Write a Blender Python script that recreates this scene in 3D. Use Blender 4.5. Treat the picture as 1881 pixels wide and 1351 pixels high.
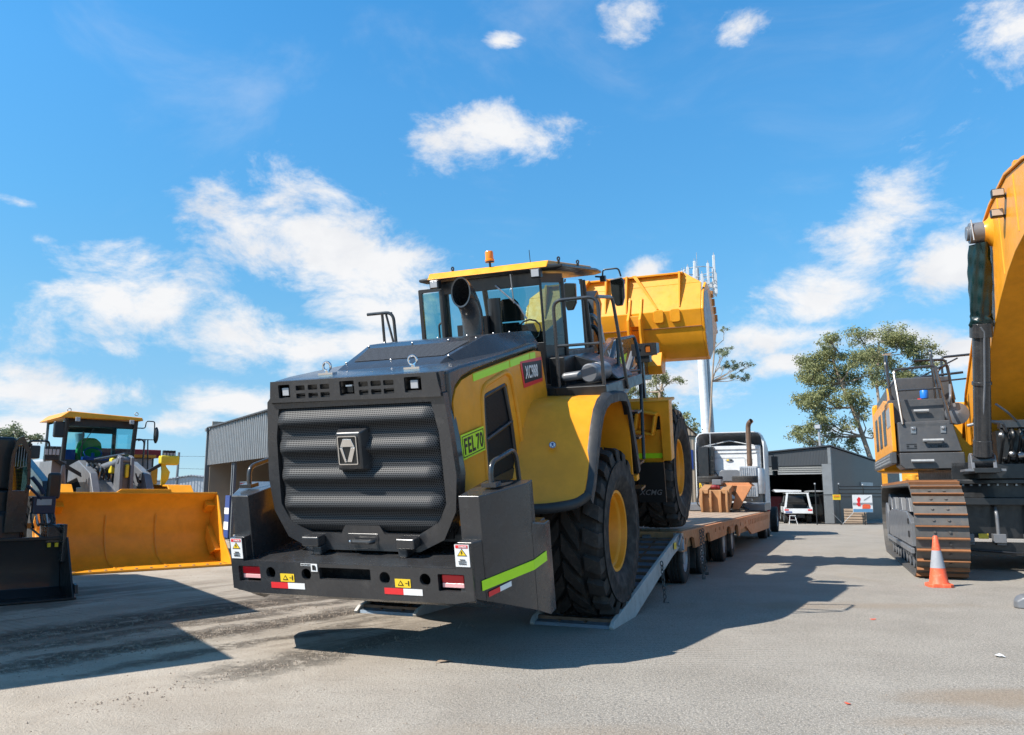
import bpy, bmesh, math, random
from mathutils import Vector, Matrix
R_ = math.radians
random.seed(7)
for o in list(bpy.data.objects): bpy.data.objects.remove(o)
SC = bpy.context.scene
COL = SC.collection
# ------------------------------------------------------------------ camera
cam = bpy.data.cameras.new('camera'); camo = bpy.data.objects.new('camera', cam); COL.objects.link(camo)
SC.camera = camo
camo.location = (0, 0, 1.5)
camo.rotation_euler = (R_(90 + 9.01), 0, 0)
cam.sensor_width = 36; cam.lens = 28.0; cam.clip_end = 5000; cam.clip_start = 0.1
cam.dof.use_dof = True; cam.dof.focus_distance = 8.5; cam.dof.aperture_fstop = 5.6
SC.render.resolution_x = 1024; SC.render.resolution_y = 735
SC.view_settings.view_transform = 'Standard'; SC.view_settings.look = 'None'
SC.view_settings.exposure = 0.7; SC.view_settings.gamma = 1
try:
    SC.cycles.max_bounces = 10; SC.cycles.transparent_max_bounces = 16
except Exception: pass
# ------------------------------------------------------------------ sun and sky
S = Vector((-0.63, -0.28, 0.725)).normalized()
sl = bpy.data.lights.new('sun', 'SUN'); so = bpy.data.objects.new('sun', sl); COL.objects.link(so)
sl.energy = 5.0; sl.angle = R_(0.53); sl.color = (1.0, 0.93, 0.83)
so.rotation_euler = S.to_track_quat('Z', 'Y').to_euler(); so.location = (-20, -10, 30)
W = bpy.data.worlds.new('World'); SC.world = W; W.use_nodes = True
nt = W.node_tree; N = nt.nodes; LK = nt.links
for n in list(N): N.remove(n)
def nd(t, nt_=None, **k):
    n = (nt_ or nt).nodes.new(t)
    for a, b in k.items(): setattr(n, a, b)
    return n
sky = nd('ShaderNodeTexSky', sky_type='NISHITA', sun_disc=False, sun_elevation=math.asin(S.z),
         sun_rotation=math.atan2(S.x, S.y) % (2 * math.pi), air_density=1.0, dust_density=0.4, ozone_density=3.0)
tc = nd('ShaderNodeTexCoord')
def vm(op, a, b=None):
    n = nd('ShaderNodeVectorMath', operation=op)
    for i, v in enumerate((a, b)):
        if v is None: continue
        if isinstance(v, (tuple, list, Vector)): n.inputs[i].default_value = tuple(v)
        else: LK.new(v, n.inputs[i])
    return n.outputs['Value'] if op in ('DOT_PRODUCT', 'LENGTH') else n.outputs[0]
def mt(op, a, b=None, c=None, nt_=None, clamp=False):
    n = nd('ShaderNodeMath', nt_, operation=op); n.use_clamp = clamp
    for i, v in enumerate((a, b, c)):
        if v is None: continue
        if isinstance(v, (int, float)): n.inputs[i].default_value = v
        else: (nt_ or nt).links.new(v, n.inputs[i])
    return n.outputs[0]
D = vm('NORMALIZE', tc.outputs['Generated'])
# clouds: azimuth, elevation, half width, half height (degrees), tilt, strength
CLOUDS = [(-15.1, 17.6, 9.9, 4.9, -22, 1.15), (-9.6, 15.6, 5.4, 4.3, -10, 0.9), (-1.5, 25.4, 6.6, 2.7, 3, 1.15), (-26.5, 12.2, 7.9, 4.0, 0, 1.05), (-19.6, 10.9, 6.5, 3.2, -15, 1.0), (-14.8, 9.7, 5.8, 2.4, 0, 0.95), (-24.3, 14.5, 6.7, 1.3, 0, 0.5), (-30.4, 6.4, 7.6, 1.9, 0, 1.1), (-19.3, 6.3, 5.2, 1.5, 0, 1.0), (-31.6, 3.9, 4.7, 1.2, 0, 0.9), (8.8, 31.9, 2.9, 2.7, -40, 0.8), (17.3, 31.0, 2.3, 1.4, 0, 0.8), (-0.9, 31.3, 1.3, 0.7, 0, 0.7), (29.5, 14.6, 4.4, 3.2, 45, 0.95), (26.5, 17.7, 4.9, 3.5, 20, 0.72), (21.4, 12.6, 6.5, 2.5, 8, 1.05), (18.8, 10.6, 7.0, 2.2, 0, 1.0), (26.0, 10.1, 5.8, 1.5, 0, 0.9), (19.1, 8.9, 2.6, 1.4, 0, 1.0), (11.3, 7.9, 5.4, 2.2, 0, 0.9), (9.6, 15.6, 2.7, 1.2, 20, 0.7), (30.2, 8.7, 3.6, 1.5, 0, 0.9), (-32.8, 17.6, 1.9, 0.5, -8, 0.6), (-31.7, 15.6, 1.2, 0.6, 0, 0.6), (-9.9, 12.9, 7.3, 2.2, 0, 0.9), (34.6, 27.7, 2.9, 3.1, 0, 0.6), (-22.7, 4.5, 5.5, 1.2, 0, 0.8), (23.0, 4.2, 10.6, 0.8, 0, 0.4), (14.9, 3.6, 6.7, 0.8, 0, 0.4), (-8.7, 10.3, 6.9, 2.4, 0, 0.9)]
def noise(vec, scale, detail, rough, dist=0.0):
    n = nd('ShaderNodeTexNoise'); LK.new(vec, n.inputs['Vector'])
    n.inputs['Scale'].default_value = scale; n.inputs['Detail'].default_value = detail
    n.inputs['Roughness'].default_value = rough; n.inputs['Distortion'].default_value = dist
    return n.outputs['Fac']
Dn = vm('MULTIPLY', D, (1, 1, 1.7))
n1 = noise(Dn, 8.5, 12, 0.66, 0.25)
n2 = noise(vm('ADD', Dn, (3.1, 1.7, 0.4)), 3.0, 8, 0.6, 0.8)
field = None
for az, el, hw, hh, tilt, st in CLOUDS:
    a, e = R_(az), R_(el)
    c = Vector((math.sin(a) * math.cos(e), math.cos(a) * math.cos(e), math.sin(e)))
    t1 = Vector((math.cos(a), -math.sin(a), 0)); t2 = c.cross(t1) * -1
    if t2.z < 0: t2 = -t2
    ct, s_ = math.cos(R_(tilt)), math.sin(R_(tilt))
    u1 = (t1 * ct + t2 * s_) / math.tan(R_(hw)); u2 = (-t1 * s_ + t2 * ct) / math.tan(R_(hh))
    d = vm('SUBTRACT', D, c)
    p = vm('DOT_PRODUCT', d, u1); q = vm('DOT_PRODUCT', d, u2)
    r2 = mt('ADD', mt('MULTIPLY', p, p), mt('MULTIPLY', q, q))
    m = mt('MULTIPLY', mt('SUBTRACT', 1.0, mt('SQRT', r2)), st)
    field = m if field is None else mt('SMOOTH_MAX', field, m, 0.12)
den = mt('ADD', mt('SUBTRACT', field, 0.10), mt('MULTIPLY', mt('SUBTRACT', n1, 0.5), 2.8))
mr = nd('ShaderNodeMapRange', interpolation_type='SMOOTHSTEP'); LK.new(den, mr.inputs[0])
mr.inputs[1].default_value = -0.05; mr.inputs[2].default_value = 0.70
wisp = nd('ShaderNodeMapRange', interpolation_type='SMOOTHSTEP'); LK.new(n2, wisp.inputs[0])
wisp.inputs[1].default_value = 0.55; wisp.inputs[2].default_value = 0.85; wisp.inputs[4].default_value = 0.22
cm = mt('MAXIMUM', mr.outputs[0], wisp.outputs[0])
# thick cloud parts have greyer undersides: a second sample of the same noise, lower down
n3 = noise(vm('ADD', Dn, (0.0, 0.0, 0.05)), 7.0, 6, 0.6, 0.3)
shd = mt('MULTIPLY', mt('SUBTRACT', n3, 0.45), 2.2, clamp=True)
ccol = nd('ShaderNodeMix', data_type='RGBA'); LK.new(shd, ccol.inputs[0])
ccol.inputs[6].default_value = (10.4, 10.5, 10.7, 1); ccol.inputs[7].default_value = (7.6, 8.0, 8.8, 1)
hs = nd('ShaderNodeHueSaturation'); LK.new(sky.outputs[0], hs.inputs['Color'])
hs.inputs['Saturation'].default_value = 1.0; hs.inputs['Value'].default_value = 1.0
# colour balance of the clear sky by height above the horizon (clear, dry, deep blue day)
sepd = nd('ShaderNodeSeparateXYZ'); LK.new(D, sepd.inputs[0])
cr = nd('ShaderNodeValToRGB'); LK.new(sepd.outputs[2], cr.inputs[0])
STOPS = [(0.0083, (1.12, 1.66, 2.40)), (0.0385, (0.98, 1.40, 1.98)), (0.1062, (1.06, 1.46, 1.70)), (0.2073, (1.08, 1.79, 1.92)), (0.3242, (0.99, 2.06, 2.31)), (0.4542, (0.98, 2.30, 2.70)), (0.5562, (0.83, 2.33, 2.86)), (0.72, (0.86, 1.75, 2.0)), (1.0, (0.95, 1.5, 1.6))]
while len(cr.color_ramp.elements) < len(STOPS): cr.color_ramp.elements.new(0.5)
for e_, (p_, c_) in zip(cr.color_ramp.elements, STOPS): e_.position = p_; e_.color = (c_[0] / 3, c_[1] / 3, c_[2] / 3, 1)
skyc = vm('MULTIPLY', vm('MULTIPLY', hs.outputs[0], cr.outputs[0]), (3.0, 3.0, 3.0))
mx = nd('ShaderNodeMix', data_type='RGBA'); LK.new(cm, mx.inputs[0]); LK.new(skyc, mx.inputs[6]); LK.new(ccol.outputs[2], mx.inputs[7])
bg = nd('ShaderNodeBackground'); bg.inputs['Strength'].default_value = 0.055
LK.new(mx.outputs[2], bg.inputs['Color'])
ow = nd('ShaderNodeOutputWorld'); LK.new(bg.outputs[0], ow.inputs[0])

# ------------------------------------------------------------------ materials
def newmat(name):
    m = bpy.data.materials.new(name); m.use_nodes = True
    t = m.node_tree
    for n in list(t.nodes): t.nodes.remove(n)
    o = t.nodes.new('ShaderNodeOutputMaterial'); b = t.nodes.new('ShaderNodeBsdfPrincipled')
    t.links.new(b.outputs[0], o.inputs[0])
    return m, t, b, o
def tnoise(t, scale, detail=5, rough=0.55, coord='Object', stretch=None, dist=0):
    c = t.nodes.new('ShaderNodeTexCoord')
    v = c.outputs[coord]
    if stretch:
        mp = t.nodes.new('ShaderNodeMapping'); mp.inputs['Scale'].default_value = stretch
        t.links.new(v, mp.inputs[0]); v = mp.outputs[0]
    n = t.nodes.new('ShaderNodeTexNoise'); t.links.new(v, n.inputs['Vector'])
    n.inputs['Scale'].default_value = scale; n.inputs['Detail'].default_value = detail
    n.inputs['Roughness'].default_value = rough; n.inputs['Distortion'].default_value = dist
    return n.outputs['Fac']
def ramp(t, fac, lo, hi, a=0.0, b=1.0):
    m = t.nodes.new('ShaderNodeMapRange'); m.interpolation_type = 'SMOOTHSTEP'
    t.links.new(fac, m.inputs[0])
    for i, v in enumerate((lo, hi, a, b)): m.inputs[1 + i].default_value = v
    return m.outputs[0]
def mixc(t, fac, c1, c2):
    m = t.nodes.new('ShaderNodeMix'); m.data_type = 'RGBA'
    if isinstance(fac, float): m.inputs[0].default_value = fac
    else: t.links.new(fac, m.inputs[0])
    for i, c in ((6, c1), (7, c2)):
        if isinstance(c, (tuple, list)): m.inputs[i].default_value = (c[0], c[1], c[2], 1)
        else: t.links.new(c, m.inputs[i])
    return m.outputs[2]
def bump(t, b, h, strength, dist=0.01):
    n = t.nodes.new('ShaderNodeBump'); n.inputs['Strength'].default_value = strength; n.inputs['Distance'].default_value = dist
    t.links.new(h, n.inputs['Height']); t.links.new(n.outputs[0], b.inputs['Normal'])
def paint(name, col, rough=0.35, metal=0.0, coat=0.0, dirt=None, dirtamt=0.35, dscale=3.0, bmp=0.03, var=0.12):
    col = tuple(x * 0.86 for x in col)
    m, t, b, o = newmat(name)
    n = tnoise(t, dscale, 8, 0.65)
    c = mixc(t, ramp(t, n, 0.3, 0.7), tuple(x * (1 - var) for x in col), tuple(min(1, x * (1 + var * .6)) for x in col))
    if dirt:
        n2 = tnoise(t, dscale * 2.3, 10, 0.75, dist=0.4)
        c = mixc(t, ramp(t, n2, 0.5, 0.78, 0, dirtamt), c, dirt)
    t.links.new(c, b.inputs['Base Color'])
    b.inputs['Metallic'].default_value = metal
    t.links.new(ramp(t, tnoise(t, 9, 6), 0.25, 0.75, rough * 0.8, min(1, rough * 1.35)), b.inputs['Roughness'])
    b.inputs['Coat Weight'].default_value = coat; b.inputs['Coat Roughness'].default_value = 0.12
    if bmp: bump(t, b, tnoise(t, 2.2, 3), bmp, 0.03)
    return m
def flat(name, col, rough=0.5, metal=0.0):
    m, t, b, o = newmat(name)
    n = tnoise(t, 14, 6)
    t.links.new(mixc(t, n, tuple(x * .9 for x in col), tuple(min(1, x * 1.06) for x in col)), b.inputs['Base Color'])
    b.inputs['Roughness'].default_value = rough; b.inputs['Metallic'].default_value = metal
    return m
def glass(name, tint=(0.55, 0.75, 0.74), refl=1.5):
    m, t, b, o = newmat(name); t.nodes.remove(b)
    tr = t.nodes.new('ShaderNodeBsdfTransparent'); tr.inputs[0].default_value = (*tint, 1)
    gl = t.nodes.new('ShaderNodeBsdfGlossy'); gl.inputs['Roughness'].default_value = 0.02; gl.inputs[0].default_value = (1, 1, 1, 1)
    f = t.nodes.new('ShaderNodeFresnel'); f.inputs[0].default_value = refl
    mx_ = t.nodes.new('ShaderNodeMixShader'); t.links.new(f.outputs[0], mx_.inputs[0])
    t.links.new(tr.outputs[0], mx_.inputs[1]); t.links.new(gl.outputs[0], mx_.inputs[2]); t.links.new(mx_.outputs[0], o.inputs[0])
    return m
M = {}
DUST = (0.36, 0.30, 0.23)
M['yellow'] = paint('yellow_paint', (0.93, 0.372, 0.020), 0.38, coat=0.12, dirt=(0.55, 0.22, 0.015), dirtamt=0.2)
M['yellow'].node_tree.nodes['Principled BSDF'].inputs['Specular IOR Level'].default_value = 0.28
M['yellow2'] = paint('yellow_paint_far', (0.80, 0.335, 0.020), 0.42, coat=0.05, dirt=(0.45, 0.22, 0.04), dirtamt=0.2)
M['lemon'] = paint('lemon_paint', (0.78, 0.60, 0.03), 0.4)
M['char'] = paint('charcoal_paint', (0.042, 0.043, 0.047), 0.25, metal=0.15, coat=0.35, dirt=(0.16, 0.15, 0.14), dirtamt=0.25)
M['char2'] = paint('slate_paint', (0.078, 0.080, 0.086), 0.42, metal=0.1, coat=0.15, dirt=(0.16, 0.15, 0.14), dirtamt=0.35)
M['grey'] = paint('grey_paint', (0.17, 0.18, 0.20), 0.4, metal=0.1, coat=0.2, dirt=DUST, dirtamt=0.2)
M['black'] = paint('black_paint', (0.016, 0.017, 0.019), 0.38, coat=0.2, dirt=(0.06, 0.055, 0.05), dirtamt=0.25)
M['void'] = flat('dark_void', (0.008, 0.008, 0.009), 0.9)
M['rubber'] = paint('tyre_rubber', (0.018, 0.016, 0.015), 0.7, dirt=(0.085, 0.062, 0.045), dirtamt=0.6, dscale=5, bmp=0.1)
M['tread'] = paint('dusty_tread', (0.030, 0.024, 0.020), 0.75, dirt=(0.13, 0.092, 0.066), dirtamt=0.75, dscale=4, bmp=0.12)
M['oldrubber'] = paint('dusty_rubber', (0.035, 0.034, 0.033), 0.8, dirt=(0.13, 0.115, 0.10), dirtamt=0.6, dscale=6, bmp=0.1)
M['seal'] = paint('rubber_seal', (0.028, 0.030, 0.034), 0.5, dirt=(0.10, 0.095, 0.09), dirtamt=0.3)
M['chrome'] = flat('polished_steel', (0.75, 0.76, 0.78), 0.12, 1.0)
M['steel'] = paint('bare_steel', (0.42, 0.42, 0.43), 0.35, metal=0.8, dirt=(0.25, 0.2, 0.16), dirtamt=0.4)
M['shoe'] = paint('track_steel', (0.13, 0.125, 0.12), 0.5, metal=0.4, dirt=(0.22, 0.14, 0.09), dirtamt=0.6, dscale=5, bmp=0.1)
M['rust'] = paint('rusty_grouser', (0.30, 0.125, 0.050), 0.7, dirt=(0.14, 0.07, 0.04), dirtamt=0.7, dscale=7, bmp=0.1)
M['lime'] = flat('lime_tape', (0.50, 0.86, 0.015), 0.35)
M['limesign'] = flat('lime_sign', (0.62, 0.90, 0.03), 0.35)
M['ink'] = flat('black_ink', (0.012, 0.012, 0.012), 0.4)
M['white'] = paint('white_paint', (0.74, 0.75, 0.76), 0.35, coat=0.2, dirt=(0.4, 0.36, 0.31), dirtamt=0.4)
M['label'] = flat('label_white', (0.78, 0.78, 0.78), 0.4)
M['red'] = flat('red_tape', (0.72, 0.03, 0.035), 0.35)
M['redlens'] = flat('red_lens', (0.60, 0.012, 0.02), 0.12)
M['pinklens'] = flat('clear_lens', (0.80, 0.42, 0.42), 0.15)
M['amber'] = flat('amber_lens', (0.95, 0.24, 0.01), 0.12)
M['amberdark'] = flat('amber_indicator', (0.42, 0.12, 0.02), 0.2)
M['lamp'] = flat('lamp_lens', (0.40, 0.41, 0.43), 0.15)
M['tanlens'] = flat('dusty_lens', (0.42, 0.34, 0.27), 0.3)
M['warn'] = flat('warning_yellow', (0.86, 0.58, 0.03), 0.4)
M['blue'] = flat('blue_paint', (0.01, 0.16, 0.62), 0.4)
M['deepblue'] = flat('deep_blue_paint', (0.008, 0.022, 0.055), 0.4)
M['navy'] = flat('navy_print', (0.02, 0.05, 0.22), 0.45)
M['orange'] = paint('trailer_orange', (0.62, 0.26, 0.11), 0.62, dirt=(0.33, 0.20, 0.13), dirtamt=0.7, dscale=4, bmp=0.1)
M['orange_old'] = paint('scraped_orange', (0.46, 0.235, 0.10), 0.7, dirt=(0.11, 0.075, 0.055), dirtamt=0.95, dscale=1.6, bmp=0.2)
M['coneorange'] = paint('cone_orange', (0.92, 0.13, 0.05), 0.5, dirt=(0.75, 0.45, 0.32), dirtamt=0.55, dscale=9)
M['conegrey'] = paint('cone_band', (0.36, 0.38, 0.42), 0.5, dirt=(0.2, 0.2, 0.2), dirtamt=0.5, dscale=7)
M['timber'] = paint('deck_timber', (0.40, 0.30, 0.22), 0.8, dirt=(0.20, 0.15, 0.12), dirtamt=0.8, dscale=3, bmp=0.3)
M['ramp'] = paint('worn_blue_ramp', (0.20, 0.25, 0.31), 0.45, metal=0.4, dirt=(0.16, 0.10, 0.07), dirtamt=0.95, dscale=4, bmp=0.3)
M['rampwhite'] = paint('ramp_edge_white', (0.55, 0.53, 0.50), 0.6, dirt=(0.22, 0.16, 0.12), dirtamt=0.8, dscale=3, bmp=0.2)
M['pipe'] = paint('rusty_pipe', (0.20, 0.125, 0.085), 0.55, metal=0.5, dirt=(0.3, 0.17, 0.10), dirtamt=0.5, dscale=6)
M['galv'] = paint('galvanised', (0.42, 0.44, 0.46), 0.5, metal=0.4, dirt=(0.3, 0.3, 0.3), dirtamt=0.3)
M['tarp'] = paint('green_tarp', (0.004, 0.024, 0.025), 0.28, var=0.4)
M['green'] = paint('green_fabric', (0.02, 0.30, 0.05), 0.8)
M['glass'] = glass('cab_glass')
M['glassdark'] = glass('dark_cab_glass', (0.22, 0.33, 0.33), 1.7)
M['glassmirror'] = glass('reflective_glass', (0.25, 0.36, 0.36), 3.2)
M['glasslight'] = glass('clear_glass', (0.50, 0.80, 0.86), 1.35)
M['mirrorglass'] = flat('mirror_glass', (0.05, 0.06, 0.06), 0.05, 0.9)
M['skinsteel'] = paint('alloy_tray', (0.55, 0.57, 0.60), 0.4, metal=0.6, dirt=(0.35, 0.33, 0.3), dirtamt=0.3)
M['crimson'] = paint('crimson_board', (0.22, 0.015, 0.02), 0.6)
M['bark'] = paint('gum_bark', (0.34, 0.27, 0.21), 0.85, dirt=(0.17, 0.12, 0.09), dirtamt=0.8, dscale=5, bmp=0.3)
def meshmat(name, col, scale):
    # perforated sheet: staggered round holes with the black interior showing
    m, t, b, o = newmat(name)
    tc_ = t.nodes.new('ShaderNodeTexCoord'); sep = t.nodes.new('ShaderNodeSeparateXYZ'); t.links.new(tc_.outputs['UV'], sep.inputs[0])
    def F(op, a, b_=None, c_=None): return mt(op, a, b_, c_, nt_=t)
    x = F('MULTIPLY', sep.outputs[0], scale); y = F('MULTIPLY', sep.outputs[1], scale * 1.1547)
    row = F('FLOOR', y); off = F('MULTIPLY', F('MODULO', row, 2.0), 0.5)
    fx = F('SUBTRACT', F('FRACT', F('ADD', x, off)), 0.5); fy = F('MULTIPLY', F('SUBTRACT', F('FRACT', y), 0.5), 0.866)
    r = F('SQRT', F('ADD', F('MULTIPLY', fx, fx), F('MULTIPLY', fy, fy)))
    hole = ramp(t, r, 0.31, 0.39)
    t.links.new(mixc(t, hole, (0.004, 0.004, 0.005), col), b.inputs['Base Color'])
    t.links.new(ramp(t, r, 0.27, 0.35, 0.9, 0.52), b.inputs['Roughness'])
    t.links.new(F('MULTIPLY', hole, 0.1), b.inputs['Metallic']); t.links.new(F('MULTIPLY', hole, 0.28), b.inputs['Specular IOR Level'])
    return m
M['mesh'] = meshmat('perforated_mesh', (0.066, 0.069, 0.074), 52)
M['meshdark'] = meshmat('dark_perforated_sheet', (0.030, 0.030, 0.031), 70)
M['meshfine'] = meshmat('perforated_sheet', (0.085, 0.09, 0.10), 70)

# ------------------------------------------------------------------ mesh helpers
SHIFT = [None]
class B:
    def __init__(s): s.v = []; s.f = []; s.uv = {}
    def add(s, vs, fs, T=None):
        k = len(s.v)
        s.v += [tuple(T @ Vector(v)) if T is not None else tuple(v) for v in vs]
        s.f += [tuple(i + k for i in f) for f in fs]; return s
    def box(s, x0, x1, y0, y1, z0, z1, T=None):
        vs = [(x, y, z) for z in (z0, z1) for y in (y0, y1) for x in (x0, x1)]
        return s.add(vs, [(0, 2, 3, 1), (4, 5, 7, 6), (0, 1, 5, 4), (2, 6, 7, 3), (0, 4, 6, 2), (1, 3, 7, 5)], T)
    def cbox(s, c, sz, T=None):
        return s.box(c[0] - sz[0] / 2, c[0] + sz[0] / 2, c[1] - sz[1] / 2, c[1] + sz[1] / 2, c[2] - sz[2] / 2, c[2] + sz[2] / 2, T)
    def prism(s, pts, ax, a, b, T=None):
        def P(p, h): return (h, p[0], p[1]) if ax == 'x' else ((p[0], h, p[1]) if ax == 'y' else (p[0], p[1], h))
        n = len(pts)
        vs = [P(p, a) for p in pts] + [P(p, b) for p in pts]
        fs = [tuple(range(n)), tuple(range(2 * n - 1, n - 1, -1))] + [(i, (i + 1) % n, n + (i + 1) % n, n + i)[::-1] for i in range(n)]
        return s.add(vs, fs, T)
    def rings(s, rs, closed=True, cap=True, T=None):
        n = len(rs[0]); vs = [p for r in rs for p in r]; fs = []
        for i in range(len(rs) - 1):
            for j in range(n if closed else n - 1):
                k = (j + 1) % n; fs.append((i * n + j, i * n + k, (i + 1) * n + k, (i + 1) * n + j))
        if cap and closed: fs += [tuple(range(n))[::-1], tuple(range((len(rs) - 1) * n, len(rs) * n))]
        return s.add(vs, fs, T)
    def cyl(s, p0, p1, r0, r1=None, n=20, cap=True, T=None):
        if r1 is None: r1 = r0
        return s.tube([p0, p1], [r0, r1], n, 0, cap, T)
    def tube(s, pts, r, n=10, fil=0.0, cap=True, T=None):
        P = [Vector(p) for p in pts]
        rr = list(r) if isinstance(r, (list, tuple)) else [r] * len(P)
        if fil > 0 and len(P) > 2:
            Q = [P[0]]; q = [rr[0]]
            for i in range(1, len(P) - 1):
                a, b, c = P[i - 1], P[i], P[i + 1]
                d = min(fil, (a - b).length * .48, (c - b).length * .48)
                s0 = b + (a - b).normalized() * d; s1 = b + (c - b).normalized() * d
                for k in range(6):
                    u = k / 5; Q.append(s0 * (1 - u) ** 2 + b * 2 * u * (1 - u) + s1 * u * u); q.append(rr[i])
            Q.append(P[-1]); q.append(rr[-1]); P, rr = Q, q
        rs = []; up = None
        for i, p in enumerate(P):
            d = ((P[min(i + 1, len(P) - 1)] - P[max(i - 1, 0)])).normalized()
            if up is None: up = d.orthogonal().normalized()
            else: up = (up - d * up.dot(d)); up = up.normalized() if up.length > 1e-6 else d.orthogonal().normalized()
            w = d.cross(up)
            rs.append([p + (up * math.cos(2 * math.pi * k / n) + w * math.sin(2 * math.pi * k / n)) * rr[i] for k in range(n)])
        return s.rings(rs, True, cap, T)
    def lathe(s, prof, o, ax, n=48, cap=False, T=None):
        # prof: (radius, along axis)
        o = Vector(o); ax = Vector(ax).normalized(); u = ax.orthogonal().normalized(); w = ax.cross(u)
        rs = [[o + ax * h + (u * math.cos(2 * math.pi * k / n) + w * math.sin(2 * math.pi * k / n)) * r for k in range(n)] for r, h in prof]
        return s.rings(rs, True, cap, T)
    def ball(s, c, r, n=12, sc=(1, 1, 1)):
        rs = []
        for i in range(1, n):
            a = math.pi * i / n
            rs.append([(c[0] + r * sc[0] * math.sin(a) * math.cos(2 * math.pi * k / n), c[1] + r * sc[1] * math.sin(a) * math.sin(2 * math.pi * k / n), c[2] - r * sc[2] * math.cos(a)) for k in range(n)])
        return s.rings(rs)
    def sweep(s, pts, th, ax, a, b, T=None):
        # open polyline in 2D thickened by th then extruded along ax
        V = [Vector(p) for p in pts]; off = []
        for i, p in enumerate(V):
            d = (V[min(i + 1, len(V) - 1)] - V[max(i - 1, 0)]).normalized(); off.append(p + Vector((-d.y, d.x)) * th)
        n = len(V); pl = V + off
        def P(p, h): return (h, p[0], p[1]) if ax == 'x' else ((p[0], h, p[1]) if ax == 'y' else (p[0], p[1], h))
        vs = [P(p, a) for p in pl] + [P(p, b) for p in pl]; N2 = 2 * n; fs = []
        for i in range(n - 1):
            fs += [(i, i + 1, N2 + i + 1, N2 + i), (n + i, N2 + n + i, N2 + n + i + 1, n + i + 1),
                   (i, n + i, n + i + 1, i + 1), (N2 + i, N2 + i + 1, N2 + n + i + 1, N2 + n + i)]
        fs += [(0, N2, N2 + n, n), (n - 1, 2 * n - 1, N2 + 2 * n - 1, N2 + n - 1)]
        return s.add(vs, fs, T)
    def build(s, name, mat, parent=None, bevel=0.0, ang=35, seg=2, fix=True):
        me = bpy.data.meshes.new(name); me.from_pydata(s.v, [], s.f)
        if SHIFT[0] is not None: me.transform(SHIFT[0])
        me.update()
        if fix:
            bm = bmesh.new(); bm.from_mesh(me); bmesh.ops.recalc_face_normals(bm, faces=bm.faces); bm.to_mesh(me); bm.free()
        me.materials.append(M[mat] if isinstance(mat, str) else mat)
        me.shade_smooth(); me.set_sharp_from_angle(angle=R_(ang))
        o = bpy.data.objects.new(name, me); COL.objects.link(o)
        if parent is not None: o.parent = parent
        if bevel > 0:
            bv = o.modifiers.new('edge', 'BEVEL'); bv.width = bevel; bv.segments = seg; bv.limit_method = 'ANGLE'; bv.angle_limit = R_(30); bv.harden_normals = True
        return o
def tag(o, label=None, cat=None, group=None, kind=None):
    if label: o['label'] = label
    if cat: o['category'] = cat
    if group: o['group'] = group
    if kind: o['kind'] = kind
    return o
def empty(name, mat4, label, cat, group=None):
    o = bpy.data.objects.new(name, None); COL.objects.link(o); o.matrix_world = mat4; o.empty_display_size = 0.2
    return tag(o, label, cat, group)
def frame(o, heading, pitch=0.0):
    # x to the right, y ahead (compass heading from +Y), z up
    a, p = R_(heading), R_(pitch)
    ex = Vector((math.cos(a), -math.sin(a), 0)); ey = Vector((math.sin(a) * math.cos(p), math.cos(a) * math.cos(p), math.sin(p))); ez = ex.cross(ey)
    m = Matrix((ex, ey, ez)).transposed().to_4x4(); m.translation = Vector(o); return m
def fm(o, right, up):
    r = Vector(right).normalized(); u = Vector(up); u = (u - r * u.dot(r)).normalized(); n = r.cross(u)
    m = Matrix((r, u, n)).transposed().to_4x4(); m.translation = Vector(o); return m
def curve_mesh(loops, th, T, name, mat, parent, bevel=0):
    # 2D outline with holes, as a plate of thickness th (front at local z=0, going back)
    cu = bpy.data.curves.new('c', 'CURVE'); cu.dimensions = '2D'; cu.fill_mode = 'BOTH'; cu.extrude = th / 2
    for L in loops:
        sp = cu.splines.new('POLY'); sp.points.add(len(L) - 1)
        for i, p in enumerate(L): sp.points[i].co = (p[0], p[1], 0, 1)
        sp.use_cyclic_u = True
    ob = bpy.data.objects.new('c', cu); COL.objects.link(ob)
    dg = bpy.context.evaluated_depsgraph_get(); me = bpy.data.meshes.new_from_object(ob.evaluated_get(dg))
    bpy.data.objects.remove(ob)
    me.transform(T @ Matrix.Translation((0, 0, -th / 2)))
    me.name = name; me.materials.clear(); me.materials.append(M[mat])
    me.shade_smooth(); me.set_sharp_from_angle(angle=R_(35))
    o = bpy.data.objects.new(name, me); COL.objects.link(o); o.parent = parent
    return o
def circ(x, y, r, n=24): return [(x + r * math.cos(2 * math.pi * k / n), y + r * math.sin(2 * math.pi * k / n)) for k in range(n)]
def rect(x0, x1, y0, y1, r=0.0):
    if r <= 0: return [(x0, y0), (x1, y0), (x1, y1), (x0, y1)]
    P = []
    for cx, cy, a0 in ((x1 - r, y0 + r, -90), (x1 - r, y1 - r, 0), (x0 + r, y1 - r, 90), (x0 + r, y0 + r, 180)):
        for k in range(5): a = R_(a0 + k * 22.5); P.append((cx + r * math.cos(a), cy + r * math.sin(a)))
    return P
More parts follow.
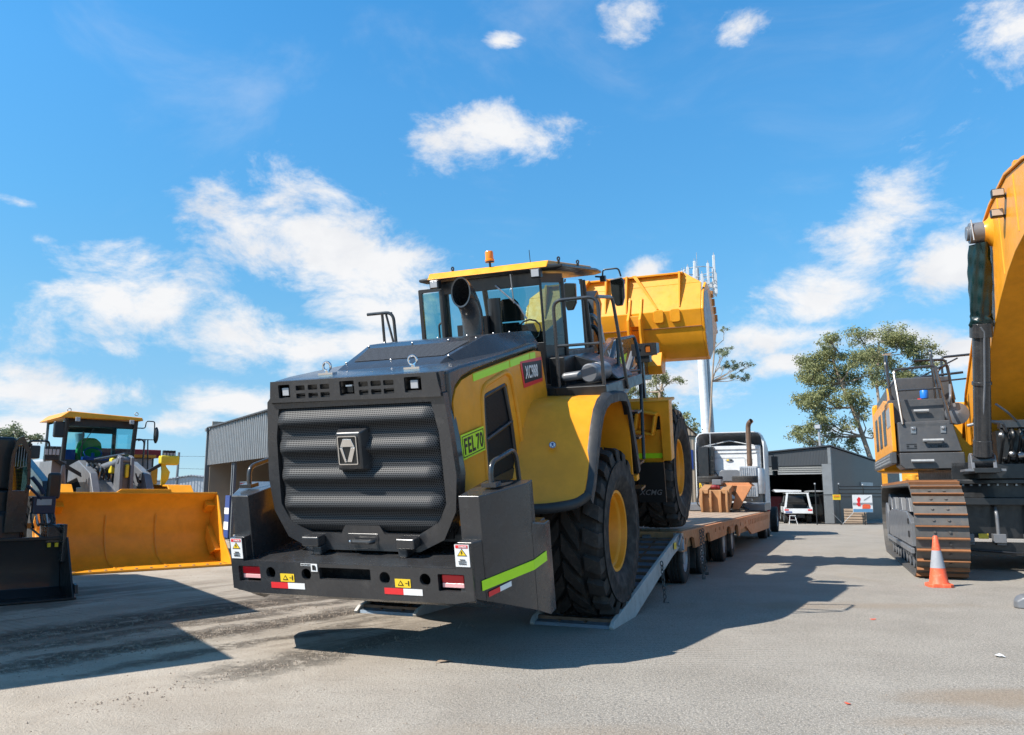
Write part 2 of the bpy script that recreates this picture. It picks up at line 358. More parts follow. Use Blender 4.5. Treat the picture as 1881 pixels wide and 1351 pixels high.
def text(s, w, h, T, name, mat, parent, shear=0.0, bold=0.012):
    cu = bpy.data.curves.new('t', 'FONT'); cu.body = s; cu.extrude = 0.002; cu.offset = bold; cu.space_character = 1.0 + bold * 6; cu.shear = shear; cu.resolution_u = 3
    ob = bpy.data.objects.new('t', cu); COL.objects.link(ob)
    dg = bpy.context.evaluated_depsgraph_get(); me = bpy.data.meshes.new_from_object(ob.evaluated_get(dg)); bpy.data.objects.remove(ob)
    xs = [v.co.x for v in me.vertices]; ys = [v.co.y for v in me.vertices]
    sx = w / (max(xs) - min(xs)); sy = h / (max(ys) - min(ys))
    mm = Matrix.Diagonal((sx, sy, 1, 1)) @ Matrix.Translation((-(max(xs) + min(xs)) / 2, -(max(ys) + min(ys)) / 2, 0))
    me.transform(T @ mm); me.name = name; me.materials.clear(); me.materials.append(M[mat])
    o = bpy.data.objects.new(name, me); COL.objects.link(o); o.parent = parent
    return o
def uvmap(o, fn):
    me = o.data; uv = me.uv_layers.new(name='UVMap')
    for l in me.loops: uv.data[l.index].uv = fn(me.vertices[l.vertex_index].co)
    return o
def decal(T, w, h, name, mat, parent, th=0.004):
    return B().box(-w / 2, w / 2, -h / 2, h / 2, 0, th, T).build(name, mat, parent)
# ------------------------------------------------------------------ wheels
def tyre_rim(parent, cx, cy, cz, R, Wd, side, rr, rimmat='yellow', tyremat='rubber', nl=20, lugs=True, depth=0.28, ph=0.0):
    ax = (side, 0, 0); w = Wd / 2
    rim = B()
    rim.lathe([(rr * .98, w * .60), (rr * 1.03, w * .80), (rr * 1.0, w * .84), (rr * .93, w * .83), (rr * .90, w * .70), (rr * .86, w * .66), (rr * .84, w * .62),
               (rr * .80, w * .3), (rr * .76, w * .84 - depth), (rr * .45, w * .84 - depth), (rr * .42, w * .84 - depth + .05), (0.02, w * .84 - depth + .06)], (cx, cy, cz), ax, 56)
    for k in range(12):
        a = 2 * math.pi * k / 12; q = (cx + side * (w * .84 - depth), cy + math.cos(a) * rr * .62, cz + math.sin(a) * rr * .62)
        rim.cyl(q, (q[0] + side * .03, q[1], q[2]), .02, n=6)
    o = rim.build('wheel', rimmat, parent, ang=30)
    t = B()
    body = R - (0.085 if lugs else 0.0) * R
    prof = [(rr * .97, w * .55), (rr * 1.0, w * .83), (rr * 1.06, w * .90), (rr + (R - rr) * .30, w * 1.0), (rr + (R - rr) * .34, w * 1.012), (rr + (R - rr) * .38, w * 1.0), (rr + (R - rr) * .62, w * .99),
            (rr + (R - rr) * .66, w * 1.0), (body - .10 * R, w * .95), (body - .03 * R, w * .84), (body, w * .68)]
    if not lugs:
        for u in (.5, .25, 0.02): prof += [(body, w * u + .03), (body - .015, w * u + .02), (body - .015, w * u), (body, w * u - .01)]
    prof += [(body, 0.0)]
    prof = prof + [(a, -b) for a, b in prof[::-1][1:]]
    t.lathe(prof, (cx, cy, cz), ax, 72)
    tw = B()
    if lugs:
        def crown(u): return R - 0.035 * R * (abs(u) / w) ** 2.5
        def pt(u, th, r): return (cx + u, cy + r * math.cos(th), cz + r * math.sin(th))
        st = 2 * math.pi / nl
        for sgn in (1, -1):
            for k in range(nl):
                a0 = st * (k + (0.5 if sgn < 0 else 0)) + ph
                for (u0, u1, sh0, sh1, wid, drop) in ((.03, .47, 0.0, .95, .60, 0), (.57, .93, .78, 1.02, .50, 1)):
                    top = []; bot = []
                    us = [u0, (u0 + u1) / 2, u1] if not drop else [u0, u1 - .08, u1, u1 + .035]
                    for i, u in enumerate(us):
                        f = (u - u0) / (u1 - u0); sh = (sh0 + (sh1 - sh0) * f) * st
                        r = crown(u * w) if not (drop and i >= 2) else (crown(u * w) - (.02 if i == 2 else .12) * R)
                        rb = (R - .11 * R) if not (drop and i >= 2) else r - .05 * R
                        uu = sgn * u * w
                        for lst, q, x in ((top, r, 0.0), (bot, rb, .05)):
                            lst.append((pt(uu, a0 + sh - x * st, q), pt(uu, a0 + sh + (wid + x) * st, q)))
                    n = len(us); vs = []
                    for i in range(n): vs += [top[i][0], top[i][1], bot[i][0], bot[i][1]]
                    fs = [(0, 1, 3, 2), (4 * n - 4, 4 * n - 2, 4 * n - 1, 4 * n - 3)]
                    for i in range(n - 1):
                        a = 4 * i; b = a + 4; fs += [(a, b, b + 1, a + 1), (a, a + 2, b + 2, b), (a + 1, b + 1, b + 3, a + 3)]
                    tw.add(vs, fs)
    t.build('tyre', tyremat, o, ang=30)
    if lugs: tw.build('tread', 'tread' if tyremat == 'rubber' else tyremat, o, ang=30)
    return o
def bolts(b, pts, n, r=.014, h=.012):
    n = Vector(n)
    for p in pts: p = Vector(p); b.cyl(p, p + n * h, r, n=6)
# ================================================================== the big wheel loader on the ramps
LO = Vector((0, 0, 0)); a_ = R_(22.4)
RX = Vector((math.cos(a_), -math.sin(a_), 0)); DY = Vector((math.sin(a_), math.cos(a_), 0))
def hero():
    org = RX * -4.23 + DY * 9.44 + Vector((0, 0, 1.068))
    L = empty('wheel_loader', frame(org, 22.4, 12.1), 'huge yellow and charcoal wheel loader with raised bucket climbing the trailer ramps', 'wheel loader')
    # ---- counterweight
    fp = fm((0, -3.15, 0), (1, 0, 0), (0, 0, 1))     # local x = x, y = z, normal = -y
    holes = [rect(-1.205, -.95, .27, .42, .012), rect(.95, 1.205, .27, .42, .012), rect(-.275, .275, .325, .435, .012)] + [circ(x, .365, .054) for x in (-.825, -.42, .42, .825)]
    out = [(-1.285, .20), (-1.10, .165), (1.10, .165), (1.285, .20), (1.285, .685), (1.135, .685), (1.135, .468), (-1.135, .468), (-1.135, .685), (-1.285, .685)]
    cw = B()
    cw.box(-1.13, 1.13, -3.109, -2.2, .44, .468)                                   # shelf
    cw.prism([(-3.108, .20), (-3.108, .168), (-2.6, -.06), (-1.9, -.06), (-1.9, .10), (-2.6, .10)], 'x', -1.28, 1.28)   # underside
    cw.box(-1.12, 1.12, -2.93, -2.2, .10, .439)
    for s in (-1, 1):
        def blk(P, zb, zt):
            P = [(s * x, y) for x, y in P]; cw.rings([[(x, y, b) for (x, y), b in zip(P, zb)], [(x, y, t) for (x, y), t in zip(P, zt)]])
        blk([(1.136, -3.01), (1.34, -3.01), (1.603, -2.535), (1.603, -2.40), (1.136, -2.40)], [.20, .15, -.085, -.13, .1], [1.068, 1.068, 1.085, 1.09, 1.09])
        blk([(1.136, -3.108), (1.283, -3.108), (1.338, -3.012), (1.136, -3.012)], [.20, .20, .15, .20], [.69] * 4)
        blk([(1.604, -2.528), (1.647, -2.31), (1.647, -2.15), (1.604, -2.15)], [-.09, -.20, -.20, -.19], [.73, .655, .655, .66])
        blk([(1.136, -2.399), (1.602, -2.399), (1.602, -2.15), (1.136, -2.15)], [.10, -.13, -.19, .1], [.68] * 4)
    c = cw.build('counterweight', 'char', L, .012)
    pl = curve_mesh([out] + holes, .04, fp, 'bumper_face', 'char', L)
    for s in (-1, 1):
        lx = s * 1.078
        t = B().box(lx - .105, lx + .105, -3.118, -3.07, .335, .405).build('tail_light', 'redlens', L, .008)
        B().box(lx - .105, lx + .105, -3.116, -3.07, .292, .333).build('reversing_lens', 'pinklens', t, .006)
        B().box(lx - .125, lx + .125, -3.07, -3.05, .275, .415).build('light_housing', 'void', t)
    dec = B()
    def sticker(x0, x1, z0, z1, mat, name, y=-3.152): return B().box(x0, x1, y - .003, y, z0, z1).build(name, mat, L)
    for x in (-.635, .602):
        sticker(x - .078, x + .078, .287, .362, 'warn', 'crush_sticker')
        k = B(); k.prism([(x - .05, .305), (x + .01, .305), (x - .02, .35)], 'y', -3.158, -3.155)
        k.prism([(x - .038, .312), (x - .002, .312), (x - .02, .339)], 'y', -3.1585, -3.158)
        k.build('sticker_print', 'ink', L)
        k = B().prism([(x - .038, .312), (x - .002, .312), (x - .02, .339)], 'y', -3.160, -3.1586).build('sticker_print', 'warn', L)
        k = B().box(x + .025, x + .047, -3.158, -3.155, .325, .329); k.box(x + .054, x + .064, -3.158, -3.155, .305, .338); k.ball((x + .059, -3.156, .345), .006, 6); k.build('sticker_print', 'ink', L)
        x2 = x - .0; sticker(x2 - .192, x2 + .0, .222, .277, 'red', 'reflective_tape'); sticker(x2 + .001, x2 + .19, .222, .277, 'label', 'reflective_tape')
    # fuel note
    sticker(-.47, -.30, .445, .466, 'label', 'fuel_label'); sticker(-.355, -.285, .395, .466, 'label', 'fuel_label', -3.1555)
    text('ULTRA LOW SULPHUR', .11, .012, fm((-.41, -3.1556, .457), (1, 0, 0), (0, 0, 1)), 'label_print', 'ink', L)
    k = B().box(-.34, -.31, -3.161, -3.159, .41, .455); k.box(-.336, -.314, -3.162, -3.161, .432, .450); k.box(-.306, -.300, -3.161, -3.159, .41, .445); k.box(-.31, -.300, -3.161, -3.159, .408, .413); k.build('label_print', 'ink', L)
    for s in (-1, 1):
        x = s * 1.205 + (.004 if s < 0 else 0)
        T = fm((x, -3.152, .587), (1, 0, 0), (0, 0, 1))
        decal(T, .135, .19, 'danger_label', 'label', L)
        decal(T @ Matrix.Translation((0, .078, .004)), .115, .026, 'label_header', 'red', L, .002)
        text('DANGER', .075, .015, T @ Matrix.Translation((.012, .078, .007)), 'label_print', 'label', L)
        k = B().prism([(-.047, -.002), (.047, -.002), (0, .062)], 'z', .004, .006, T); k.build('label_print', 'ink', L)
        k = B().prism([(-.037, .004), (.037, .004), (0, .053)], 'z', .006, .0075, T); k.build('label_print', 'warn', L)
        k = B().prism([(-.006, .040), (.004, .040), (0, .027), (.008, .027), (-.006, .008), (-.002, .022), (-.010, .022)], 'z', .0075, .009, T); k.build('label_print', 'ink', L)
        for j, w in enumerate((.05, .075, .07)): text(('VEHICLE', 'FREQUENTLY', 'REVERSING')[j], w, .010, T @ Matrix.Translation((0, -.035 - j * .017, .006)), 'label_print', 'ink', L)
        # lime tape round the corner
        q = [(s * 1.318, -3.056), (s * 1.603, -2.538), (s * 1.647, -2.318)]; zz = [(.258, .345), (.296, .384), (.318, .408)]
        for i in (0, 1):
            n = Vector((q[i + 1][1] - q[i][1], -(q[i + 1][0] - q[i][0]), 0)).normalized() * s * 1.0
            if n.x * s < 0: n = -n
            vs = []
            for e in (.003, .007):
                for j in (0, 1):
                    for zq in zz[i + j]: vs.append(Vector((q[i + j][0], q[i + j][1], zq)) + n * e)
            B().add(vs, [(0, 1, 3, 2), (4, 6, 7, 5), (0, 4, 5, 1), (2, 3, 7, 6), (0, 2, 6, 4), (1, 5, 7, 3)]).build('lime_tape', 'lime', L)
        d = Vector((s * .265, .49, 0)).normalized(); T = fm(Vector((s * 1.405, -2.90, .222)) + Vector((s * .003, -.004, 0)), d if s > 0 else -d, Vector((0, 0, 1)) + d * .25 * 0)
        B().prism([(-.115, -.022 - .01), (.01, -.022 + .005), (.01, .022 + .005), (-.115, .022 - .01)], 'z', 0, .004, T).build('reflective_tape', 'red', L)
        B().prism([(.011, -.022 + .005), (.14, -.022 + .020), (.14, .022 + .020), (.011, .022 + .005)], 'z', 0, .004, T).build('reflective_tape', 'label', L)
        # grab handle on the pod
        h = B(); h.tube([(s * 1.34, -2.74, 1.10), (s * 1.34, -2.72, 1.30), (s * 1.34, -2.12, 1.34), (s * 1.34, -2.08, 1.02)], .024, 12, .14)
        h.box(s * 1.34 - .07, s * 1.34 + .07, -2.80, -2.68, 1.098, 1.135); h.build('grab_handle', 'char', L)
    # ---- grille frame: rounded outline with the opening
    fr = fm((0, -2.80, 0), (1, 0, 0), (0, 0, 1))
    def sh(pts): return pts
    outer = [(-.60, .50), (-.86, .62), (-1.0, .88), (-1.035, 1.2), (-1.01, 1.55), (-.97, 1.95), (-.93, 1.99), (.93, 1.99), (.97, 1.95), (1.01, 1.55), (1.035, 1.2), (1.0, .88), (.86, .62), (.60, .50)]
    inner = [(-.60, .66), (-.82, .78), (-.91, .95), (-.905, 1.3), (-.895, 1.6), (-.84, 1.88), (.84, 1.88), (.895, 1.6), (.905, 1.3), (.91, .95), (.82, .78), (.60, .66), (.24, .66), (.19, .74), (-.19, .74), (-.24, .66)]
    g = curve_mesh([outer, inner], .09, fr, 'grille_frame', 'char', L)
    bv = g.modifiers.new('edge', 'BEVEL'); bv.width = .022; bv.segments = 3; bv.limit_method = 'ANGLE'; bv.angle_limit = R_(40); bv.harden_normals = True
    for s in (-1, 1):   # side returns of the frame, and the hinge lumps below
        b = B()
        b.rings([[(s * x, -2.712, z) for x, z in ((.93, 2.0), (1.0, 1.55), (1.032, 1.2), (.99, .88), (.86, .64), (.80, .64), (.80, 2.0))],
                 [(s * x, -2.60, z) for x, z in ((.95, 2.0), (1.01, 1.55), (1.04, 1.2), (1.0, .88), (.88, .60), (.80, .60), (.80, 2.0))]])
        b.box(s * .52 - .10, s * .52 + .10, -2.93, -2.80, .555, .655)
        b.box(s * .47 - .05, s * .47 + .05, -2.90, -2.65, .468, .56)
        b.build('frame_return', 'char', L, .02)
    b = B(); b.box(-.17, .17, -2.806, -2.70, .515, .665); b.build('latch_recess', 'char', L, .01)
    b = B(); b.tube([(-.10, -2.83, .60), (-.08, -2.86, .60), (.12, -2.86, .60), (.14, -2.83, .60)], .022, 8, .02); b.build('latch_handle', 'black', L)
    B().ball((-.12, -2.84, .595), .017, 8).build('latch_lock', 'chrome', L)
    # mesh sheet: five horizontal swells
    nx, nz = 72, 88; vs = []; x0, z0, z1 = -.90, .68, 1.90
    peaks = [1.745, 1.478, 1.205, .935]
    for j in range(nz + 1):
        z = z0 + (z1 - z0) * j / nz
        for i in range(nx + 1):
            x = x0 + 1.8 * i / nx
            e = min(1, (.90 - abs(x)) / .13); e = max(0, e) ** .5
            bul = .055
            for p in peaks:
                d2 = (z - p) / .10 if z >= p else (p - z) / .065
                if d2 < 1: bul = max(bul, .055 + .055 * math.cos(d2 * math.pi / 2) ** 1.3)
                elif z < p and d2 < 2.2: bul = min(bul, .055 - .012 * math.sin((d2 - 1) / 1.2 * math.pi))
            edge = min(1, max(0, (z1 - z) / .06), max(0, (z - z0) / .06))
            r = math.hypot(x, (z - 1.475)) if False else 0
            vs.append((x, -2.745 - bul * e * edge, z))
    fs = [(j * (nx + 1) + i, j * (nx + 1) + i + 1, (j + 1) * (nx + 1) + i + 1, (j + 1) * (nx + 1) + i) for j in range(nz) for i in range(nx)]
    o = B().add(vs, fs).build('grille_mesh', 'mesh', L, ang=60); uvmap(o, lambda c: (c.x, c.z))
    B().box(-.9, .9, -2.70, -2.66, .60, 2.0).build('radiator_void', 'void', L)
    # badge boss
    b = B(); b.rings([[(x * k, y, 1.472 + z * k2) for x, z in ((-.16, -.20), (.16, -.20), (.16, .19), (-.16, .19))] for y, k, k2 in ((-2.76, 1.15, 1.12), (-2.90, .85, .9), (-2.915, .80, .86))])
    bo = b.build('badge_boss', 'char', L, .02, seg=3)
    T = fm((0, -2.920, 1.475), (1, 0, 0), (0, 0, 1)) @ Matrix.Diagonal((1.06, 1.10, 1, 1))
    rr_ = curve_mesh([rect(-.098, .098, -.122, .122, .012), rect(-.090, .090, -.114, .114, .01)], .012, T @ Matrix.Translation((0, 0, .012)), 'badge_rim', 'chrome', bo)
    decal(T, .18, .23, 'badge_ground', 'ink', bo, .003)
    hx = [(-.072, .02), (-.035, .085), (.035, .085), (.072, .02)]
    for pts in ([(-.042, .096), (.042, .096), (.074, .030), (-.074, .030)], [(.080, .024), (.036, .024), (-.012, -.098), (.034, -.100)], [(-.080, .024), (-.052, .024), (-.018, -.100), (-.038, -.100)]):
        B().prism(pts, 'z', .004, .012, T).build('emblem_bar', 'chrome', bo, .002)
    # ---- light bar across the top
    T = fm((0, -2.83, 0), (1, 0, 0), (0, 0, 1))
    holes = [rect(-.80, -.665, 1.985, 2.115, .01), rect(.60, .775, 1.975, 2.115, .01), rect(-.095, .065, 1.98, 2.115, .01)]
    for xs in ((-.595, -.49), (-.455, -.345), (-.315, -.21), (.115, .215), (.245, .355), (.38, .49)):
        for z in (1.975, 2.052): holes.append(rect(xs[0], xs[1], z, z + .048, .01))
    lb = curve_mesh([[(-.915, 1.945), (.96, 1.925), (.93, 2.145), (-.89, 2.15)]] + holes, .03, T, 'light_bar', 'char', L)
    bv = lb.modifiers.new('edge', 'BEVEL'); bv.width = .006; bv.segments = 2; bv.limit_method = 'ANGLE'; bv.harden_normals = True
    b = B(); b.box(-.895, .935, -2.80, -2.6, 2.125, 2.145); b.box(-.915, .955, -2.80, -2.64, 1.93, 1.948); b.box(-.915, -.895, -2.80, -2.5, 1.94, 2.14); b.box(.935, .958, -2.80, -2.5, 1.94, 2.14)
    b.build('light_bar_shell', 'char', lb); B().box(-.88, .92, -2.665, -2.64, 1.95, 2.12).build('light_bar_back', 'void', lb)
    for x in (-.735, .69):
        q = B().box(x - .045, x + .045, -2.80, -2.74, 2.0, 2.09).build('work_light', 'black', L, .012)
        B().box(x - .038, x + .038, -2.808, -2.80, 2.007, 2.083).build('lens', 'lamp', q, .004)
    q = B().box(-.05, .02, -2.78, -2.72, 2.0, 2.06).build('rear_camera', 'black', L, .01); B().box(-.05, .02, -2.795, -2.72, 2.06, 2.075).build('camera_visor', 'label', q)
    # ---- bonnet
    top = [(-2.70, 2.145), (-2.45, 2.175), (-1.2, 2.25), (-.45, 2.315), (-.30, 2.31)]
    bot = [(-.30, 2.22), (-.45, 2.235), (-1.2, 2.18), (-2.15, 2.10), (-2.42, 2.05), (-2.56, 1.98), (-2.63, 1.88), (-2.70, 1.70)]
    def cap(pts, k): return [(k, y, z) for y, z in pts]
    b = B(); rr2 = top + bot
    b.rings([cap(rr2, x) for x in (-.985, .985)]); b.build('bonnet', 'char', L, .035, seg=3)
    # yellow flanks with the service door opening
    T = fm((.985, 0, 0), (0, 1, 0), (0, 0, 1))
    side = [(-2.62, .70), (-2.66, 1.1), (-2.64, 1.86), (-2.57, 1.965), (-2.43, 2.035), (-2.15, 2.085), (-1.2, 2.165), (-.45, 2.222), (-.22, 2.20), (-.10, 1.70), (-.2, .7)]
    dq = [(-2.02, .90), (-1.18, .90), (-1.26, 1.5), (-1.34, 1.90), (-1.40, 1.925), (-1.90, 1.865), (-1.96, 1.84)]
    for s in (-1, 1):
        if s > 0: T = fm((.985, 0, 0), (0, 1, 0), (0, 0, 1)); loops = [side, dq]
        else: T = fm((-.985, 0, 0), (0, -1, 0), (0, 0, 1)); loops = [[(-x, y) for x, y in side], [(-x, y) for x, y in dq]]
        sp = curve_mesh(loops, .05, T, 'side_panel', 'yellow', L)
        bv = sp.modifiers.new('edge', 'BEVEL'); bv.width = .02; bv.segments = 3; bv.limit_method = 'ANGLE'; bv.harden_normals = True
        # pressed ridge that frames the door
        b = B(); b.tube([(s * .975, -2.05, .8), (s * .975, -2.03, 1.6), (s * .980, -2.0, 1.93), (s * .985, -1.35, 2.04), (s * .985, -1.22, 1.98), (s * .985, -1.10, 1.5), (s * .985, -1.02, .9)], .030, 10, .14)
        b.build('panel_ridge', 'yellow', sp)
        b = B()
        b.add([(s * .955, y, z) for y, z in dq], [tuple(range(len(dq)))]); o = b.build('service_door', 'meshdark', L); uvmap(o, lambda c: (c.y, c.z))
        b = B(); b.tube([(s * .965, -2.0, .9), (s * .965, -1.945, 1.83), (s * .965, -1.39, 1.905), (s * .965, -1.27, 1.5), (s * .965, -1.20, .9)], .026, 8, .03)
        b.tube([(s * .965, -1.95, 1.40), (s * .965, -1.25, 1.50)], .024, 8); b.build('door_frame', 'black', o)
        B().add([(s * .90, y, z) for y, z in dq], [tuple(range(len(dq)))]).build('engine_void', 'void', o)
        # lime strip under the cap
        pts = [(-2.18, 2.003, 2.075), (-1.24, 2.075, 2.152), (-1.215, 2.077, 2.154), (-.62, 2.12, 2.20), (-.6, 2.122, 2.203), (-.42, 2.125, 2.205)]
        for i in (0, 2, 4):
            (y0, a, b0), (y1, c_, d0) = pts[i], pts[i + 1]
            B().prism([(y0, a), (y1, c_), (y1, d0), (y0, b0)], 'x', s * .986, s * .991).build('lime_strip', 'lime', L)
        # model badge
        T = fm((s * .988, -.62, 1.97), (0, s, 0), (0, 0, 1))
        k = B().prism([(-.24 * s, -.15), (.38 * s, -.12), (.40 * s, .17), (-.31 * s, .15)], 'z', 0, .004, T).build('model_badge', 'red', L)
        B().prism([(-.21 * s, -.10), (.36 * s, -.08), (.38 * s, .13), (-.25 * s, .13)], 'z', .004, .007, T).build('badge_field', 'ink', k)
        text('XC988', .40, .15, T @ Matrix.Translation((.02, .02, .009)), 'badge_text', 'label', k, shear=0.0)
    # asset number plate on the right flank
    T = fm((1.006, -2.335, 1.43), (0, 1, 0), (0, 0, 1)) @ Matrix.Rotation(R_(2), 4, 'Z')
    k = decal(T, .52, .235, 'number_plate', 'limesign', L)
    f_ = curve_mesh([rect(-.24, .24, -.10, .10), rect(-.232, .232, -.092, .092)], .002, T @ Matrix.Translation((0, 0, .007)), 'plate_border', 'ink', k)
    text('FEL', .24, .15, T @ Matrix.Translation((-.085, 0, .006)), 'plate_text', 'ink', k, bold=.022); text('70', .15, .15, T @ Matrix.Translation((.14, 0, .006)), 'plate_text', 'ink', k, bold=.02)
    # raised grille box on the bonnet
    def ring(y, w, z, wb, zb): return [(-wb, y, zb), (-w, y, z), (w, y, z), (wb, y, zb)]
    b = B(); b.rings([ring(-2.12, .60, 2.19, .62, 2.18), ring(-1.98, .60, 2.245, .68, 2.18), ring(-1.25, .72, 2.44, .90, 2.20), ring(-.9, .74, 2.452, .93, 2.24), ring(-.4, .74, 2.46, .93, 2.27), ring(.25, .70, 2.46, .8, 2.28)])
    rb = b.build('bonnet_hump', 'char', L, .025, seg=3)
    vs = [(-.52, -1.90, 2.272), (.55, -1.90, 2.272), (.63, -1.42, 2.400), (-.63, -1.42, 2.400)]
    o = B().add(vs, [(0, 1, 2, 3)]).build('intake_mesh', 'meshfine', rb); uvmap(o, lambda c: (c.x, c.y))
    for p in [(-.60, -1.93, 2.262), (-.05, -1.93, 2.262), (.62, -1.93, 2.262), (-.66, -1.36, 2.42), (-.1, -1.36, 2.42), (.35, -1.36, 2.42), (.68, -1.36, 2.42), (-.67, -1.0, 2.45), (.1, -.35, 2.46), (.45, -.35, 2.46), (.66, -.35, 2.46), (-.3, -.35, 2.46)]: B().ball(p, .013, 6).build('bolt_head', 'steel', rb)
    for x in (-.49, .49):
        b = B(); b.box(x - .085, x + .085, -2.48, -2.40, 2.172, 2.192)
        b.tube([(x + .045 * math.sin(k * math.pi / 6), -2.44, 2.255 - .045 * math.cos(k * math.pi / 6)) for k in range(13)], .013, 8, cap=False); b.cyl((x, -2.44, 2.18), (x, -2.44, 2.215), .02, n=8)
        b.build('lifting_eye', 'chrome', L)
    # exhaust stack
    b = B()
    def er(y, z, ph, rx, rw): c_, s_ = math.cos(R_(ph)), math.sin(R_(ph)); return [(.01 + rx * math.cos(t), y + c_ * rw * math.sin(t), z + s_ * rw * math.sin(t)) for t in [k * 2 * math.pi / 32 for k in range(32)]]
    P_o = [(.05, 2.42, 0, .15, .15), (.05, 2.48, 0, .140, .14), (.05, 2.66, 0, .138, .138), (.03, 2.76, 16, .137, .140), (-.02, 2.85, 36, .136, .150), (-.10, 2.93, 58, .135, .168), (-.19, 2.985, 78, .134, .185), (-.24, 3.0, 84, .134, .19)]
    b.rings([er(*q) for q in P_o] + [er(q[0] + .004, q[1], q[2], q[3] - .018, q[4] - .02) for q in P_o[::-1][:-2]], cap=False)
    ex = b.build('exhaust_stack', 'char', L, ang=50); B().cyl((.01, .05, 2.64), (.01, .05, 2.65), .12, n=20).build('exhaust_inside', 'void', ex)
    b = B(); b.tube([(-.14, .1, 2.42), (-.14, .1, 2.78)], .015, 8); b.box(-.20, -.13, .02, .10, 2.42, 2.60); b.build('stack_bracket', 'black', L)
    b = B(); b.box(.02, .10, .3, .4, 2.42, 2.70); b.cyl((.155, .45, 2.42), (.155, .45, 2.92), .085, n=16); b.build('intake_riser', 'black', L)
    # ---- cab
    cab = B()
    yr, yf, ys = .70, 2.35, 1.10
    for pts, r in (([(-.72, yr, 1.9), (-.72, yr, 3.12)], .045), ([(.72, yr, 1.9), (.72, yr, 3.12)], .018), ([(.88, ys, 1.75), (.88, ys, 3.14)], .035), ([(-.88, ys, 1.75), (-.88, ys, 3.14)], .045),
                   ([(.86, 2.05, 1.75), (.86, 2.05, 3.16)], .03), ([(.80, 2.62, 1.75), (.80, yf, 3.16)], .045), ([(-.80, 2.62, 1.75), (-.80, yf, 3.16)], .045)):
        cab.tube(pts, r, 10)
    cab.box(-.86, .86, yr + .02, 2.5, 1.40, 1.80); cab.box(-.72, .72, yr - .02, yr + .05, 1.7, 2.30); cab.prism([(.72, yr), (.88, ys), (.84, ys), (.72, yr + .06)], 'z', 1.7, 2.28)
    cab.box(.84, .89, ys, 2.4, 1.75, 2.15); cab.box(-.89, -.84, ys, 2.4, 1.75, 2.1)
    cab.box(-.72, .72, yr - .02, yr + .05, 3.05, 3.26); cab.prism([(.72, yr), (.90, ys), (.86, ys), (.72, yr + .05)], 'z', 3.08, 3.2)
    cb = cab.build('cab', 'black', L, .008)
    b = B(); V8 = [(-1.03, .64), (-.86, .60), (.88, .60), (1.06, .64), (1.08, 2.2), (.98, 2.80), (-.98, 2.80), (-1.04, 2.2)]
    V9 = [(x * .90, .70 + (y - .70) * .97 + .02) for x, y in V8]
    b.rings([[(x, y, 3.215 + .03 * (y - .5) / 2) for x, y in V9], [(x, y, 3.25 + .01 * (y - .5)) for x, y in V8], [(x, y, 3.285 + .01 * (y - .5)) for x, y in V8], [(x * .94, y, 3.30 + .01 * (y - .5)) for x, y in V9]])
    rf = b.build('cab_roof', 'black', cb, .012)
    b = B(); b.rings([[(x, y, 3.262 + .01 * (y - .5)) for x, y in ((-.86, .56), (.87, .56), (.93, 2.6), (-.93, 2.6))], [(x, y, 3.352 + .01 * (y - .5)) for x, y in ((-.87, .66), (.87, .66), (.90, 2.5), (-.90, 2.5))]])
    b.build('roof_panel', 'yellow', cb, .012)
    # glazing
    def pane(vs, mat='glass', name='window'): return B().add(vs, [tuple(range(len(vs)))]).build(name, mat, cb)
    pane([(-.70, yr + .01, 2.28), (.72, yr + .01, 2.28), (.72, yr + .01, 3.06), (-.70, yr + .01, 3.06)])
    pane([(.725, yr + .01, 2.26), (.885, ys - .02, 2.24), (.885, ys - .02, 3.1), (.725, yr + .01, 3.08)], 'glassdark')
    pane([(.89, ys, 2.15), (.87, 2.03, 2.15), (.87, 2.03, 3.14), (.89, ys, 3.13)], 'glassmirror')
    pane([(.862, 2.07, 2.1), (.80, 2.58, 2.0), (.80, yf, 3.14), (.862, 2.07, 3.14)], 'glassdark')
    pane([(-.78, 2.58, 1.9), (.78, 2.58, 1.9), (.78, yf, 3.14), (-.78, yf, 3.14)])
    # seat, console, wheel
    b = B(); b.rings([[(.0 + x * w, 1.32 + t, z) for x, t in ((-1, 0), (-.8, -.06), (.8, -.06), (1, 0), (.8, .07), (-.8, .07))] for z, w, t in ((2.62, .235, 0), (2.72, .215, 0), (2.88, .15, .01), (2.94, .09, .02))])
    b.box(-.14, .14, 1.22, 1.36, 2.30, 2.60); b.rings([[(.0 + x * w, 1.34 + y, z) for x, y in ((-1, 0), (-.8, -.09), (.8, -.09), (1, 0), (.9, .08), (-.9, .08))] for z, w in ((1.9, .30), (2.2, .31), (2.46, .29), (2.56, .22))])
    b.box(-.27, .27, 1.3, 1.85, 1.80, 2.05); st = b.build('seat', 'void', cb, .02)
    b = B(); b.box(.50, .72, 1.3, 2.0, 2.0, 2.35); b.box(-.5, .3, 2.25, 2.45, 2.0, 2.45); b.tube([(.0, 2.2, 2.2), (.0, 2.1, 2.45)], .03, 8); b.box(-.65, -.45, 1.5, 2.3, 1.9, 2.3); b.build('console', 'black', cb, .02)
    b = B(); b.tube([(.0 + .19 * math.cos(k * .5236), 2.06 + .06 * math.sin(k * .5236), 2.47 + .17 * math.sin(k * .5236)) for k in range(13)], .014, 6, cap=False); b.build('steering_wheel', 'black', cb)
    b = B(); b.tube([(.10, .66, 3.10), (.42, .64, 2.80), (.52, .63, 2.62)], .012, 6); b.tube([(.36, .58, 3.22), (.36, .62, 2.84)], .009, 6); b.build('wiper', 'steel', cb)
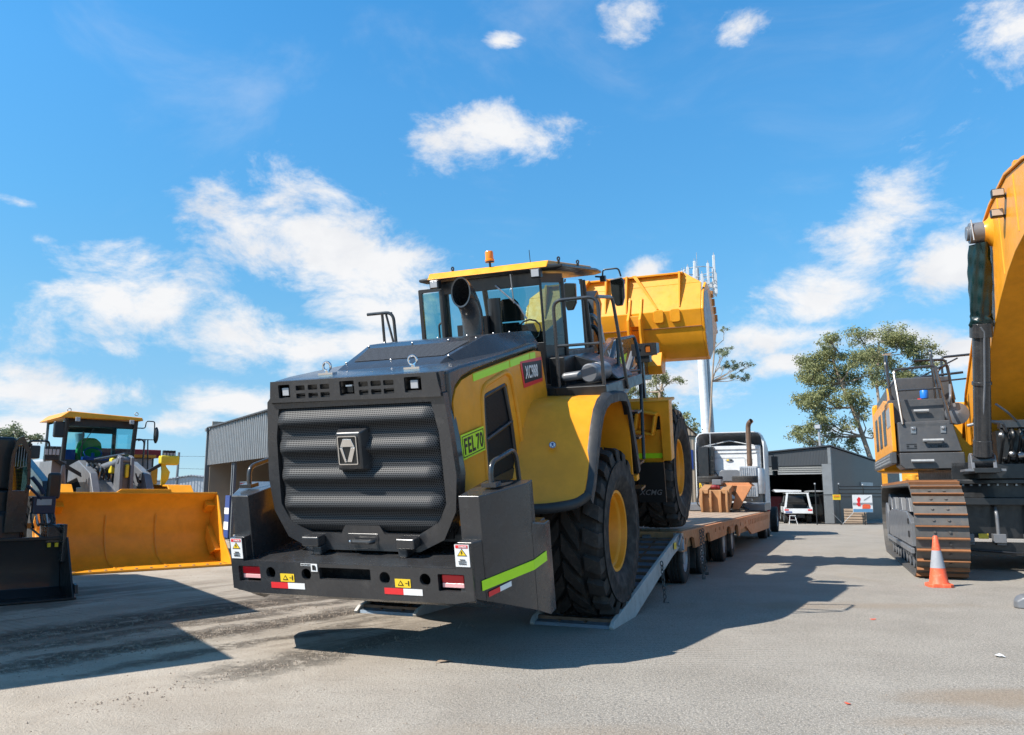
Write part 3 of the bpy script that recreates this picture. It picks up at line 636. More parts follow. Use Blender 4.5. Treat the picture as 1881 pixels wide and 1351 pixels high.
    for x in (-.72, .74):
        q = B().box(x - .07, x + .07, .48, .58, 3.13, 3.25).build('cab_work_light', 'black', cb, .015); B().box(x - .052, x + .052, .472, .482, 3.145, 3.235).build('lens', 'lamp', q, .01)
    b = B(); b.cyl((.04, .68, 3.34), (.04, .68, 3.44), .016, n=10); b.cyl((.04, .68, 3.41), (.04, .68, 3.43), .06, n=16); bc = b.build('beacon_mount', 'black', cb)
    b = B(); b.lathe([(.0, 0), (.062, 0), (.064, .02), (.055, .03), (.054, .12), (.045, .135), (0, .138)], (.04, .68, 3.43), (0, 0, 1), 24); b.build('amber_beacon', 'amber', bc)
    b = B(); b.tube([(.60, .72, 3.33), (.595, .72, 3.52)], .005, 6); b.ball((.60, .72, 3.335), .018, 8); b.build('aerial', 'black', cb)
    for x, y in ((-.55, .75), (.88, 1.05), (.9, 1.85)):
        b = B()
        b.tube([(x + .016 * math.sin(k * math.pi / 6), y, 3.395 - .022 * math.cos(k * math.pi / 6)) for k in range(13)], .010, 6, cap=False); b.cyl((x, y, 3.33), (x, y, 3.38), .018, n=8); b.build('roof_eye', 'black', cb)
    # open door on the far side
    b = B(); T = fm((-1.12, 1.20, 2.55), (1, 0, 0), (0, 0, 1))
    dr = curve_mesh([rect(-.235, .235, -.75, .64, .02), rect(-.185, .19, -.70, .59, .02)], .05, T, 'cab_door', 'black', L)
    B().box(-1.30, -.93, 1.215, 1.22, 1.86, 3.13).build('door_glass', 'glass', dr)
    b = B().tube([(-.96, 1.15, 2.70), (-1.02, 1.12, 2.66), (-1.02, 1.12, 2.2)], .014, 8, .03).build('door_handle', 'black', dr)
    # mirror
    b = B(); b.tube([(.90, 2.72, 3.22), (1.02, 2.72, 3.20), (1.02, 2.72, 3.31), (1.27, 2.72, 3.31), (1.30, 2.72, 3.18)], .013, 8, .05); b.box(.98, 1.06, 2.68, 2.76, 3.13, 3.22); mi = b.build('mirror_arm', 'black', L)
    b = B(); P = [(1.13, 3.15), (1.30, 3.17), (1.34, 3.12), (1.33, 2.86), (1.29, 2.74), (1.20, 2.74), (1.14, 2.85)]
    b.prism(P, 'y', 2.70, 2.78); m2 = b.build('mirror_shell', 'black', mi, .015); B().prism([(1.15 + (x - 1.15) * .9 + .008, 2.95 + (z - 2.95) * .92) for x, z in P], 'y', 2.692, 2.70).build('mirror_glass', 'mirrorglass', m2)
    # ---- platform, rails, air cleaner, tank cover
    b = B(); b.box(1.06, 1.70, -.02, 1.9, 1.60, 1.745); b.prism([(.80, 1.60), (1.06, 1.60), (1.06, 1.745), (.92, 1.745)], 'y', .0, 1.0); b.box(.9, 1.1, .3, 1.1, 1.5, 2.1)
    b.prism([(.3, 1.75), (1.05, 1.75), (1.25, 2.08), (1.0, 2.08), (.5, 1.9)], 'x', .98, 1.52) if False else None
    b.build('platform', 'grey' if False else 'black', L, .01)
    b = B(); b.rings([[(x, y, z) for x, z in ((1.0, 1.76), (1.66, 1.76), (1.45, 1.98), (1.10, 2.10), (1.0, 2.10))] for y in (.75, 1.55)]); b.build('step_cover', 'black', L, .02)
    b = B(); b.lathe([(0, 0), (.10, 0), (.118, .02), (.12, .18), (.115, .2), (.105, .21), (.105, .25), (.118, .26), (.118, .5), (0, .5)], (1.44, .18, 1.885), (0.1, 1, 0), 28); b.cyl((1.12, .25, 1.85), (1.36, .25, 1.87), .055, n=16); b.ball((1.12, .25, 1.85), .055, 10)
    b.build('air_reservoir', 'grey', L)
    b = B(); x0, x1, y = 1.10, 1.66, .04
    b.tube([(x0, y, 1.74), (x0, y, 2.80), (x1, y, 2.80), (x1, y, 1.74)], .022, 10, .12); b.tube([(x0 + .02, y, 2.245), (x1, y, 2.245)], .018, 10)
    b.tube([(x1 - .02, y + .06, 2.80), (x1 + .02, .65, 2.80), (x1 + .06, .95, 1.62)], .022, 10, .1); b.build('handrail', 'char', L)
    b = B(); b.tube([(-1.45, .3, 1.70), (-1.45, .3, 2.85), (-1.30, .3, 2.85)], .02, 8); b.tube([(-1.62, .2, 2.86), (-1.22, .2, 2.86), (-1.20, .2, 1.70)], .022, 10, .12); b.tube([(-1.36, .25, 2.84), (-1.27, .25, 2.40), (-1.25, .25, 1.7)], .016, 8)
    b.build('handrail', 'char', L)
    # ladder rails ahead of the rear fender
    b = B(); b.tube([(1.50, 1.45, 2.25), (1.50, 2.45, 2.27), (1.60, 2.25, 1.9), (1.66, 1.80, .55)], .024, 10, .12); b.tube([(1.50, 1.45, 2.25), (1.52, 1.30, 1.55)], .022, 8); b.tube([(1.50, 1.45, 1.80), (1.60, 2.15, 1.78)], .018, 8)
    for z in (.15, .5, .85, 1.2): b.box(1.15, 1.65, 1.55 + z * .12, 1.80 + z * .12, z, z + .03)
    b.box(1.14, 1.18, 1.55, 1.95, .0, 1.6); b.build('ladder', 'black', L)
    # ---- rear fenders
    for s in (-1, 1):
        # profile in (y,z); outer edge follows the tyre, rear face slants
        pr = [(-1.42, .62), (-1.30, .88), (-1.05, 1.18), (-.72, 1.47), (-.45, 1.60), (-.25, 1.635), (.30, 1.62), (.72, 1.58)]
        pr = [(-1.30, .62), (-1.12, .86), (-.86, 1.18), (-.62, 1.43), (-.40, 1.575), (-.18, 1.62), (.30, 1.62), (.78, 1.58)]
        inn = [(-1.50, .62), (-1.34, .92), (-1.08, 1.30), (-.86, 1.53), (-.66, 1.64), (-.45, 1.66), (.30, 1.64), (.78, 1.60)]
        pr = inn[:]; out_ = [(-1.22, .62), (-1.05, .84), (-.80, 1.14), (-.57, 1.42), (-.36, 1.58), (-.14, 1.635), (.30, 1.62), (.76, 1.56)]
        b = B(); vs = []; th = .03
        xs = [.96, 1.2, 1.45, 1.70]
        for j, x in enumerate(xs):
            f = j / 3
            for (ya, za), (yb, zb) in zip(inn, out_): vs.append((s * x, ya + (yb - ya) * f, za + (zb - za) * f + (0 if j < 3 or za > .63 else .06)))
        n = len(inn); k = len(vs)
        vs2 = [(v[0], v[1] + .03, v[2] - .03) for v in vs]
        fs = []
        for j in range(3):
            for i in range(n - 1):
                q = (j * n + i, j * n + i + 1, (j + 1) * n + i + 1, (j + 1) * n + i); fs.append(q); fs.append(tuple(k + t for t in q[::-1]))
        for j in range(3):
            for i in (0, n - 1): q = (j * n + i, (j + 1) * n + i, k + (j + 1) * n + i, k + j * n + i); fs.append(q)
        for j in (0, 3):
            for i in range(n - 1): fs.append((j * n + i, j * n + i + 1, k + j * n + i + 1, k + j * n + i))
        fd = b.add(vs + vs2, fs).build('rear_fender', 'yellow', L, ang=50)
        # inner guard wall
        b = B(); b.prism([(-1.40, .65), (-.6, 1.6), (.78, 1.58), (1.10, .55), (1.02, .5), (.7, 1.1), (-.6, 1.12), (-1.2, .62)], 'x', s * 1.0, s * .97)
        b.box(min(s * 1.0, s * 1.72), max(s * 1.0, s * 1.72), .86, .90, .50, 1.56); b.box(min(s * .95, s * 1.74), max(s * .95, s * 1.74), .98, 1.12, .40, .47); b.build('inner_guard', 'yellow', fd)
        # rubber edge strip
        arc = [(-1.30, .585)] + out_[:1] + [(-1.08, .72), (-.93, .95), (-.76, 1.18), (-.56, 1.42), (-.36, 1.575), (-.12, 1.63), (.3, 1.615), (.72, 1.56), (.86, 1.42), (1.02, .95), (1.16, .52)]
        arc = [(-1.18, .64), (-1.02, .80), (-.84, 1.06), (-.66, 1.32), (-.50, 1.49), (-.32, 1.585), (-.10, 1.63), (.32, 1.62), (.68, 1.575), (.84, 1.43), (1.0, .98), (1.14, .52)]
        b = B(); rs = []
        for i, (y, z) in enumerate(arc):
            d = Vector((arc[min(i + 1, len(arc) - 1)][0] - arc[max(i - 1, 0)][0], arc[min(i + 1, len(arc) - 1)][1] - arc[max(i - 1, 0)][1])).normalized(); n_ = Vector((-d.y, d.x))
            if n_.x * (y) < -.3 and y > .8: pass
            rs.append([(s * x, y + n_.x * h, z + n_.y * h) for x, h in ((1.665, .030), (1.72, .030), (1.765, .0), (1.765, -.10), (1.73, -.10), (1.73, -.03), (1.665, -.03))])
        b.rings(rs); b.tube([(s * .96, -1.50, .60), (s * 1.35, -1.40, .58), (s * 1.62, -1.25, .60), (s * 1.73, -1.14, .68)], .055, 10, .15); b.build('fender_edge', 'seal', fd, ang=40)
    T = fm((1.33, -1.02, 1.19), (.94, .34, 0), (0, .55, .83))
    k = B().prism(circ(0, 0, .038, 20), 'z', .015, .019, T).build('restraint_label', 'label', L)
    curve_mesh([circ(0, 0, .038, 20), circ(0, 0, .032, 20)], .002, T @ Matrix.Translation((0, 0, .022)), 'label_rim', 'navy', k); B().prism([(-.018, -.022), (-.004, -.002), (-.016, .014), (0, .024), (.016, .012), (.006, -.004), (.018, -.022), (.010, -.022), (0, -.006), (-.010, -.022)], 'z', .019, .022, T).build('label_print', 'navy', k)
    # ---- wheels
    for s in (-1, 1):
        tyre_rim(L, s * 1.31, 0, 0, 1.0, .92, s, .475, ph=.1)
        tyre_rim(L, s * 1.31, 4.15, 0, 1.0, .92, s, .475, ph=.2)
    # ---- frame, axles
    b = B(); b.box(-.55, .55, -2.3, 1.6, -.05, .75); b.box(-.5, .5, 2.3, 5.0, -.1, .9); b.cyl((-.9, 0, 0), (.9, 0, 0), .25, n=16); b.cyl((-.9, 4.15, 0), (.9, 4.15, 0), .25, n=16)
    b.cyl((0, 2.05, -.1), (0, 2.05, 1.0), .22, n=16); b.box(-.9, .9, -1.6, -.2, .55, 1.1); b.box(-.97, .97, -2.6, -1.0, .55, 1.0); b.box(-.96, .96, -.9, .6, .9, 1.75); b.box(-.8, .8, .5, 2.2, .7, 1.5)
    b.build('chassis', 'black', L)
    B().box(-1.70, -1.28, 2.92, 2.96, -.32, .30).build('mudflap', 'ink', L); mf = B().box(1.28, 1.70, 2.92, 2.96, -.32, .30).build('mudflap', 'ink', L)
    text('XCMG', .36, .085, fm((1.47, 2.915, -.16), (1, 0, 0), (0, 0, 1)), 'flap_text', 'steel', mf, shear=.3)
    # ---- front fender with its step box and reflector
    for s in (-1, 1):
        b = B()
        b.prism([(s * 1.12, 1.0), (s * 1.12, 1.24), (s * 1.82, 1.24), (s * 1.80, .30), (s * 1.66, .30), (s * 1.66, 1.0)], 'y', 3.05, 3.30)
        b.box(min(s * 1.15, s * 1.66), max(s * 1.15, s * 1.66), 3.12, 3.18, .27, .78); b.box(min(s * 1.1, s * 1.82), max(s * 1.1, s * 1.82), 3.05, 3.55, 1.20, 1.245)
        ff = b.build('front_fender', 'yellow', L, .015)
        b = B(); T = Matrix.Translation((s * 1.45, 2.98, .92)) @ Matrix.Rotation(R_(12 * s), 4, 'Y')
        b.box(-.16, .16, -.10, .10, .14, .18, T); b.box(-.16, .16, -.10, .10, -.18, -.14, T); b.box(-.16, -.11, -.10, .10, -.14, .14, T); b.box(.12, .16, -.10, .10, -.14, .14, T); b.box(-.11, .12, .06, .10, -.14, .14, T)
        b.build('step_box', 'yellow', ff, .015)
        B().box(min(s * 1.15, s * 1.66), max(s * 1.15, s * 1.66), 3.113, 3.119, .335, .415).build('lime_strip', 'lime', ff)
        b = B(); b.box(min(s * 1.1, s * 1.66), max(s * 1.1, s * 1.66), 3.2, 3.4, .78, 1.0); b.tube([(s * 1.18, 2.9, .6), (s * 1.2, 2.95, .95), (s * 1.28, 3.0, 1.1)], .03, 8); b.tube([(s * 1.25, 2.9, .7), (s * 1.3, 2.95, 1.0)], .025, 8); b.build('fender_hoses', 'black', ff)
    # ---- head lamp towers
    for s in (-1, 1):
        b = B(); T = fm((s * 1.39, 3.50, 2.03), (1, 0, 0), (0, 0, 1))
        q = curve_mesh([rect(-.20, .21, -.10, .10, .01), circ(-.07 * s, -.01, .028), rect(.065 * s - .05, .065 * s + .05, -.055, .065, .03)], .03, T, 'lamp_tower', 'char', L)
        b = B(); b.box(s * 1.39 - .19, s * 1.39 + .20, 3.53, 3.75, 1.95, 2.12); b.box(s * 1.37 - .14, s * 1.37 + .10, 3.52, 3.70, 1.82, 1.95); b.box(s * 1.30 - .05, s * 1.30 + .05, 3.55, 3.65, 1.2, 1.85); b.build('tower_body', 'black', q, .01)
        B().box(s * 1.39 + .065 * s - .035, s * 1.39 + .065 * s + .035, 3.51, 3.54, 1.985, 2.085).build('indicator', 'amberdark', q)
    # ---- lifting arms
    for s in (-1, 1):
        b = B(); b.prism([(2.9, 1.55), (3.2, 1.45), (4.3, 1.62), (5.3, 1.60), (6.3, 1.35), (6.9, 1.30), (6.95, 1.75), (6.2, 2.05), (5.2, 2.24), (4.2, 2.25), (3.1, 1.95)], 'x', s * .62, s * .75)
        ar = b.build('lift_arm', 'char', L, .015)
        if s > 0:
            T = fm((.753, 4.15, 2.00), (0, 1, .10), (0, -.1, 1)); text('XCMG', 1.15, .20, T, 'arm_text', 'label', ar, shear=.25)
            q = B().prism([(-.75, -.27), (.5, -.27), (.68, -.13), (-.57, -.13)], 'z', .0, .006, T @ Matrix.Translation((.1, 0, 0))).build('arm_stripe', 'lime', ar)
            text('24.8000T', .6, .07, T @ Matrix.Translation((.02, -.20, .008)), 'arm_text', 'ink', ar, shear=.25)
        b = B(); b.tube([(s * .85, 2.6, 1.05), (s * .85, 4.9, 1.55)], .11, 14); b.tube([(s * .85, 4.9, 1.55), (s * .85, 5.6, 1.70)], .055, 12); b.build('lift_cylinder', 'grey', L)
        b = B(); b.tube([(s * 1.0, 2.55, 1.65), (s * 1.0, 3.3, 2.2)], .04, 8); b.tube([(s * 1.08, 3.0, 1.35), (s * 1.12, 3.9, 1.98)], .05, 8); b.build('brace', 'grey', L)
    b = B(); b.prism([(2.7, .8), (3.4, .8), (3.4, 2.3), (3.1, 2.6), (2.8, 2.3)], 'x', -.45, -.30); b.prism([(2.7, .8), (3.4, .8), (3.4, 2.3), (3.1, 2.6), (2.8, 2.3)], 'x', .30, .45); b.cyl((-.5, 3.1, 2.3), (.5, 3.1, 2.3), .09, n=12)
    b.tube([(0, 3.1, 2.35), (0, 4.6, 2.75)], .14, 14); b.tube([(0, 4.6, 2.75), (0, 5.4, 2.95)], .07, 12); b.prism([(5.0, 2.2), (5.3, 2.0), (5.75, 2.9), (5.5, 3.15), (5.2, 3.0)], 'x', -.14, .14)
    b.tube([(.55, 2.9, 2.35), (.75, 2.9, 2.5), (.85, 2.95, 2.3), (.8, 3.0, 1.9)], .04, 8, .1); b.tube([(.5, 2.8, 2.1), (.62, 2.9, 2.45), (.7, 3.0, 2.0)], .03, 8, .1); b.box(.55, .80, 2.75, 3.0, 1.6, 2.05); b.build('tilt_linkage', 'black', L, .01)
    b = B(); b.tube([(.7, 2.75, 2.62), (.82, 2.72, 2.64), (.9, 2.75, 2.5), (.92, 2.8, 2.2)], .035, 10, .08); b.box(.66, .78, 2.70, 2.80, 2.15, 2.33); b.build('hydraulic_pipe', 'steel', L)
    # ---- bucket
    bk = B()
    back = [(7.10, 3.20), (7.02, 3.05), (6.80, 2.665), (6.84, 2.33), (6.90, 2.05), (6.98, 1.85), (7.10, 1.70), (7.30, 1.63), (7.9, 1.78), (8.62, 2.16)]
    bk.sweep(back, .05, 'x', -1.84, 1.84)
    sd = [(7.42, 3.20), (7.02, 3.02), (6.80, 2.665), (6.84, 2.33), (6.90, 2.05), (6.98, 1.85), (7.10, 1.70), (7.30, 1.63), (7.9, 1.78), (8.62, 2.22), (8.45, 2.6), (7.95, 3.05)]
    for s in (-1, 1): bk.prism(sd, 'x', s * 1.84, s * 1.89)
    bu = bk.build('bucket', 'yellow', L, .012)
    # trim the far corners of the top edge: a sloped cheek
    b = B(); b.box(-1.84, 1.84, 6.80, 6.812, 2.325, 2.34); b.build('bucket_seam', 'ink', bu) if False else None
    def gus(x0, x1, z0, z1, w=.04):
        # leaning stiffener on the upper back, from (x0,z0) at the lip to (x1,z1)
        def yb(z): return 6.80 + (z - 2.665) * (.42 / .755)
        y0, y1 = yb(z0), yb(z1)
        vs = [(x0 - w, y0 - .16, z0 + .03), (x0 + w, y0 - .16, z0 + .03), (x0 + w, y0 + .02, z0), (x0 - w, y0 + .02, z0), (x1 - w * .5, y1 - .02, z1), (x1 + w * .5, y1 - .02, z1), (x1 + w * .5, y1 + .02, z1), (x1 - w * .5, y1 + .02, z1)]
        return B().add(vs, [(0, 1, 2, 3), (4, 7, 6, 5), (0, 4, 5, 1), (1, 5, 6, 2), (2, 6, 7, 3), (3, 7, 4, 0)])
    for x0, x1, z1, w in ((.50, .98, 2.72, .04), (1.42, 1.42, 2.74, .02), (-.10, -.10, 2.74, .02), (-.5, -.98, 2.72, .04), (-1.42, -1.42, 2.74, .02), (.34, .34, 2.7, .02)): gus(x0, x1, 3.42, z1, w).build('stiffener', 'yellow', bu)
    q = [(-1.84, 3.195), (1.84, 3.195), (1.50, 3.42), (-1.50, 3.42)]; yy = lambda z: 6.80 + (z - 2.665) * .556
    b = B(); b.rings([[(x, yy(z) - .0, z) for x, z in q], [(x, yy(z) + .05, z - .02) for x, z in q]]); b.box(-1.48, 1.48, 7.12, 7.27, 3.40, 3.44); b.build('top_lip', 'yellow', bu, .008)
    b = B(); b.prism([(6.83, 2.33), (6.845, 2.33), (6.87, 1.95), (6.85, 1.95)], 'x', -1.8, 1.8) if False else b.box(-1.83, 1.83, 6.822, 6.84, 2.322, 2.338); b.build('seam', 'rust', bu)
    for x in (1.0, 1.33, -1.0, -1.33):
        b = B(); P = rect(x - .10, x + .10, 2.44, 2.70, .05); b.prism([(p[0], p[1]) for p in P], 'y', 6.775, 6.83); b.build('wear_pad', 'yellow', bu, .01)
    for s in (-1, 1):
        for x in (.38, .62):
            b = B(); b.prism([(6.95, 3.0), (6.78, 2.70), (6.62, 2.55), (6.60, 2.3), (6.66, 1.9), (6.55, 1.6), (6.58, 1.40), (6.78, 1.36), (6.98, 1.5), (7.1, 1.72), (6.9, 1.9), (6.85, 2.4)], 'x', s * x, s * (x + .05)); b.build('hinge_plate', 'yellow', bu, .01)
        b = B(); b.box(min(s * .43, s * .62), max(s * .43, s * .62), 6.72, 6.84, 2.40, 2.62); b.cyl((s * .3, 6.70, 1.50), (s * .75, 6.70, 1.50), .09, n=14); b.build('hinge_boss', 'yellow2', bu, .01)
        b = B(); b.prism([(6.80, 1.86), (7.1, 1.70), (6.98, 1.42), (6.7, 1.42), (6.6, 1.6)], 'x', s * .74, s * 1.02); b.build('hinge_boss', 'yellow', bu, .015)
    b = B(); b.box(-1.88, 1.88, 8.50, 8.72, 2.12, 2.19)
    for k in range(8): x = -1.7 + k * 3.4 / 7; b.box(x - .09, x + .09, 8.5, 8.95, 2.13, 2.22)
    for s in (-1, 1):
        for k in range(4): y = 8.50 - k * .14; z = 2.45 + k * .17; b.cbox((s * 1.89, y, z), (.06, .12, .15))
    b.build('cutting_edge', 'orange_old', bu)
    for s in (-1, 1):
        B().prism([(7.03, 2.98), (6.84, 2.665), (6.88, 2.33), (6.94, 2.07), (7.02, 1.88), (7.13, 1.74), (7.30, 1.67), (7.75, 1.79), (7.9, 2.4), (7.5, 3.05)], 'x', s * 1.891, s * 1.894).build('side_wear_plate', 'galv', bu)
    return L
hero_root = hero()
# ================================================================== low loader trailer and prime mover
def road_wheel(parent, x, y, z, R=.43, w=.26, side=1, mat='galv'):
    b = B(); rr = R * .56
    b.lathe([(rr, w * .46), (rr * .93, w * .46), (rr * .88, w * .38), (rr * .80, w * .30), (rr * .5, w * .12), (rr * .45, w * .42), (rr * .3, w * .45), (0, w * .45)], (x, y, z), (side, 0, 0), 32)
    for k in range(8): a = k * math.pi / 4; q = (x + side * w * .15, y + math.cos(a) * rr * .62, z + math.sin(a) * rr * .62); b.cyl(q, (q[0] + side * .04, q[1], q[2]), .018, n=6)
    o = b.build('wheel', mat, parent)
    t = B(); w2 = w / 2
    p = [(rr * .98, w2 * .8), (rr * 1.05, w2 * .98), (R * .8, w2 * 1.05), (R * .93, w2 * 1.0), (R * .985, w2 * .9), (R, w2 * .8)]
    for u in (.42, .0, -.42): p += [(R, w2 * u + .022), (R - .014, w2 * u + .016), (R - .014, w2 * u - .012), (R, w2 * u - .018)]
    p += [(R, -w2 * .8), (R * .985, -w2 * .9), (R * .93, -w2), (R * .8, -w2 * 1.05), (rr * .98, -w2 * .8)]
    t.lathe(p, (x, y, z), (side, 0, 0), 40); t.build('tyre', 'oldrubber', o); return o
def trailer():
    T = empty('low_loader_trailer', frame(RX * -4.1 + DY * 20, 22.4), 'dusty orange low loader trailer with timber deck, under the big wheel loader', 'trailer')
    SHIFT[0] = Matrix.Translation((4.1, -20, 0))
    b = B(); b.box(-5.78, -2.54, 13.05, 29.6, .60, .893)
    b.build('deck_frame', 'orange_old', T)
    b = B()
    for k in range(9): x = -5.72 + k * .355; b.box(x, x + .335, 13.45, 29.6, .86, .915)
    b.build('deck_boards', 'timber', T, .006)
    pr = [(13.08, .865), (13.08, .59), (13.2, .57), (13.55, .565), (13.62, .70), (13.80, .765), (14.05, .78), (14.28, .74), (14.40, .57), (15.38, .585), (15.44, .70), (15.6, .765), (15.8, .775), (16.02, .75), (16.12, .585), (17.9, .60), (18.38, .61), (18.45, .72), (18.62, .775), (18.85, .78), (19.1, .74), (19.18, .60), (19.80, .61), (19.88, .72), (20.05, .77), (20.28, .77), (20.5, .72), (20.62, .47), (20.8, .47), (21.2, .62), (22.26, .655), (23.6, .39), (24.2, .38), (29.2, .34), (29.84, .865)]
    holes = [rect(y, y + w, z, z + h) for y, w, z, h in ((13.42, .09, .68, .10), (16.75, .10, .735, .075), (17.25, .05, .745, .07), (17.35, .12, .745, .07), (17.9, .10, .745, .07), (19.45, .06, .74, .07), (19.62, .06, .74, .07), (21.0, .12, .70, .09), (22.1, .10, .72, .09))] + [rect(22.9 + k * .45, 23.08 + k * .45, .66, .80) for k in range(14)]
    TT = fm((-2.46 + 4.1, -20, 0), (0, 1, 0), (0, 0, 1))
    sp = curve_mesh([pr] + holes, .05, TT, 'side_plate', 'orange', T)
    B().box(-2.56, -2.50, 13.1, 29.7, .42, .86).build('inner_plate', 'void', sp) if False else B().box(-2.58, -2.52, 16.2, 18.3, .62, .86).build('inner_plate', 'orange_old', sp)
    B().box(-2.58, -2.52, 20.9, 29.5, .5, .86).build('inner_plate', 'orange_old', sp)
    b = B(); b.box(-2.50, -2.45, 13.08, 29.84, .865, .90); b.build('deck_edge', 'orange', sp)
    b = B(); b.prism([(-5.79, .865), (-5.79, .5), (-5.74, .5), (-5.74, .865)], 'y', 13.08, 29.84); b.build('side_plate', 'orange', T)
    for s in (14.02, 15.78, 18.80, 20.24):
        for x, sd in ((-2.70, 1), (-5.50, -1)):
            road_wheel(T, x, s, .42, .42, .26, sd); road_wheel(T, x - sd * .32, s, .42, .42, .26, sd)
        B().cyl((-5.3, s, .42), (-2.9, s, .42), .07, n=10).build('axle', 'black', T)
    b = B(); b.box(-5.2, -3.1, 13.3, 21, .45, .62); b.build('axle_frame', 'black', T)
    # mud guards between the wheels
    for s in (14.9, 19.5): B().box(-2.98, -2.56, s - .02, s + .02, .18, .60).build('mud_flap', 'oldrubber', T)
    # ramps
    for x0, x1 in ((-3.47, -2.47), (-5.87, -4.97)):
        b = B(); b.prism([(8.99, .0), (10.0, .0), (12.5, .56), (13.0, .64), (13.05, .80), (9.0, .035)], 'x', x0 + .05, x1 - .05)
        rp = b.build('ramp', 'ramp', T)
        for k in range(13):
            f = (k + .4) / 13; y = 9.0 + 4.05 * f; z = .035 + .765 * f
            b = B(); b.prism([(y - .022, z - .01), (y + .022, z), (y + .022, z + .035), (y - .022, z + .030)], 'x', x0 + .05, x1 - .05); b.build('cleat', 'pipe', rp)
        for x in (x0 + .33, x0 + .64):
            b = B(); b.prism([(9.05, .04), (13.0, .785), (13.0, .80), (9.05, .055)], 'x', x - .015, x + .015); b.build('ramp_rib', 'pipe', rp)
        for xa, xb in ((x1 - .05, x1), (x0, x0 + .05)):
            b = B(); b.prism([(8.97, -.0), (10.0, .0), (12.38, .55), (13.0, .66), (13.0, .88), (12.3, .735), (9.03, .085), (8.95, .03)], 'x', xa, xb); b.build('ramp_side', 'rampwhite', rp, .006)
    for x in (-3.0, -3.4, -5.1, -5.7): B().cyl((x - .06, 13.0, .78), (x + .06, 13.0, .78), .07, n=12).build('ramp_hinge', 'steel', T)
    b = B(); b.tube([(-2.44, 12.7, .70), (-2.42, 12.9, .86), (-2.44, 13.1, .80), (-2.42, 13.0, .62)], .02, 8, .05); b.box(-2.56, -2.43, 12.95, 13.12, .60, .88); b.build('ramp_hinge', 'steel', T)
    B().box(-2.455, -2.45, 12.45, 12.62, .66, .76).build('reflector', 'warn', T)
    # gooseneck
    b = B()
    b.prism([(-4.27, .90), (-3.44, .90), (-3.34, 1.30), (-3.36, 1.62), (-4.30, 1.62), (-4.34, 1.30)], 'y', 26.3, 26.7)
    gn = b.build('gooseneck', 'orange_old', T, .02)
    b = B()
    for x in (-4.26, -3.98, -3.68, -3.48): b.prism([(26.18, .92), (26.30, .92), (26.30, 1.60), (26.12, 1.60), (26.08, 1.2)], 'x', x, x + .07)
    b.build('neck_rib', 'orange_old', gn, .01)
    for x0, x1 in ((-4.30, -4.02), (-3.62, -3.36)):
        b = B(); b.prism([(26.2, 1.50), (26.2, 1.64), (27.6, 1.86), (30.0, 1.55), (30.0, 1.35), (27.6, 1.60)], 'x', x0, x1); b.build('neck_arm', 'orange_old', gn, .015)
    b = B(); b.prism([(-3.9, 1.75), (-2.75, 1.75), (-2.85, 1.86), (-3.9, 1.86)], 'y', 27.1, 28.1); b.prism([(-3.4, 1.0), (-3.2, 1.0), (-2.75, 1.75), (-3.2, 1.78)], 'y', 27.0, 27.2); b.build('wheel_carrier', 'orange', gn, .01)
    b = B(); b.box(-3.95, -3.66, 26.6, 27.1, 1.78, 1.96); b.build('neck_motor', 'grey', gn, .02)
    b = B(); b.ball((-3.86, 26.45, 1.72), .10, 8, (1.2, .8, .7)); b.ball((-3.74, 26.5, 1.70), .07, 8); b.build('strap_bundle', 'crimson', gn)
    b = B(); b.box(-3.05, -2.45, 29.6, 29.7, .865, .93); b.build('marker_rail', 'red', T)
    b = B(); b.tube([(-3.2, 27.2, 1.5), (-3.1, 27.3, 1.1), (-2.9, 27.3, 1.0)], .03, 8, .1); b.tube([(-4.4, 26.9, 1.7), (-4.5, 26.8, 1.2), (-4.3, 26.8, 1.0)], .02, 8, .1); b.build('air_hose', 'black', gn)
    SHIFT[0] = None
    # spare wheels
    for i, (x, lab) in enumerate(((-4.15, 'spare truck tyre lying flat on the trailer neck, the left one of the pair'), (-3.02, 'spare truck tyre lying flat on the orange carrier, nearer the rusty exhaust'))):
        o = RX * x + DY * 27.6 + Vector((0, 0, 1.86 + .0))
        b = B(); b.lathe([(.23, .02), (.26, .0), (.40, .0), (.42, .03), (.42, .07), (.41, .075), (.41, .09), (.42, .095), (.42, .13), (.41, .135), (.41, .15), (.42, .155), (.42, .19), (.40, .22), (.26, .22), (.23, .20), (.23, .02)], (0, 0, 0), (0, 0, 1), 40)
        sw = b.build('spare_tyre', 'oldrubber'); sw.location = o; tag(sw, lab, 'tyre', 'spare tyres on the trailer neck')
    return T
trailer()
def chain(p0, p1, label, hook=True):
    p0, p1 = Vector(p0), Vector(p1); n = max(4, int((p1 - p0).length / .052)); b = B(); d = (p1 - p0).normalized(); a = d.orthogonal().normalized(); c = d.cross(a)
    for i in range(n):
        q = p0 + (p1 - p0) * (i / n); s = a if i % 2 else c
        b.tube([q + d * (.028 + .036 * math.cos(t)) + s * .022 * math.sin(t) for t in [k * math.pi / 5 for k in range(11)]], .0075, 6, cap=False)
    if hook: b.tube([p1, p1 + d * .05 + s * .02, p1 + d * .10, p1 + d * .09 - s * .05, p1 + d * .05 - s * .05], .014, 8); b.cbox(p1 + d * .08, (.05, .03, .05))
    o = b.build('chain', 'shoe'); mid = p0; o.data.transform(Matrix.Translation(-mid)); o.location = mid
    tag(o, label, 'chain', 'lashing chains on the trailer')
def P_(r, s, z): return RX * r + DY * s + Vector((0, 0, z))
chain(P_(-2.43, 11.40, .56), P_(-2.40, 11.42, .06), 'dark lashing chain hanging off the white edge of the ramp')
chain(P_(-2.42, 14.70, .86), P_(-2.40, 14.72, .10), 'lashing chain on the orange side plate, the one nearer the camera')
chain(P_(-2.42, 14.98, .87), P_(-2.40, 15.0, .16), 'lashing chain on the orange side plate, the one nearer the truck')
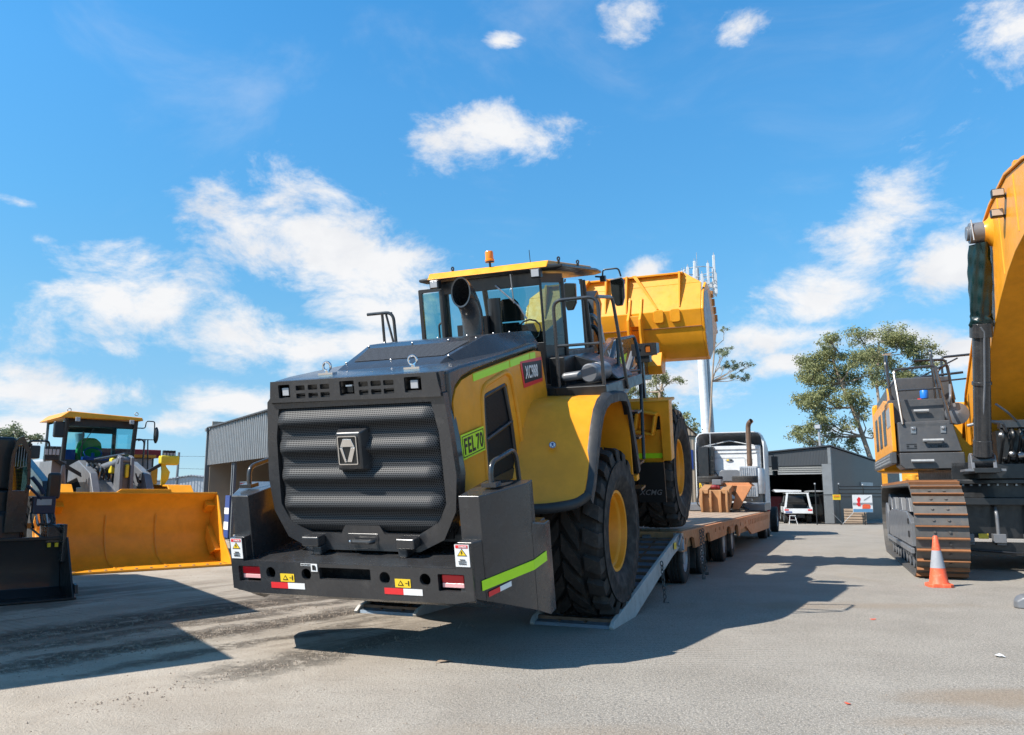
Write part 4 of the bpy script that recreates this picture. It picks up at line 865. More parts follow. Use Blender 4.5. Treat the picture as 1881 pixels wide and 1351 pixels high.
def truck():
    T = empty('prime_mover', frame(RX * -3.85 + DY * 31.5, 22.4), 'white cab-over prime mover with a rusty exhaust stack, hitched to the orange trailer', 'truck')
    SHIFT[0] = Matrix.Translation((3.85, -31.5, 0))
    # cab box
    b = B(); b.rings([[(x, y, z) for x, y, z in ((-4.95, 30.45, 1.15), (-2.72, 30.45, 1.15), (-2.72, 32.9, 1.15), (-4.95, 32.9, 1.15))], [(x, y, z) for x, y, z in ((-4.93, 30.45, 3.25), (-2.74, 30.45, 3.25), (-2.74, 32.8, 3.25), (-4.93, 32.8, 3.25))]])
    cab = b.build('cab', 'white', T, .04, seg=3)
    k = curve_mesh([rect(-.56, .56, -.24, .24, .06), rect(-.545, .545, -.225, .225, .055)], .012, fm((-3.85 + 3.85, 30.438 - 31.5, 2.58), (1, 0, 0), (0, 0, 1)), 'panel_seam', 'galv', cab)
    b = B(); b.box(-4.75, -2.80, 30.40, 30.45, 3.12, 3.24); b.box(-4.45, -2.85, 30.415, 30.45, 2.98, 3.04); b.build('rear_beam', 'white', cab, .01)
    b = B(); b.prism([(x * .13 - 3.85, 2.72 + z * .055) for x, z in circ(0, 0, 1, 20)], 'y', 30.42, 30.43); e = b.build('cab_emblem', 'steel', cab)
    for xx in (-.06, .06): b = B(); b.prism([(x * .045 - 3.85 + xx, 2.73 + z * .03) for x, z in circ(0, 0, 1, 12)], 'y', 30.41, 30.42); b.build('emblem_mark', 'warn' if xx < 0 else 'ink', e)
    # side fairings and roof deflector, hollow from behind
    for s, n in ((-1, 'side_fairing'), (1, 'side_fairing')):
        xo = -3.83 + s * 1.20; xb = -3.83 + s * 1.24
        b = B(); vs = []
        b.prism([(30.2, .95), (32.0, .95), (32.0, 3.2), (31.0, 3.45), (30.3, 3.4), (30.22, 3.1)], 'x', xo, xo + s * .03)
        b.build(n, 'white', cab)
    b = B(); R1 = [(-5.06, 3.15), (-5.03, 3.60), (-4.93, 3.72), (-4.75, 3.76), (-2.95, 3.76), (-2.77, 3.72), (-2.67, 3.60), (-2.60, 3.15)]
    R2 = [(-3.83 + (x + 3.83) * .97, 3.15 + (z - 3.15) * .92) for x, z in R1]
    def rg(y, k, dz): return [(-3.83 + (x + 3.83) * k, y, z * 1.0 - dz * (z - 3.15)) for x, z in R1] + [(-3.83 + (x + 3.83) * k * .975, y, z - .03 - dz * (z - 3.15)) for x, z in R1[::-1]]
    b.rings([rg(30.32, 1, 0), rg(30.9, 1.0, -.05), rg(31.8, .98, .1), rg(32.6, .93, .75)]); rd = b.build('roof_deflector', 'white', cab, ang=40)
    b = B(); b.box(-4.9, -2.75, 30.95, 32.4, 3.27, 3.30); b.tube([(-4.75, 30.4, 3.25), (-3.85, 30.6, 3.45), (-2.95, 30.4, 3.25)], .02, 8); b.tube([(-4.5, 30.3, 3.2), (-4.5, 30.3, 3.72)], .02, 8); b.tube([(-3.2, 30.3, 3.2), (-3.2, 30.3, 3.72)], .02, 8); b.build('deflector_frame', 'galv', rd)
    B().box(-4.35, -3.85, 31.5, 31.9, 3.74, 3.80).build('roof_hatch', 'black', cab)
    b = B(); b.box(-4.92, -4.55, 30.02, 30.44, 1.9, 3.22); b.box(-4.55, -4.38, 30.12, 30.44, 2.2, 3.22)
    for k in range(14): b.box(-4.56, -4.36, 30.09, 30.12, 2.2 + k * .05, 2.225 + k * .05)
    b.build('air_intake', 'black', cab, .02)
    ex = B(); ex.tube([(-3.10, 30.08, 2.30), (-3.10, 30.08, 3.92), (-3.06, 30.03, 4.04), (-2.96, 29.95, 4.12)], .088, 16, .12, cap=False); ex.tube([(-3.10, 30.08, 2.55), (-3.10, 30.08, 2.75)], .10, 16); ex.build('exhaust_stack', 'pipe', T)
    b = B(); b.box(-3.45, -2.85, 29.95, 30.42, 1.40, 2.48)
    for k in range(8): b.box(-3.44 + k * .075, -3.405 + k * .075, 29.92, 29.95, 2.0, 2.44); b.box(-3.40 + k * .06, -3.37 + k * .06, 29.92, 29.95, 1.45, 1.75)
    b.build('muffler_guard', 'skinsteel', T, .01)
    b = B(); b.lathe([(0, -.45), (.16, -.45), (.17, -.42), (.17, .42), (.16, .45), (0, .45)], (-2.78, 30.15, 1.95), (0, 0, 1), 20); b.build('air_tank', 'skinsteel', T)
    b = B(); b.rings([[(x, 30.0, z) for x, z in ((-4.25, 1.95), (-3.40, 1.95), (-3.46, 2.30), (-3.55, 2.36), (-4.08, 2.36), (-4.17, 2.30))], [(x, 30.4, z) for x, z in ((-4.25, 1.95), (-3.40, 1.95), (-3.46, 2.30), (-3.55, 2.36), (-4.08, 2.36), (-4.17, 2.30))]]); b.build('tool_locker', 'grey', T, .02)
    b = B(); b.box(-4.3, -3.4, 26.9, 34.5, .75, .98); b.box(-4.9, -2.8, 32.9, 33.2, .4, 1.2); b.build('chassis', 'black', T)
    for x0, x1 in ((-5.05, -4.45), (-3.10, -2.46)):
        b = B(); b.rings([[(x, y, z) for y, z in ((27.9, .935), (27.9, 1.16), (28.1, 1.20), (30.1, 1.20), (30.3, 1.0), (30.3, .935))] for x in (x0, x1)]); b.build('mudguard', 'grey', T, .02)
    for y in (28.75, 29.9, 33.9):
        for x, sd in ((-2.66, 1), (-5.04, -1)): road_wheel(T, x, y + .12, .50, .50, .28, sd)
    b = B(); b.tube([(-2.70, 32.3, 3.0), (-2.45, 32.35, 3.0), (-2.42, 32.35, 2.8)], .02, 8); b.box(-2.52, -2.28, 32.25, 32.45, 2.40, 2.92); mm = b.build('mirror', 'black', T, .03)
    B().box(-2.50, -2.30, 32.235, 32.25, 2.2, 2.38).build('mirror_glass', 'mirrorglass', mm)
    b = B(); b.tube([(-4.85, 29.9, 1.15), (-4.88, 29.9, 1.95), (-4.75, 29.9, 1.6), (-4.7, 29.9, 1.25)], .018, 8, .1); b.build('suzi_line', 'warn', T)
    b = B(); b.tube([(-3.35, 29.2, 1.2), (-3.3, 29.3, 1.75), (-3.0, 29.6, 1.8)], .03, 8, .2); b.tube([(-4.4, 30.3, 2.35), (-4.25, 30.4, 2.1), (-4.15, 30.4, 2.3)], .02, 8, .1); b.build('suzi_line', 'black', T)
    b = B(); b.ball((-3.40, 28.3, 1.08), .09, 8); b.ball((-3.16, 28.3, 1.08), .09, 8); b.box(-3.9, -2.9, 28.2, 28.5, 1.25, 1.33); b.build('brake_chamber', 'steel', T)
    SHIFT[0] = None
truck()
# ================================================================== excavator on the right
def excavator():
    E = empty('excavator', frame((7.30, 14.8, 0), 21), 'giant yellow tracked excavator with rust edged track shoes, cut by the right edge', 'excavator')
    # tracks
    for x0 in (0.0, 3.45):
        x1 = x0 + .84; r = .85; yc0, yc1 = .35, 6.95
        path = []; n = 12
        for k in range(n): a = math.pi * k / n; path.append((yc0 - r * math.sin(a) * 1.0, r + r * math.cos(a), a))     # top -> front -> bottom
        L0 = yc1 - yc0; m = 20
        pts = [(yc0 - r * math.sin(math.pi * k / 13), r + r * math.cos(math.pi * k / 13)) for k in range(14)] + [(yc0 + L0 * k / m, 0) for k in range(1, m)] + [(yc1 + r * math.sin(math.pi * k / 13), r - r * math.cos(math.pi * k / 13)) for k in range(14)] + [(yc1 - L0 * k / m, 2 * r) for k in range(1, m)]
        # a continuous chain of shoes
        N_ = len(pts); sh = B(); gr = B(); bo = B()
        for i in range(N_):
            p, q = Vector(pts[i]), Vector(pts[(i + 1) % N_]); d = (q - p); l = d.length; d.normalize(); o = Vector((d.y, -d.x)) * 1.0
            c = Vector((3.6, .85)); mid = (p + q) / 2
            if o.dot(mid - Vector((min(max(mid.x, yc0), yc1), .85))) < 0: o = -o
            def W(u, h): w = p + d * (u * l) + o * h; return (w.x, w.y)
            sh.prism([W(.02, -.05), W(.98, -.05), W(.98, 0), W(.02, 0)], 'x', x0, x1)
            gr.prism([W(.0, 0), W(.14, 0), W(.12, .055), W(.02, .055)], 'x', x0 + .004, x1 - .004)
            if x0 == 0:
                for ux in (x0 + .30, x0 + .54):
                    for u in (.55,):
                        a = W(u, 0); a2 = W(u, .022); sh.cyl((ux, a[0], a[1]), (ux, a2[0], a2[1]), .024, n=6)
        tr = sh.build('track', 'shoe', E); gr.build('grousers', 'rust', tr)
        if bo.v: bo.build('shoe_bolts', 'shoe', tr)
        fr = B()
        fr.prism([(.55, .35), (6.7, .35), (6.9, .6), (6.7, 1.05), (5.2, 1.28), (1.5, 1.28), (.75, 1.10), (.5, .8)], 'x', x0 + .20, x0 + .64)
        fr.prism([(.9, .50), (6.4, .50), (6.4, 1.05), (5.0, 1.15), (1.6, 1.15), (.9, .95)], 'x', x0 + .06, x0 + .20)
        for k in range(9): fr.cyl((x0 + .12, .9 + k * .68, .22), (x0 + .72, .9 + k * .68, .22), .17, n=16)
        fr.cyl((x0 + .15, yc0, .85), (x0 + .69, yc0, .85), .66, n=36); fr.cyl((x0 + .15, yc1, .85), (x0 + .69, yc1, .85), .66, n=36); fr.cyl((x0 + .06, yc1, .85), (x0 + .12, yc1, .85), .42, n=24)
        for k in range(3): fr.prism([(1.1 + k * 1.6, 1.15), (1.9 + k * 1.6, 1.15), (1.75 + k * 1.6, 1.42), (1.25 + k * 1.6, 1.42)], 'x', x0 + .08, x0 + .5)
        f = fr.build('track_frame', 'grey', tr, .012)
        b = B()
        for y in (1.3, 1.3): pass
        b.box(x0 + .045, x0 + .06, 1.25, 1.42, .92, 1.02); b.box(x0 + .045, x0 + .06, 1.25, 1.42, .66, .78); b.build('frame_slots', 'void', f)
        b = B()
        for k in range(12): b.prism([(.95 + k * .5, .42), (1.05 + k * .5, .42), (1.0 + k * .5, .30)], 'x', x0 + .03, x0 + .09)
        b.box(x0 + .02, x0 + .08, .7, 6.6, .38, .48); b.build('track_guard', 'grey', f, .01)
    # centre frame and swing bearing
    b = B(); b.box(.84, 3.45, 2.2, 5.4, .62, 1.32); b.box(.64, 3.65, 1.9, 5.6, 1.28, 1.42); b.cyl((2.15, 3.8, 1.42), (2.15, 3.8, 1.80), 1.45, n=48); b.cyl((2.15, 3.8, 1.70), (2.15, 3.8, 1.78), 1.62, n=48)
    b.build('centre_frame', 'black', E, .012)
    b = B()
    for k in range(60): a = k * math.pi / 30; b.cyl((2.15 + 1.53 * math.cos(a), 3.8 + 1.53 * math.sin(a), 1.66), (2.15 + 1.53 * math.cos(a), 3.8 + 1.53 * math.sin(a), 1.70), .028, n=6)
    b.build('ring_bolts', 'steel', E)
    for k in range(4):
        x = 1.15 + k * .55; b = B(); b.tube([(x, 2.1, 1.27), (x, 1.95, 1.1), (x, 1.95, .60)], .035, 8, .08); b.box(x - .11, x + .11, 1.82, 2.05, .55, .72); b.box(x - .05, x + .12, 1.9, 2.0, .5, .56); b.build('travel_hose', 'grey', E, .01)
    B().box(1.35, 1.52, 1.93, 1.95, .62, .72).build('caution_plate', 'warn', E); B().box(2.3, 2.7, 1.93, 1.95, .62, .70).build('lime_strip', 'lime', E)
    b = B(); b.box(.9, 3.4, 2.0, 2.2, .3, .55); b.tube([(.9, 1.9, .42), (2.0, 1.85, .36), (3.4, 1.9, .44)], .02, 8); b.build('lower_guard', 'black', E)
    # house: step box tower at the front left, engine cover behind
    b = B(); b.box(1.10, 3.9, 2.9, 9.2, 1.80, 2.16); b.box(1.3, 1.75, 1.4, 3.0, 1.9, 2.0); b.box(1.5, 3.2, 2.2, 3.4, 1.80, 2.10)
    hs = b.build('upper_frame', 'black', E, .012)
    b = B(); b.rings([[(x, 2.9, z) for x, z in ((.22, 2.03), (1.33, 2.03), (1.38, 2.10), (1.38, 2.38), (.13, 2.38), (.13, 2.12))], [(x, 4.0, z) for x, z in ((.22, 2.03), (1.33, 2.03), (1.38, 2.10), (1.38, 2.38), (.13, 2.38), (.13, 2.12))]])
    b.rings([[(x, y, z) for x, y, z in ((.14, 2.92, 2.40), (1.35, 2.92, 2.40), (1.35, 4.0, 2.40), (.14, 4.0, 2.40))], [(x, y, z) for x, y, z in ((.14, 3.0, 3.06), (1.20, 3.0, 3.08), (1.20, 4.0, 3.08), (.14, 4.0, 3.06))]])
    tb = b.build('tool_tower', 'char2', E, .02)
    b = B(); b.rings([[(x, y, z) for x, y, z in ((.02, 3.45, 3.06), (1.14, 3.45, 3.06), (1.14, 4.6, 3.06), (.02, 4.6, 3.06))], [(x, y, z) for x, y, z in ((.02, 3.45, 3.60), (1.14, 3.45, 3.60), (1.14, 4.6, 3.60), (.02, 4.6, 3.60))]]); b.build('step_riser', 'char2', tb, .015)
    b = B(); b.box(.28, 1.10, 2.985, 3.0, 2.84, 3.02); b.build('locker_lid', 'char2', tb, .006)
    for x in (.44, 1.02): b = B(); b.box(x - .05, x + .05, 2.95, 3.0, 2.80, 2.95); b.ball((x, 2.95, 2.9), .04, 6); b.build('locker_latch', 'steel', tb)
    for x0, x1, y, z in ((.60, 1.0, 2.86, 2.64), (.34, .78, 2.84, 2.20), (.52, .82, 3.38, 3.33)): b = B(); b.tube([(x0, y, z), (x1, y, z)], .035, 8); b.tube([(x0 + .03, y + .1, z), (x0 + .03, y, z)], .02, 6); b.tube([(x1 - .03, y + .1, z), (x1 - .03, y, z)], .02, 6); b.build('wrapped_handle', 'galv', tb)
    T = fm((.38, 2.935, 2.52), (1, 0, 0), (0, .13, 1)); b = B(); b.box(-.10, .10, .035, .055, 0, .006, T); b.box(-.10, .10, -.055, -.035, 0, .006, T); b.box(-.10, -.05, -.02, .02, 0, .006, T); b.box(.05, .10, -.02, .02, 0, .006, T); b.build('front_emblem', 'ink', tb)
    text('XCMG', .36, .07, fm((.88, 2.93, 2.52), (1, 0, 0), (0, .13, 1)), 'front_text', 'ink', tb, shear=.2)
    # left flank
    fl = B(); prf = [(3.2, 2.05), (9.0, 2.15), (9.0, 4.25), (6.0, 4.35), (5.2, 4.05), (3.65, 3.58), (3.2, 2.42)]
    fl.prism([(3.15, 2.42), (9.0, 2.42), (9.0, 3.75), (5.0, 3.75), (4.0, 3.60), (3.15, 3.50)], 'x', .02, .10); f = fl.build('flank_panel', 'yellow', E, .015)
    b = B(); b.prism([(3.0, 2.15), (9.0, 2.15), (9.0, 2.40), (3.0, 2.40)], 'x', -.04, .08); b.build('flank_sill', 'char2', f, .02)
    b = B()
    for j in range(3):
        for k in range(22): b.cyl((-.046, 3.3 + k * .24 + (j % 2) * .12, 2.20 + j * .07), (-.042, 3.3 + k * .24 + (j % 2) * .12, 2.20 + j * .07), .032, n=8)
    b.build('sill_holes', 'galv', f)
    for y in (4.6, 6.0, 7.4): b = B(); b.box(.012, .02, y, y + .8, 2.65, 3.5); b.build('side_vent', 'black', f)
    B().box(.012, .02, 3.3, 4.2, 3.0, 3.42).build('side_label', 'galv', f)
    b = B(); b.rings([[(x, 5.0, z) for x, z in ((.15, 3.2), (.15, 4.1), (.30, 4.30), (1.55, 4.30), (1.55, 3.2))], [(x, 9.2, z) for x, z in ((.15, 3.2), (.15, 4.1), (.30, 4.30), (1.55, 4.30), (1.55, 3.2))]]); b.build('engine_cover', 'char2', E, .03)
    B().prism([(4.1, 3.5), (5.0, 3.5), (5.0, 4.05)], 'x', .12, .16).build('cover_gusset', 'yellow', f)
    b = B(); b.rings([[(x, 9.2, z) for x, z in ((.0, 2.1), (0, 4.1), (3.9, 4.1), (3.9, 2.1))], [(x, 10.2, z) for x, z in ((.2, 2.1), (.2, 4.0), (3.7, 4.0), (3.7, 2.1))]]); b.build('counterweight', 'yellow', E, .1)
    # rails
    def rail(pts, r=.030, fil=.10): return B().tube(pts, r, 8, fil).build('handrail', 'char', E)
    rail([(.24, 2.95, 3.0), (.17, 3.4, 4.28), (1.02, 3.4, 4.34), (1.18, 3.0, 3.0)]); rail([(.20, 3.2, 3.78), (1.06, 3.2, 3.80)], .02)
    rail([(.10, 3.5, 3.4), (.03, 3.6, 4.50), (.08, 3.9, 4.72), (.14, 4.2, 3.6)]); rail([(.08, 3.5, 3.9), (.20, 3.7, 4.05)], .018)
    rail([(1.10, 3.6, 3.4), (.98, 3.7, 4.72), (1.05, 4.2, 4.78), (1.12, 4.5, 3.6)]); rail([(.7, 4.4, 4.62), (1.4, 4.6, 4.64), (1.55, 4.8, 3.7)])
    rail([(1.14, 3.9, 3.2), (1.12, 3.9, 4.30), (1.35, 4.0, 4.45), (1.45, 4.1, 3.3)]); rail([(1.45, 5.6, 3.6), (1.45, 5.6, 4.85), (2.4, 5.6, 4.9)]); rail([(.8, 5.5, 4.35), (1.9, 5.6, 4.45)]); rail([(.8, 5.9, 4.32), (1.9, 6.2, 4.9)], .02)
    rail([(1.2, 4.4, 4.1), (1.9, 4.5, 4.16)], .02)
    b = B(); b.lathe([(0, 0), (.085, 0), (.09, .02), (.09, .17), (.07, .2), (0, .2)], (.86, 4.3, 3.70), (0, 0, 1), 18); b.build('filter_can', 'blue', E)
    b = B(); b.cyl((.76, 4.3, 3.62), (.76, 4.3, 3.70), .05, n=10); b.build('red_cap', 'red', E); b = B(); b.box(.82, .95, 4.25, 4.4, 3.62, 3.68); b.build('filter_base', 'warn', E)
    b = B(); b.lathe([(0, 0), (.22, 0), (.24, .03), (.24, .2), (.0, .25)], (1.35, 3.6, 3.25), (.2, -1, 0), 20); b.tube([(1.2, 3.4, 3.3), (1.25, 3.2, 3.6), (1.3, 3.5, 3.9)], .03, 8, .1); b.build('horn_drum', 'grey', E)
    # hydraulics at the boom foot
    b = B(); rnd = random.Random(5)
    for k in range(9): x = 1.95 + k * .15; b.tube([(x, 2.6, 2.1), (x + rnd.uniform(-.1, .1), 2.1, 2.5 + rnd.random() * .2), (x + .05, 2.5, 2.95), (x + .1, 3.2, 3.0)], .035, 8, .15)
    b.box(1.95, 3.0, 2.7, 3.4, 2.1, 2.8); b.build('valve_block', 'black', E)
    b = B(); b.box(1.95, 2.45, 2.2, 2.5, 2.82, 2.98); b.cyl((2.15, 2.3, 2.60), (2.15, 2.3, 2.8), .06, n=12); b.cyl((2.35, 2.3, 2.60), (2.35, 2.3, 2.8), .06, n=12); b.build('manifold', 'char', E, .01)
    b = B()
    for k in range(7): b.ball((1.95 + k * .17, 2.12 + rnd.random() * .2, 2.22 + rnd.random() * .5), .055, 8)
    b.tube([(2.2, 2.1, 2.25), (2.6, 2.05, 2.3), (2.75, 2.1, 2.45)], .05, 8, .1); b.build('hose_fitting', 'steel', E)
    b = B(); b.tube([(1.3, 1.75, 2.85), (1.6, 1.6, 2.92), (1.9, 1.7, 2.9), (2.05, 2.2, 2.75)], .03, 8, .15); b.tube([(1.8, 1.6, 3.25), (2.0, 1.7, 3.1), (2.25, 2.2, 2.95)], .022, 8, .15); b.build('cylinder_hose', 'grey', E)
    # boom
    pr = [(5.6, 2.8), (4.65, 3.80), (3.0, 4.92), (2.0, 5.87), (1.1, 6.72), (.3, 6.88), (-1.1, 6.95), (-2.35, 6.74), (-6.0, 5.7), (-6.0, 4.9), (-3.5, 5.48), (-1.9, 5.66), (-1.2, 5.57), (-.5, 5.38), (.3, 5.05), (1.0, 4.68), (2.0, 4.10), (2.9, 3.50), (3.6, 2.90), (4.0, 2.4)]
    WELD = [(1.6, 4.5, 6.2), (-.3, 5.4, 6.85), (-1.6, 5.8, 6.8)]
    bm_ = B().prism(pr, 'x', 1.79, 2.80).build('boom', 'yellow', E, .02)
    b = B(); b.sweep([(5.6, 2.86), (4.65, 3.86), (3.0, 4.98), (2.0, 5.93), (1.1, 6.78), (.3, 6.94), (-1.1, 7.01), (-2.35, 6.80), (-6, 5.76)], .05, 'x', 1.75, 2.84); b.build('boom_cap_plate', 'yellow', bm_, .01)
    for y_, z0_, z1_ in WELD: B().tube([(1.788, y_, z0_), (1.788, y_ + .05, z1_)], .012, 6).build('weld_seam', 'yellow', bm_)
    b = B(); b.cyl((1.42, .50, 6.45), (1.70, .50, 6.45), .20, n=24); b.cyl((1.37, .50, 6.45), (1.43, .50, 6.45), .14, n=18); bs = b.build('boom_pin', 'grey', bm_, .01)
    b = B(); b.lathe([(.20, 0), (.22, .05), (.30, .13), (.42, .19)], (1.66, .50, 6.45), (1, 0, 0), 28); b.build('pin_boss', 'yellow', bm_)
    b = B(); b.tube([(1.44, .30, 6.66), (1.46, .28, 6.25)], .012, 6); b.build('grease_line', 'galv', bs)
    for y in (-.75, -.95):
        z = 6.62 if y < -.9 else 6.32
        q = B().box(1.56, 1.76, y - .08, y + .04, z, z + .15).build('boom_lamp', 'black', bm_, .02); B().box(1.575, 1.745, y - .09, y - .08, z + .02, z + .13).build('lens', 'tanlens', q, .01); B().tube([(1.76, y, z + .05), (1.82, y + .05, z - .05)], .02, 6).build('lamp_bracket', 'black', q)
    b = B(); b.tube([(2.0, .9, 7.0), (1.98, .1, 7.12), (1.98, -1.2, 7.14), (1.98, -2.9, 6.78)], .04, 8, .3); b.tube([(2.2, .9, 7.0), (2.2, .1, 7.12), (2.2, -1.2, 7.14), (2.2, -2.9, 6.78)], .04, 8, .3); b.box(1.9, 2.3, .1, .25, 6.94, 7.14); b.box(1.9, 2.3, -1.2, -1.05, 6.98, 7.18); b.build('boom_pipe', 'yellow', bm_)
    # lift cylinder with wrapped rod
    p0, p1 = Vector((1.50, 1.72, 2.02)), Vector((1.60, .50, 6.42)); d = (p1 - p0)
    b = B(); b.cyl(p0 + d * .09, p0 + d * .60, .155, n=28); b.cyl(p0 + d * .565, p0 + d * .625, .20, n=28); b.cyl(p0 + d * .05, p0 + d * .12, .17, n=24); b.cyl(p0 + Vector((-.2, 0, .12)), p0 + Vector((.2, 0, .12)), .14, n=20); b.cyl(p0 + d * .36, p0 + d * .375, .175, n=24)
    cy = b.build('boom_cylinder', 'char', E, .008)
    b = B(); b.tube([p0 + Vector((-.02, -.18, .35)), p0 + d * .36 + Vector((.02, -.19, 0)), p0 + d * .58 + Vector((.02, -.19, 0)), p0 + d * .60 + Vector((-.04, -.2, 0))], .02, 8); b.build('cylinder_pipe', 'grey', cy)
    b = B()
    for x in (-.22, .16): b.prism([(1.55, 1.98), (2.0, 1.98), (1.9, 2.24), (1.75, 2.30), (1.62, 2.24)], 'x', 1.50 + x, 1.56 + x)
    b.box(1.15, 1.85, 1.45, 2.1, 1.93, 1.98); b.build('cylinder_foot', 'grey', cy, .008)
    # wrapping: folded tarp
    rs = []; rnd = random.Random(9); nn = 36; ph = [rnd.random() * 6 for _ in range(4)]
    for i in range(40):
        f = i / 39; c = p0 + d * (.60 + .355 * f); base = .165 + .02 * math.sin(f * 3.1)
        if f < .14: base = .15 + .05 * math.sin(f * 22)
        rs.append([c + Vector((math.cos(t), math.sin(t), 0)) * (base * (1 + .13 * math.sin(3 * t + ph[0] + f * 2.2) + .08 * math.sin(7 * t + ph[1] - f * 5) + (.12 * math.sin(5 * t + f * 60 + ph[2]) if f < .16 else .03 * math.sin(f * 30 + 2 * t)))) for t in [k * 2 * math.pi / nn for k in range(nn)]])
    tw = B().rings(rs).build('tarp_wrap', 'tarp', cy, ang=70)
    b = B(); b.box(2.0, 3.9, 2.5, 5.0, 2.16, 2.25); b.box(3.0, 4.2, 2.6, 4.4, 2.2, 4.9); b.build('cab_block', 'black', E, .05)
excavator()
def second_machine():
    # yellow wheel loader half hidden behind the excavator tracks
    Tm = empty('wheel_loader', frame((14.9, 30.5, 0), 25), 'yellow wheel loader half hidden behind the excavator tracks', 'wheel loader')
    tyre_rim(Tm, .25, .6, .85, .85, .55, -1, .42, 'yellow2', 'oldrubber', nl=14, ph=.1); tyre_rim(Tm, 2.35, .6, .85, .85, .55, 1, .42, 'yellow2', 'oldrubber', nl=16); tyre_rim(Tm, .25, 3.9, .85, .85, .55, -1, .42, 'yellow2', 'oldrubber', nl=16); tyre_rim(Tm, 2.35, 3.9, .85, .85, .55, 1, .42, 'yellow2', 'oldrubber', nl=16)
    b = B(); b.rings([[(x, -.6, z) for x, z in ((.3, 1.0), (.3, 1.9), (2.3, 1.9), (2.3, 1.0))], [(x, 5.2, z) for x, z in ((.2, .9), (.2, 2.2), (2.4, 2.2), (2.4, .9))]]); b.build('body', 'yellow2', Tm, .05)
    b = B(); b.box(.42, .62, -.9, -.55, .1, 1.0); b.box(1.9, 2.1, -.9, -.55, .1, 1.0); b.prism([(-1.3, .12), (-.8, .12), (-.7, .75), (-1.1, .75)], 'x', .1, 2.5); b.build('blade', 'yellow2', Tm, .03)
    b = B(); b.box(.4, 2.2, 1.8, 3.4, 2.2, 3.5); b.build('cab', 'black', Tm, .05)
    b = B(); b.box(.3, 2.3, 1.7, 3.5, 3.5, 3.62); b.build('cab_roof', 'yellow2', Tm, .03)
    b = B(); b.box(.0, 1.0, -.75, -.5, 2.0, 2.12); b.cyl((.25, -.6, 1.95), (.25, -.6, 2.2), .2, n=14); b.cyl((.8, -.6, 1.95), (.8, -.6, 2.2), .2, n=14); b.box(-.1, 2.5, -.6, -.3, 1.85, 2.3); b.build('front_frame', 'yellow2', Tm, .03)
    # tall yellow stick behind, beside the gum tree
    Q = empty('lifting_mast', frame((20.4, 44.0, 0), 20), 'short yellow steel mast showing between the gum tree and the excavator', 'mast')
    b = B(); b.box(-.14, .14, -.14, .14, 0, 3.6); b.box(-.3, .3, -.2, .2, 3.6, 4.4); q = b.build('column', 'yellow2', Q, .02)
    b = B(); b.box(-.18, .10, -.12, .12, 4.4, 5.3)
    b.build('head', 'yellow2', Q, .02); b = B(); b.tube([(.1, -.2, 3.8), (.35, -.2, 4.2), (.35, -.2, 5.1), (.1, -.2, 5.3)], .05, 8, .1); b.build('hook_arm', 'yellow2', Q)
second_machine()
def cone():
    C_ = empty('traffic_cone', Matrix.Translation((6.99, 13.43, 0)) @ Matrix.Rotation(R_(-14), 4, 'Z'), 'faded orange traffic cone with a grey band, in front of the excavator track', 'traffic cone')
    b = B(); b.rings([[(x * k, y * k, z) for x, y in ((-.19, -.13), (-.13, -.19), (.13, -.19), (.19, -.13), (.19, .13), (.13, .19), (-.13, .19), (-.19, .13))] for z, k in ((0, 1), (.045, .99), (.055, .94))]); b.build('base', 'coneorange', C_, .006)
    prof = lambda z: .148 - (z - .05) * .150
    b = B(); b.lathe([(prof(.05) + .015, .05), (prof(.08), .08), (prof(.30), .30), (prof(.58), .58), (prof(.79), .80), (.028, .815), (0, .80)], (0, 0, 0), (0, 0, 1), 32); b.build('body', 'coneorange', C_)
    b = B(); b.lathe([(prof(.30) + .002, .30), (prof(.58) + .002, .58)], (0, 0, 0), (0, 0, 1), 32); b.build('reflective_band', 'conegrey', C_)
cone()
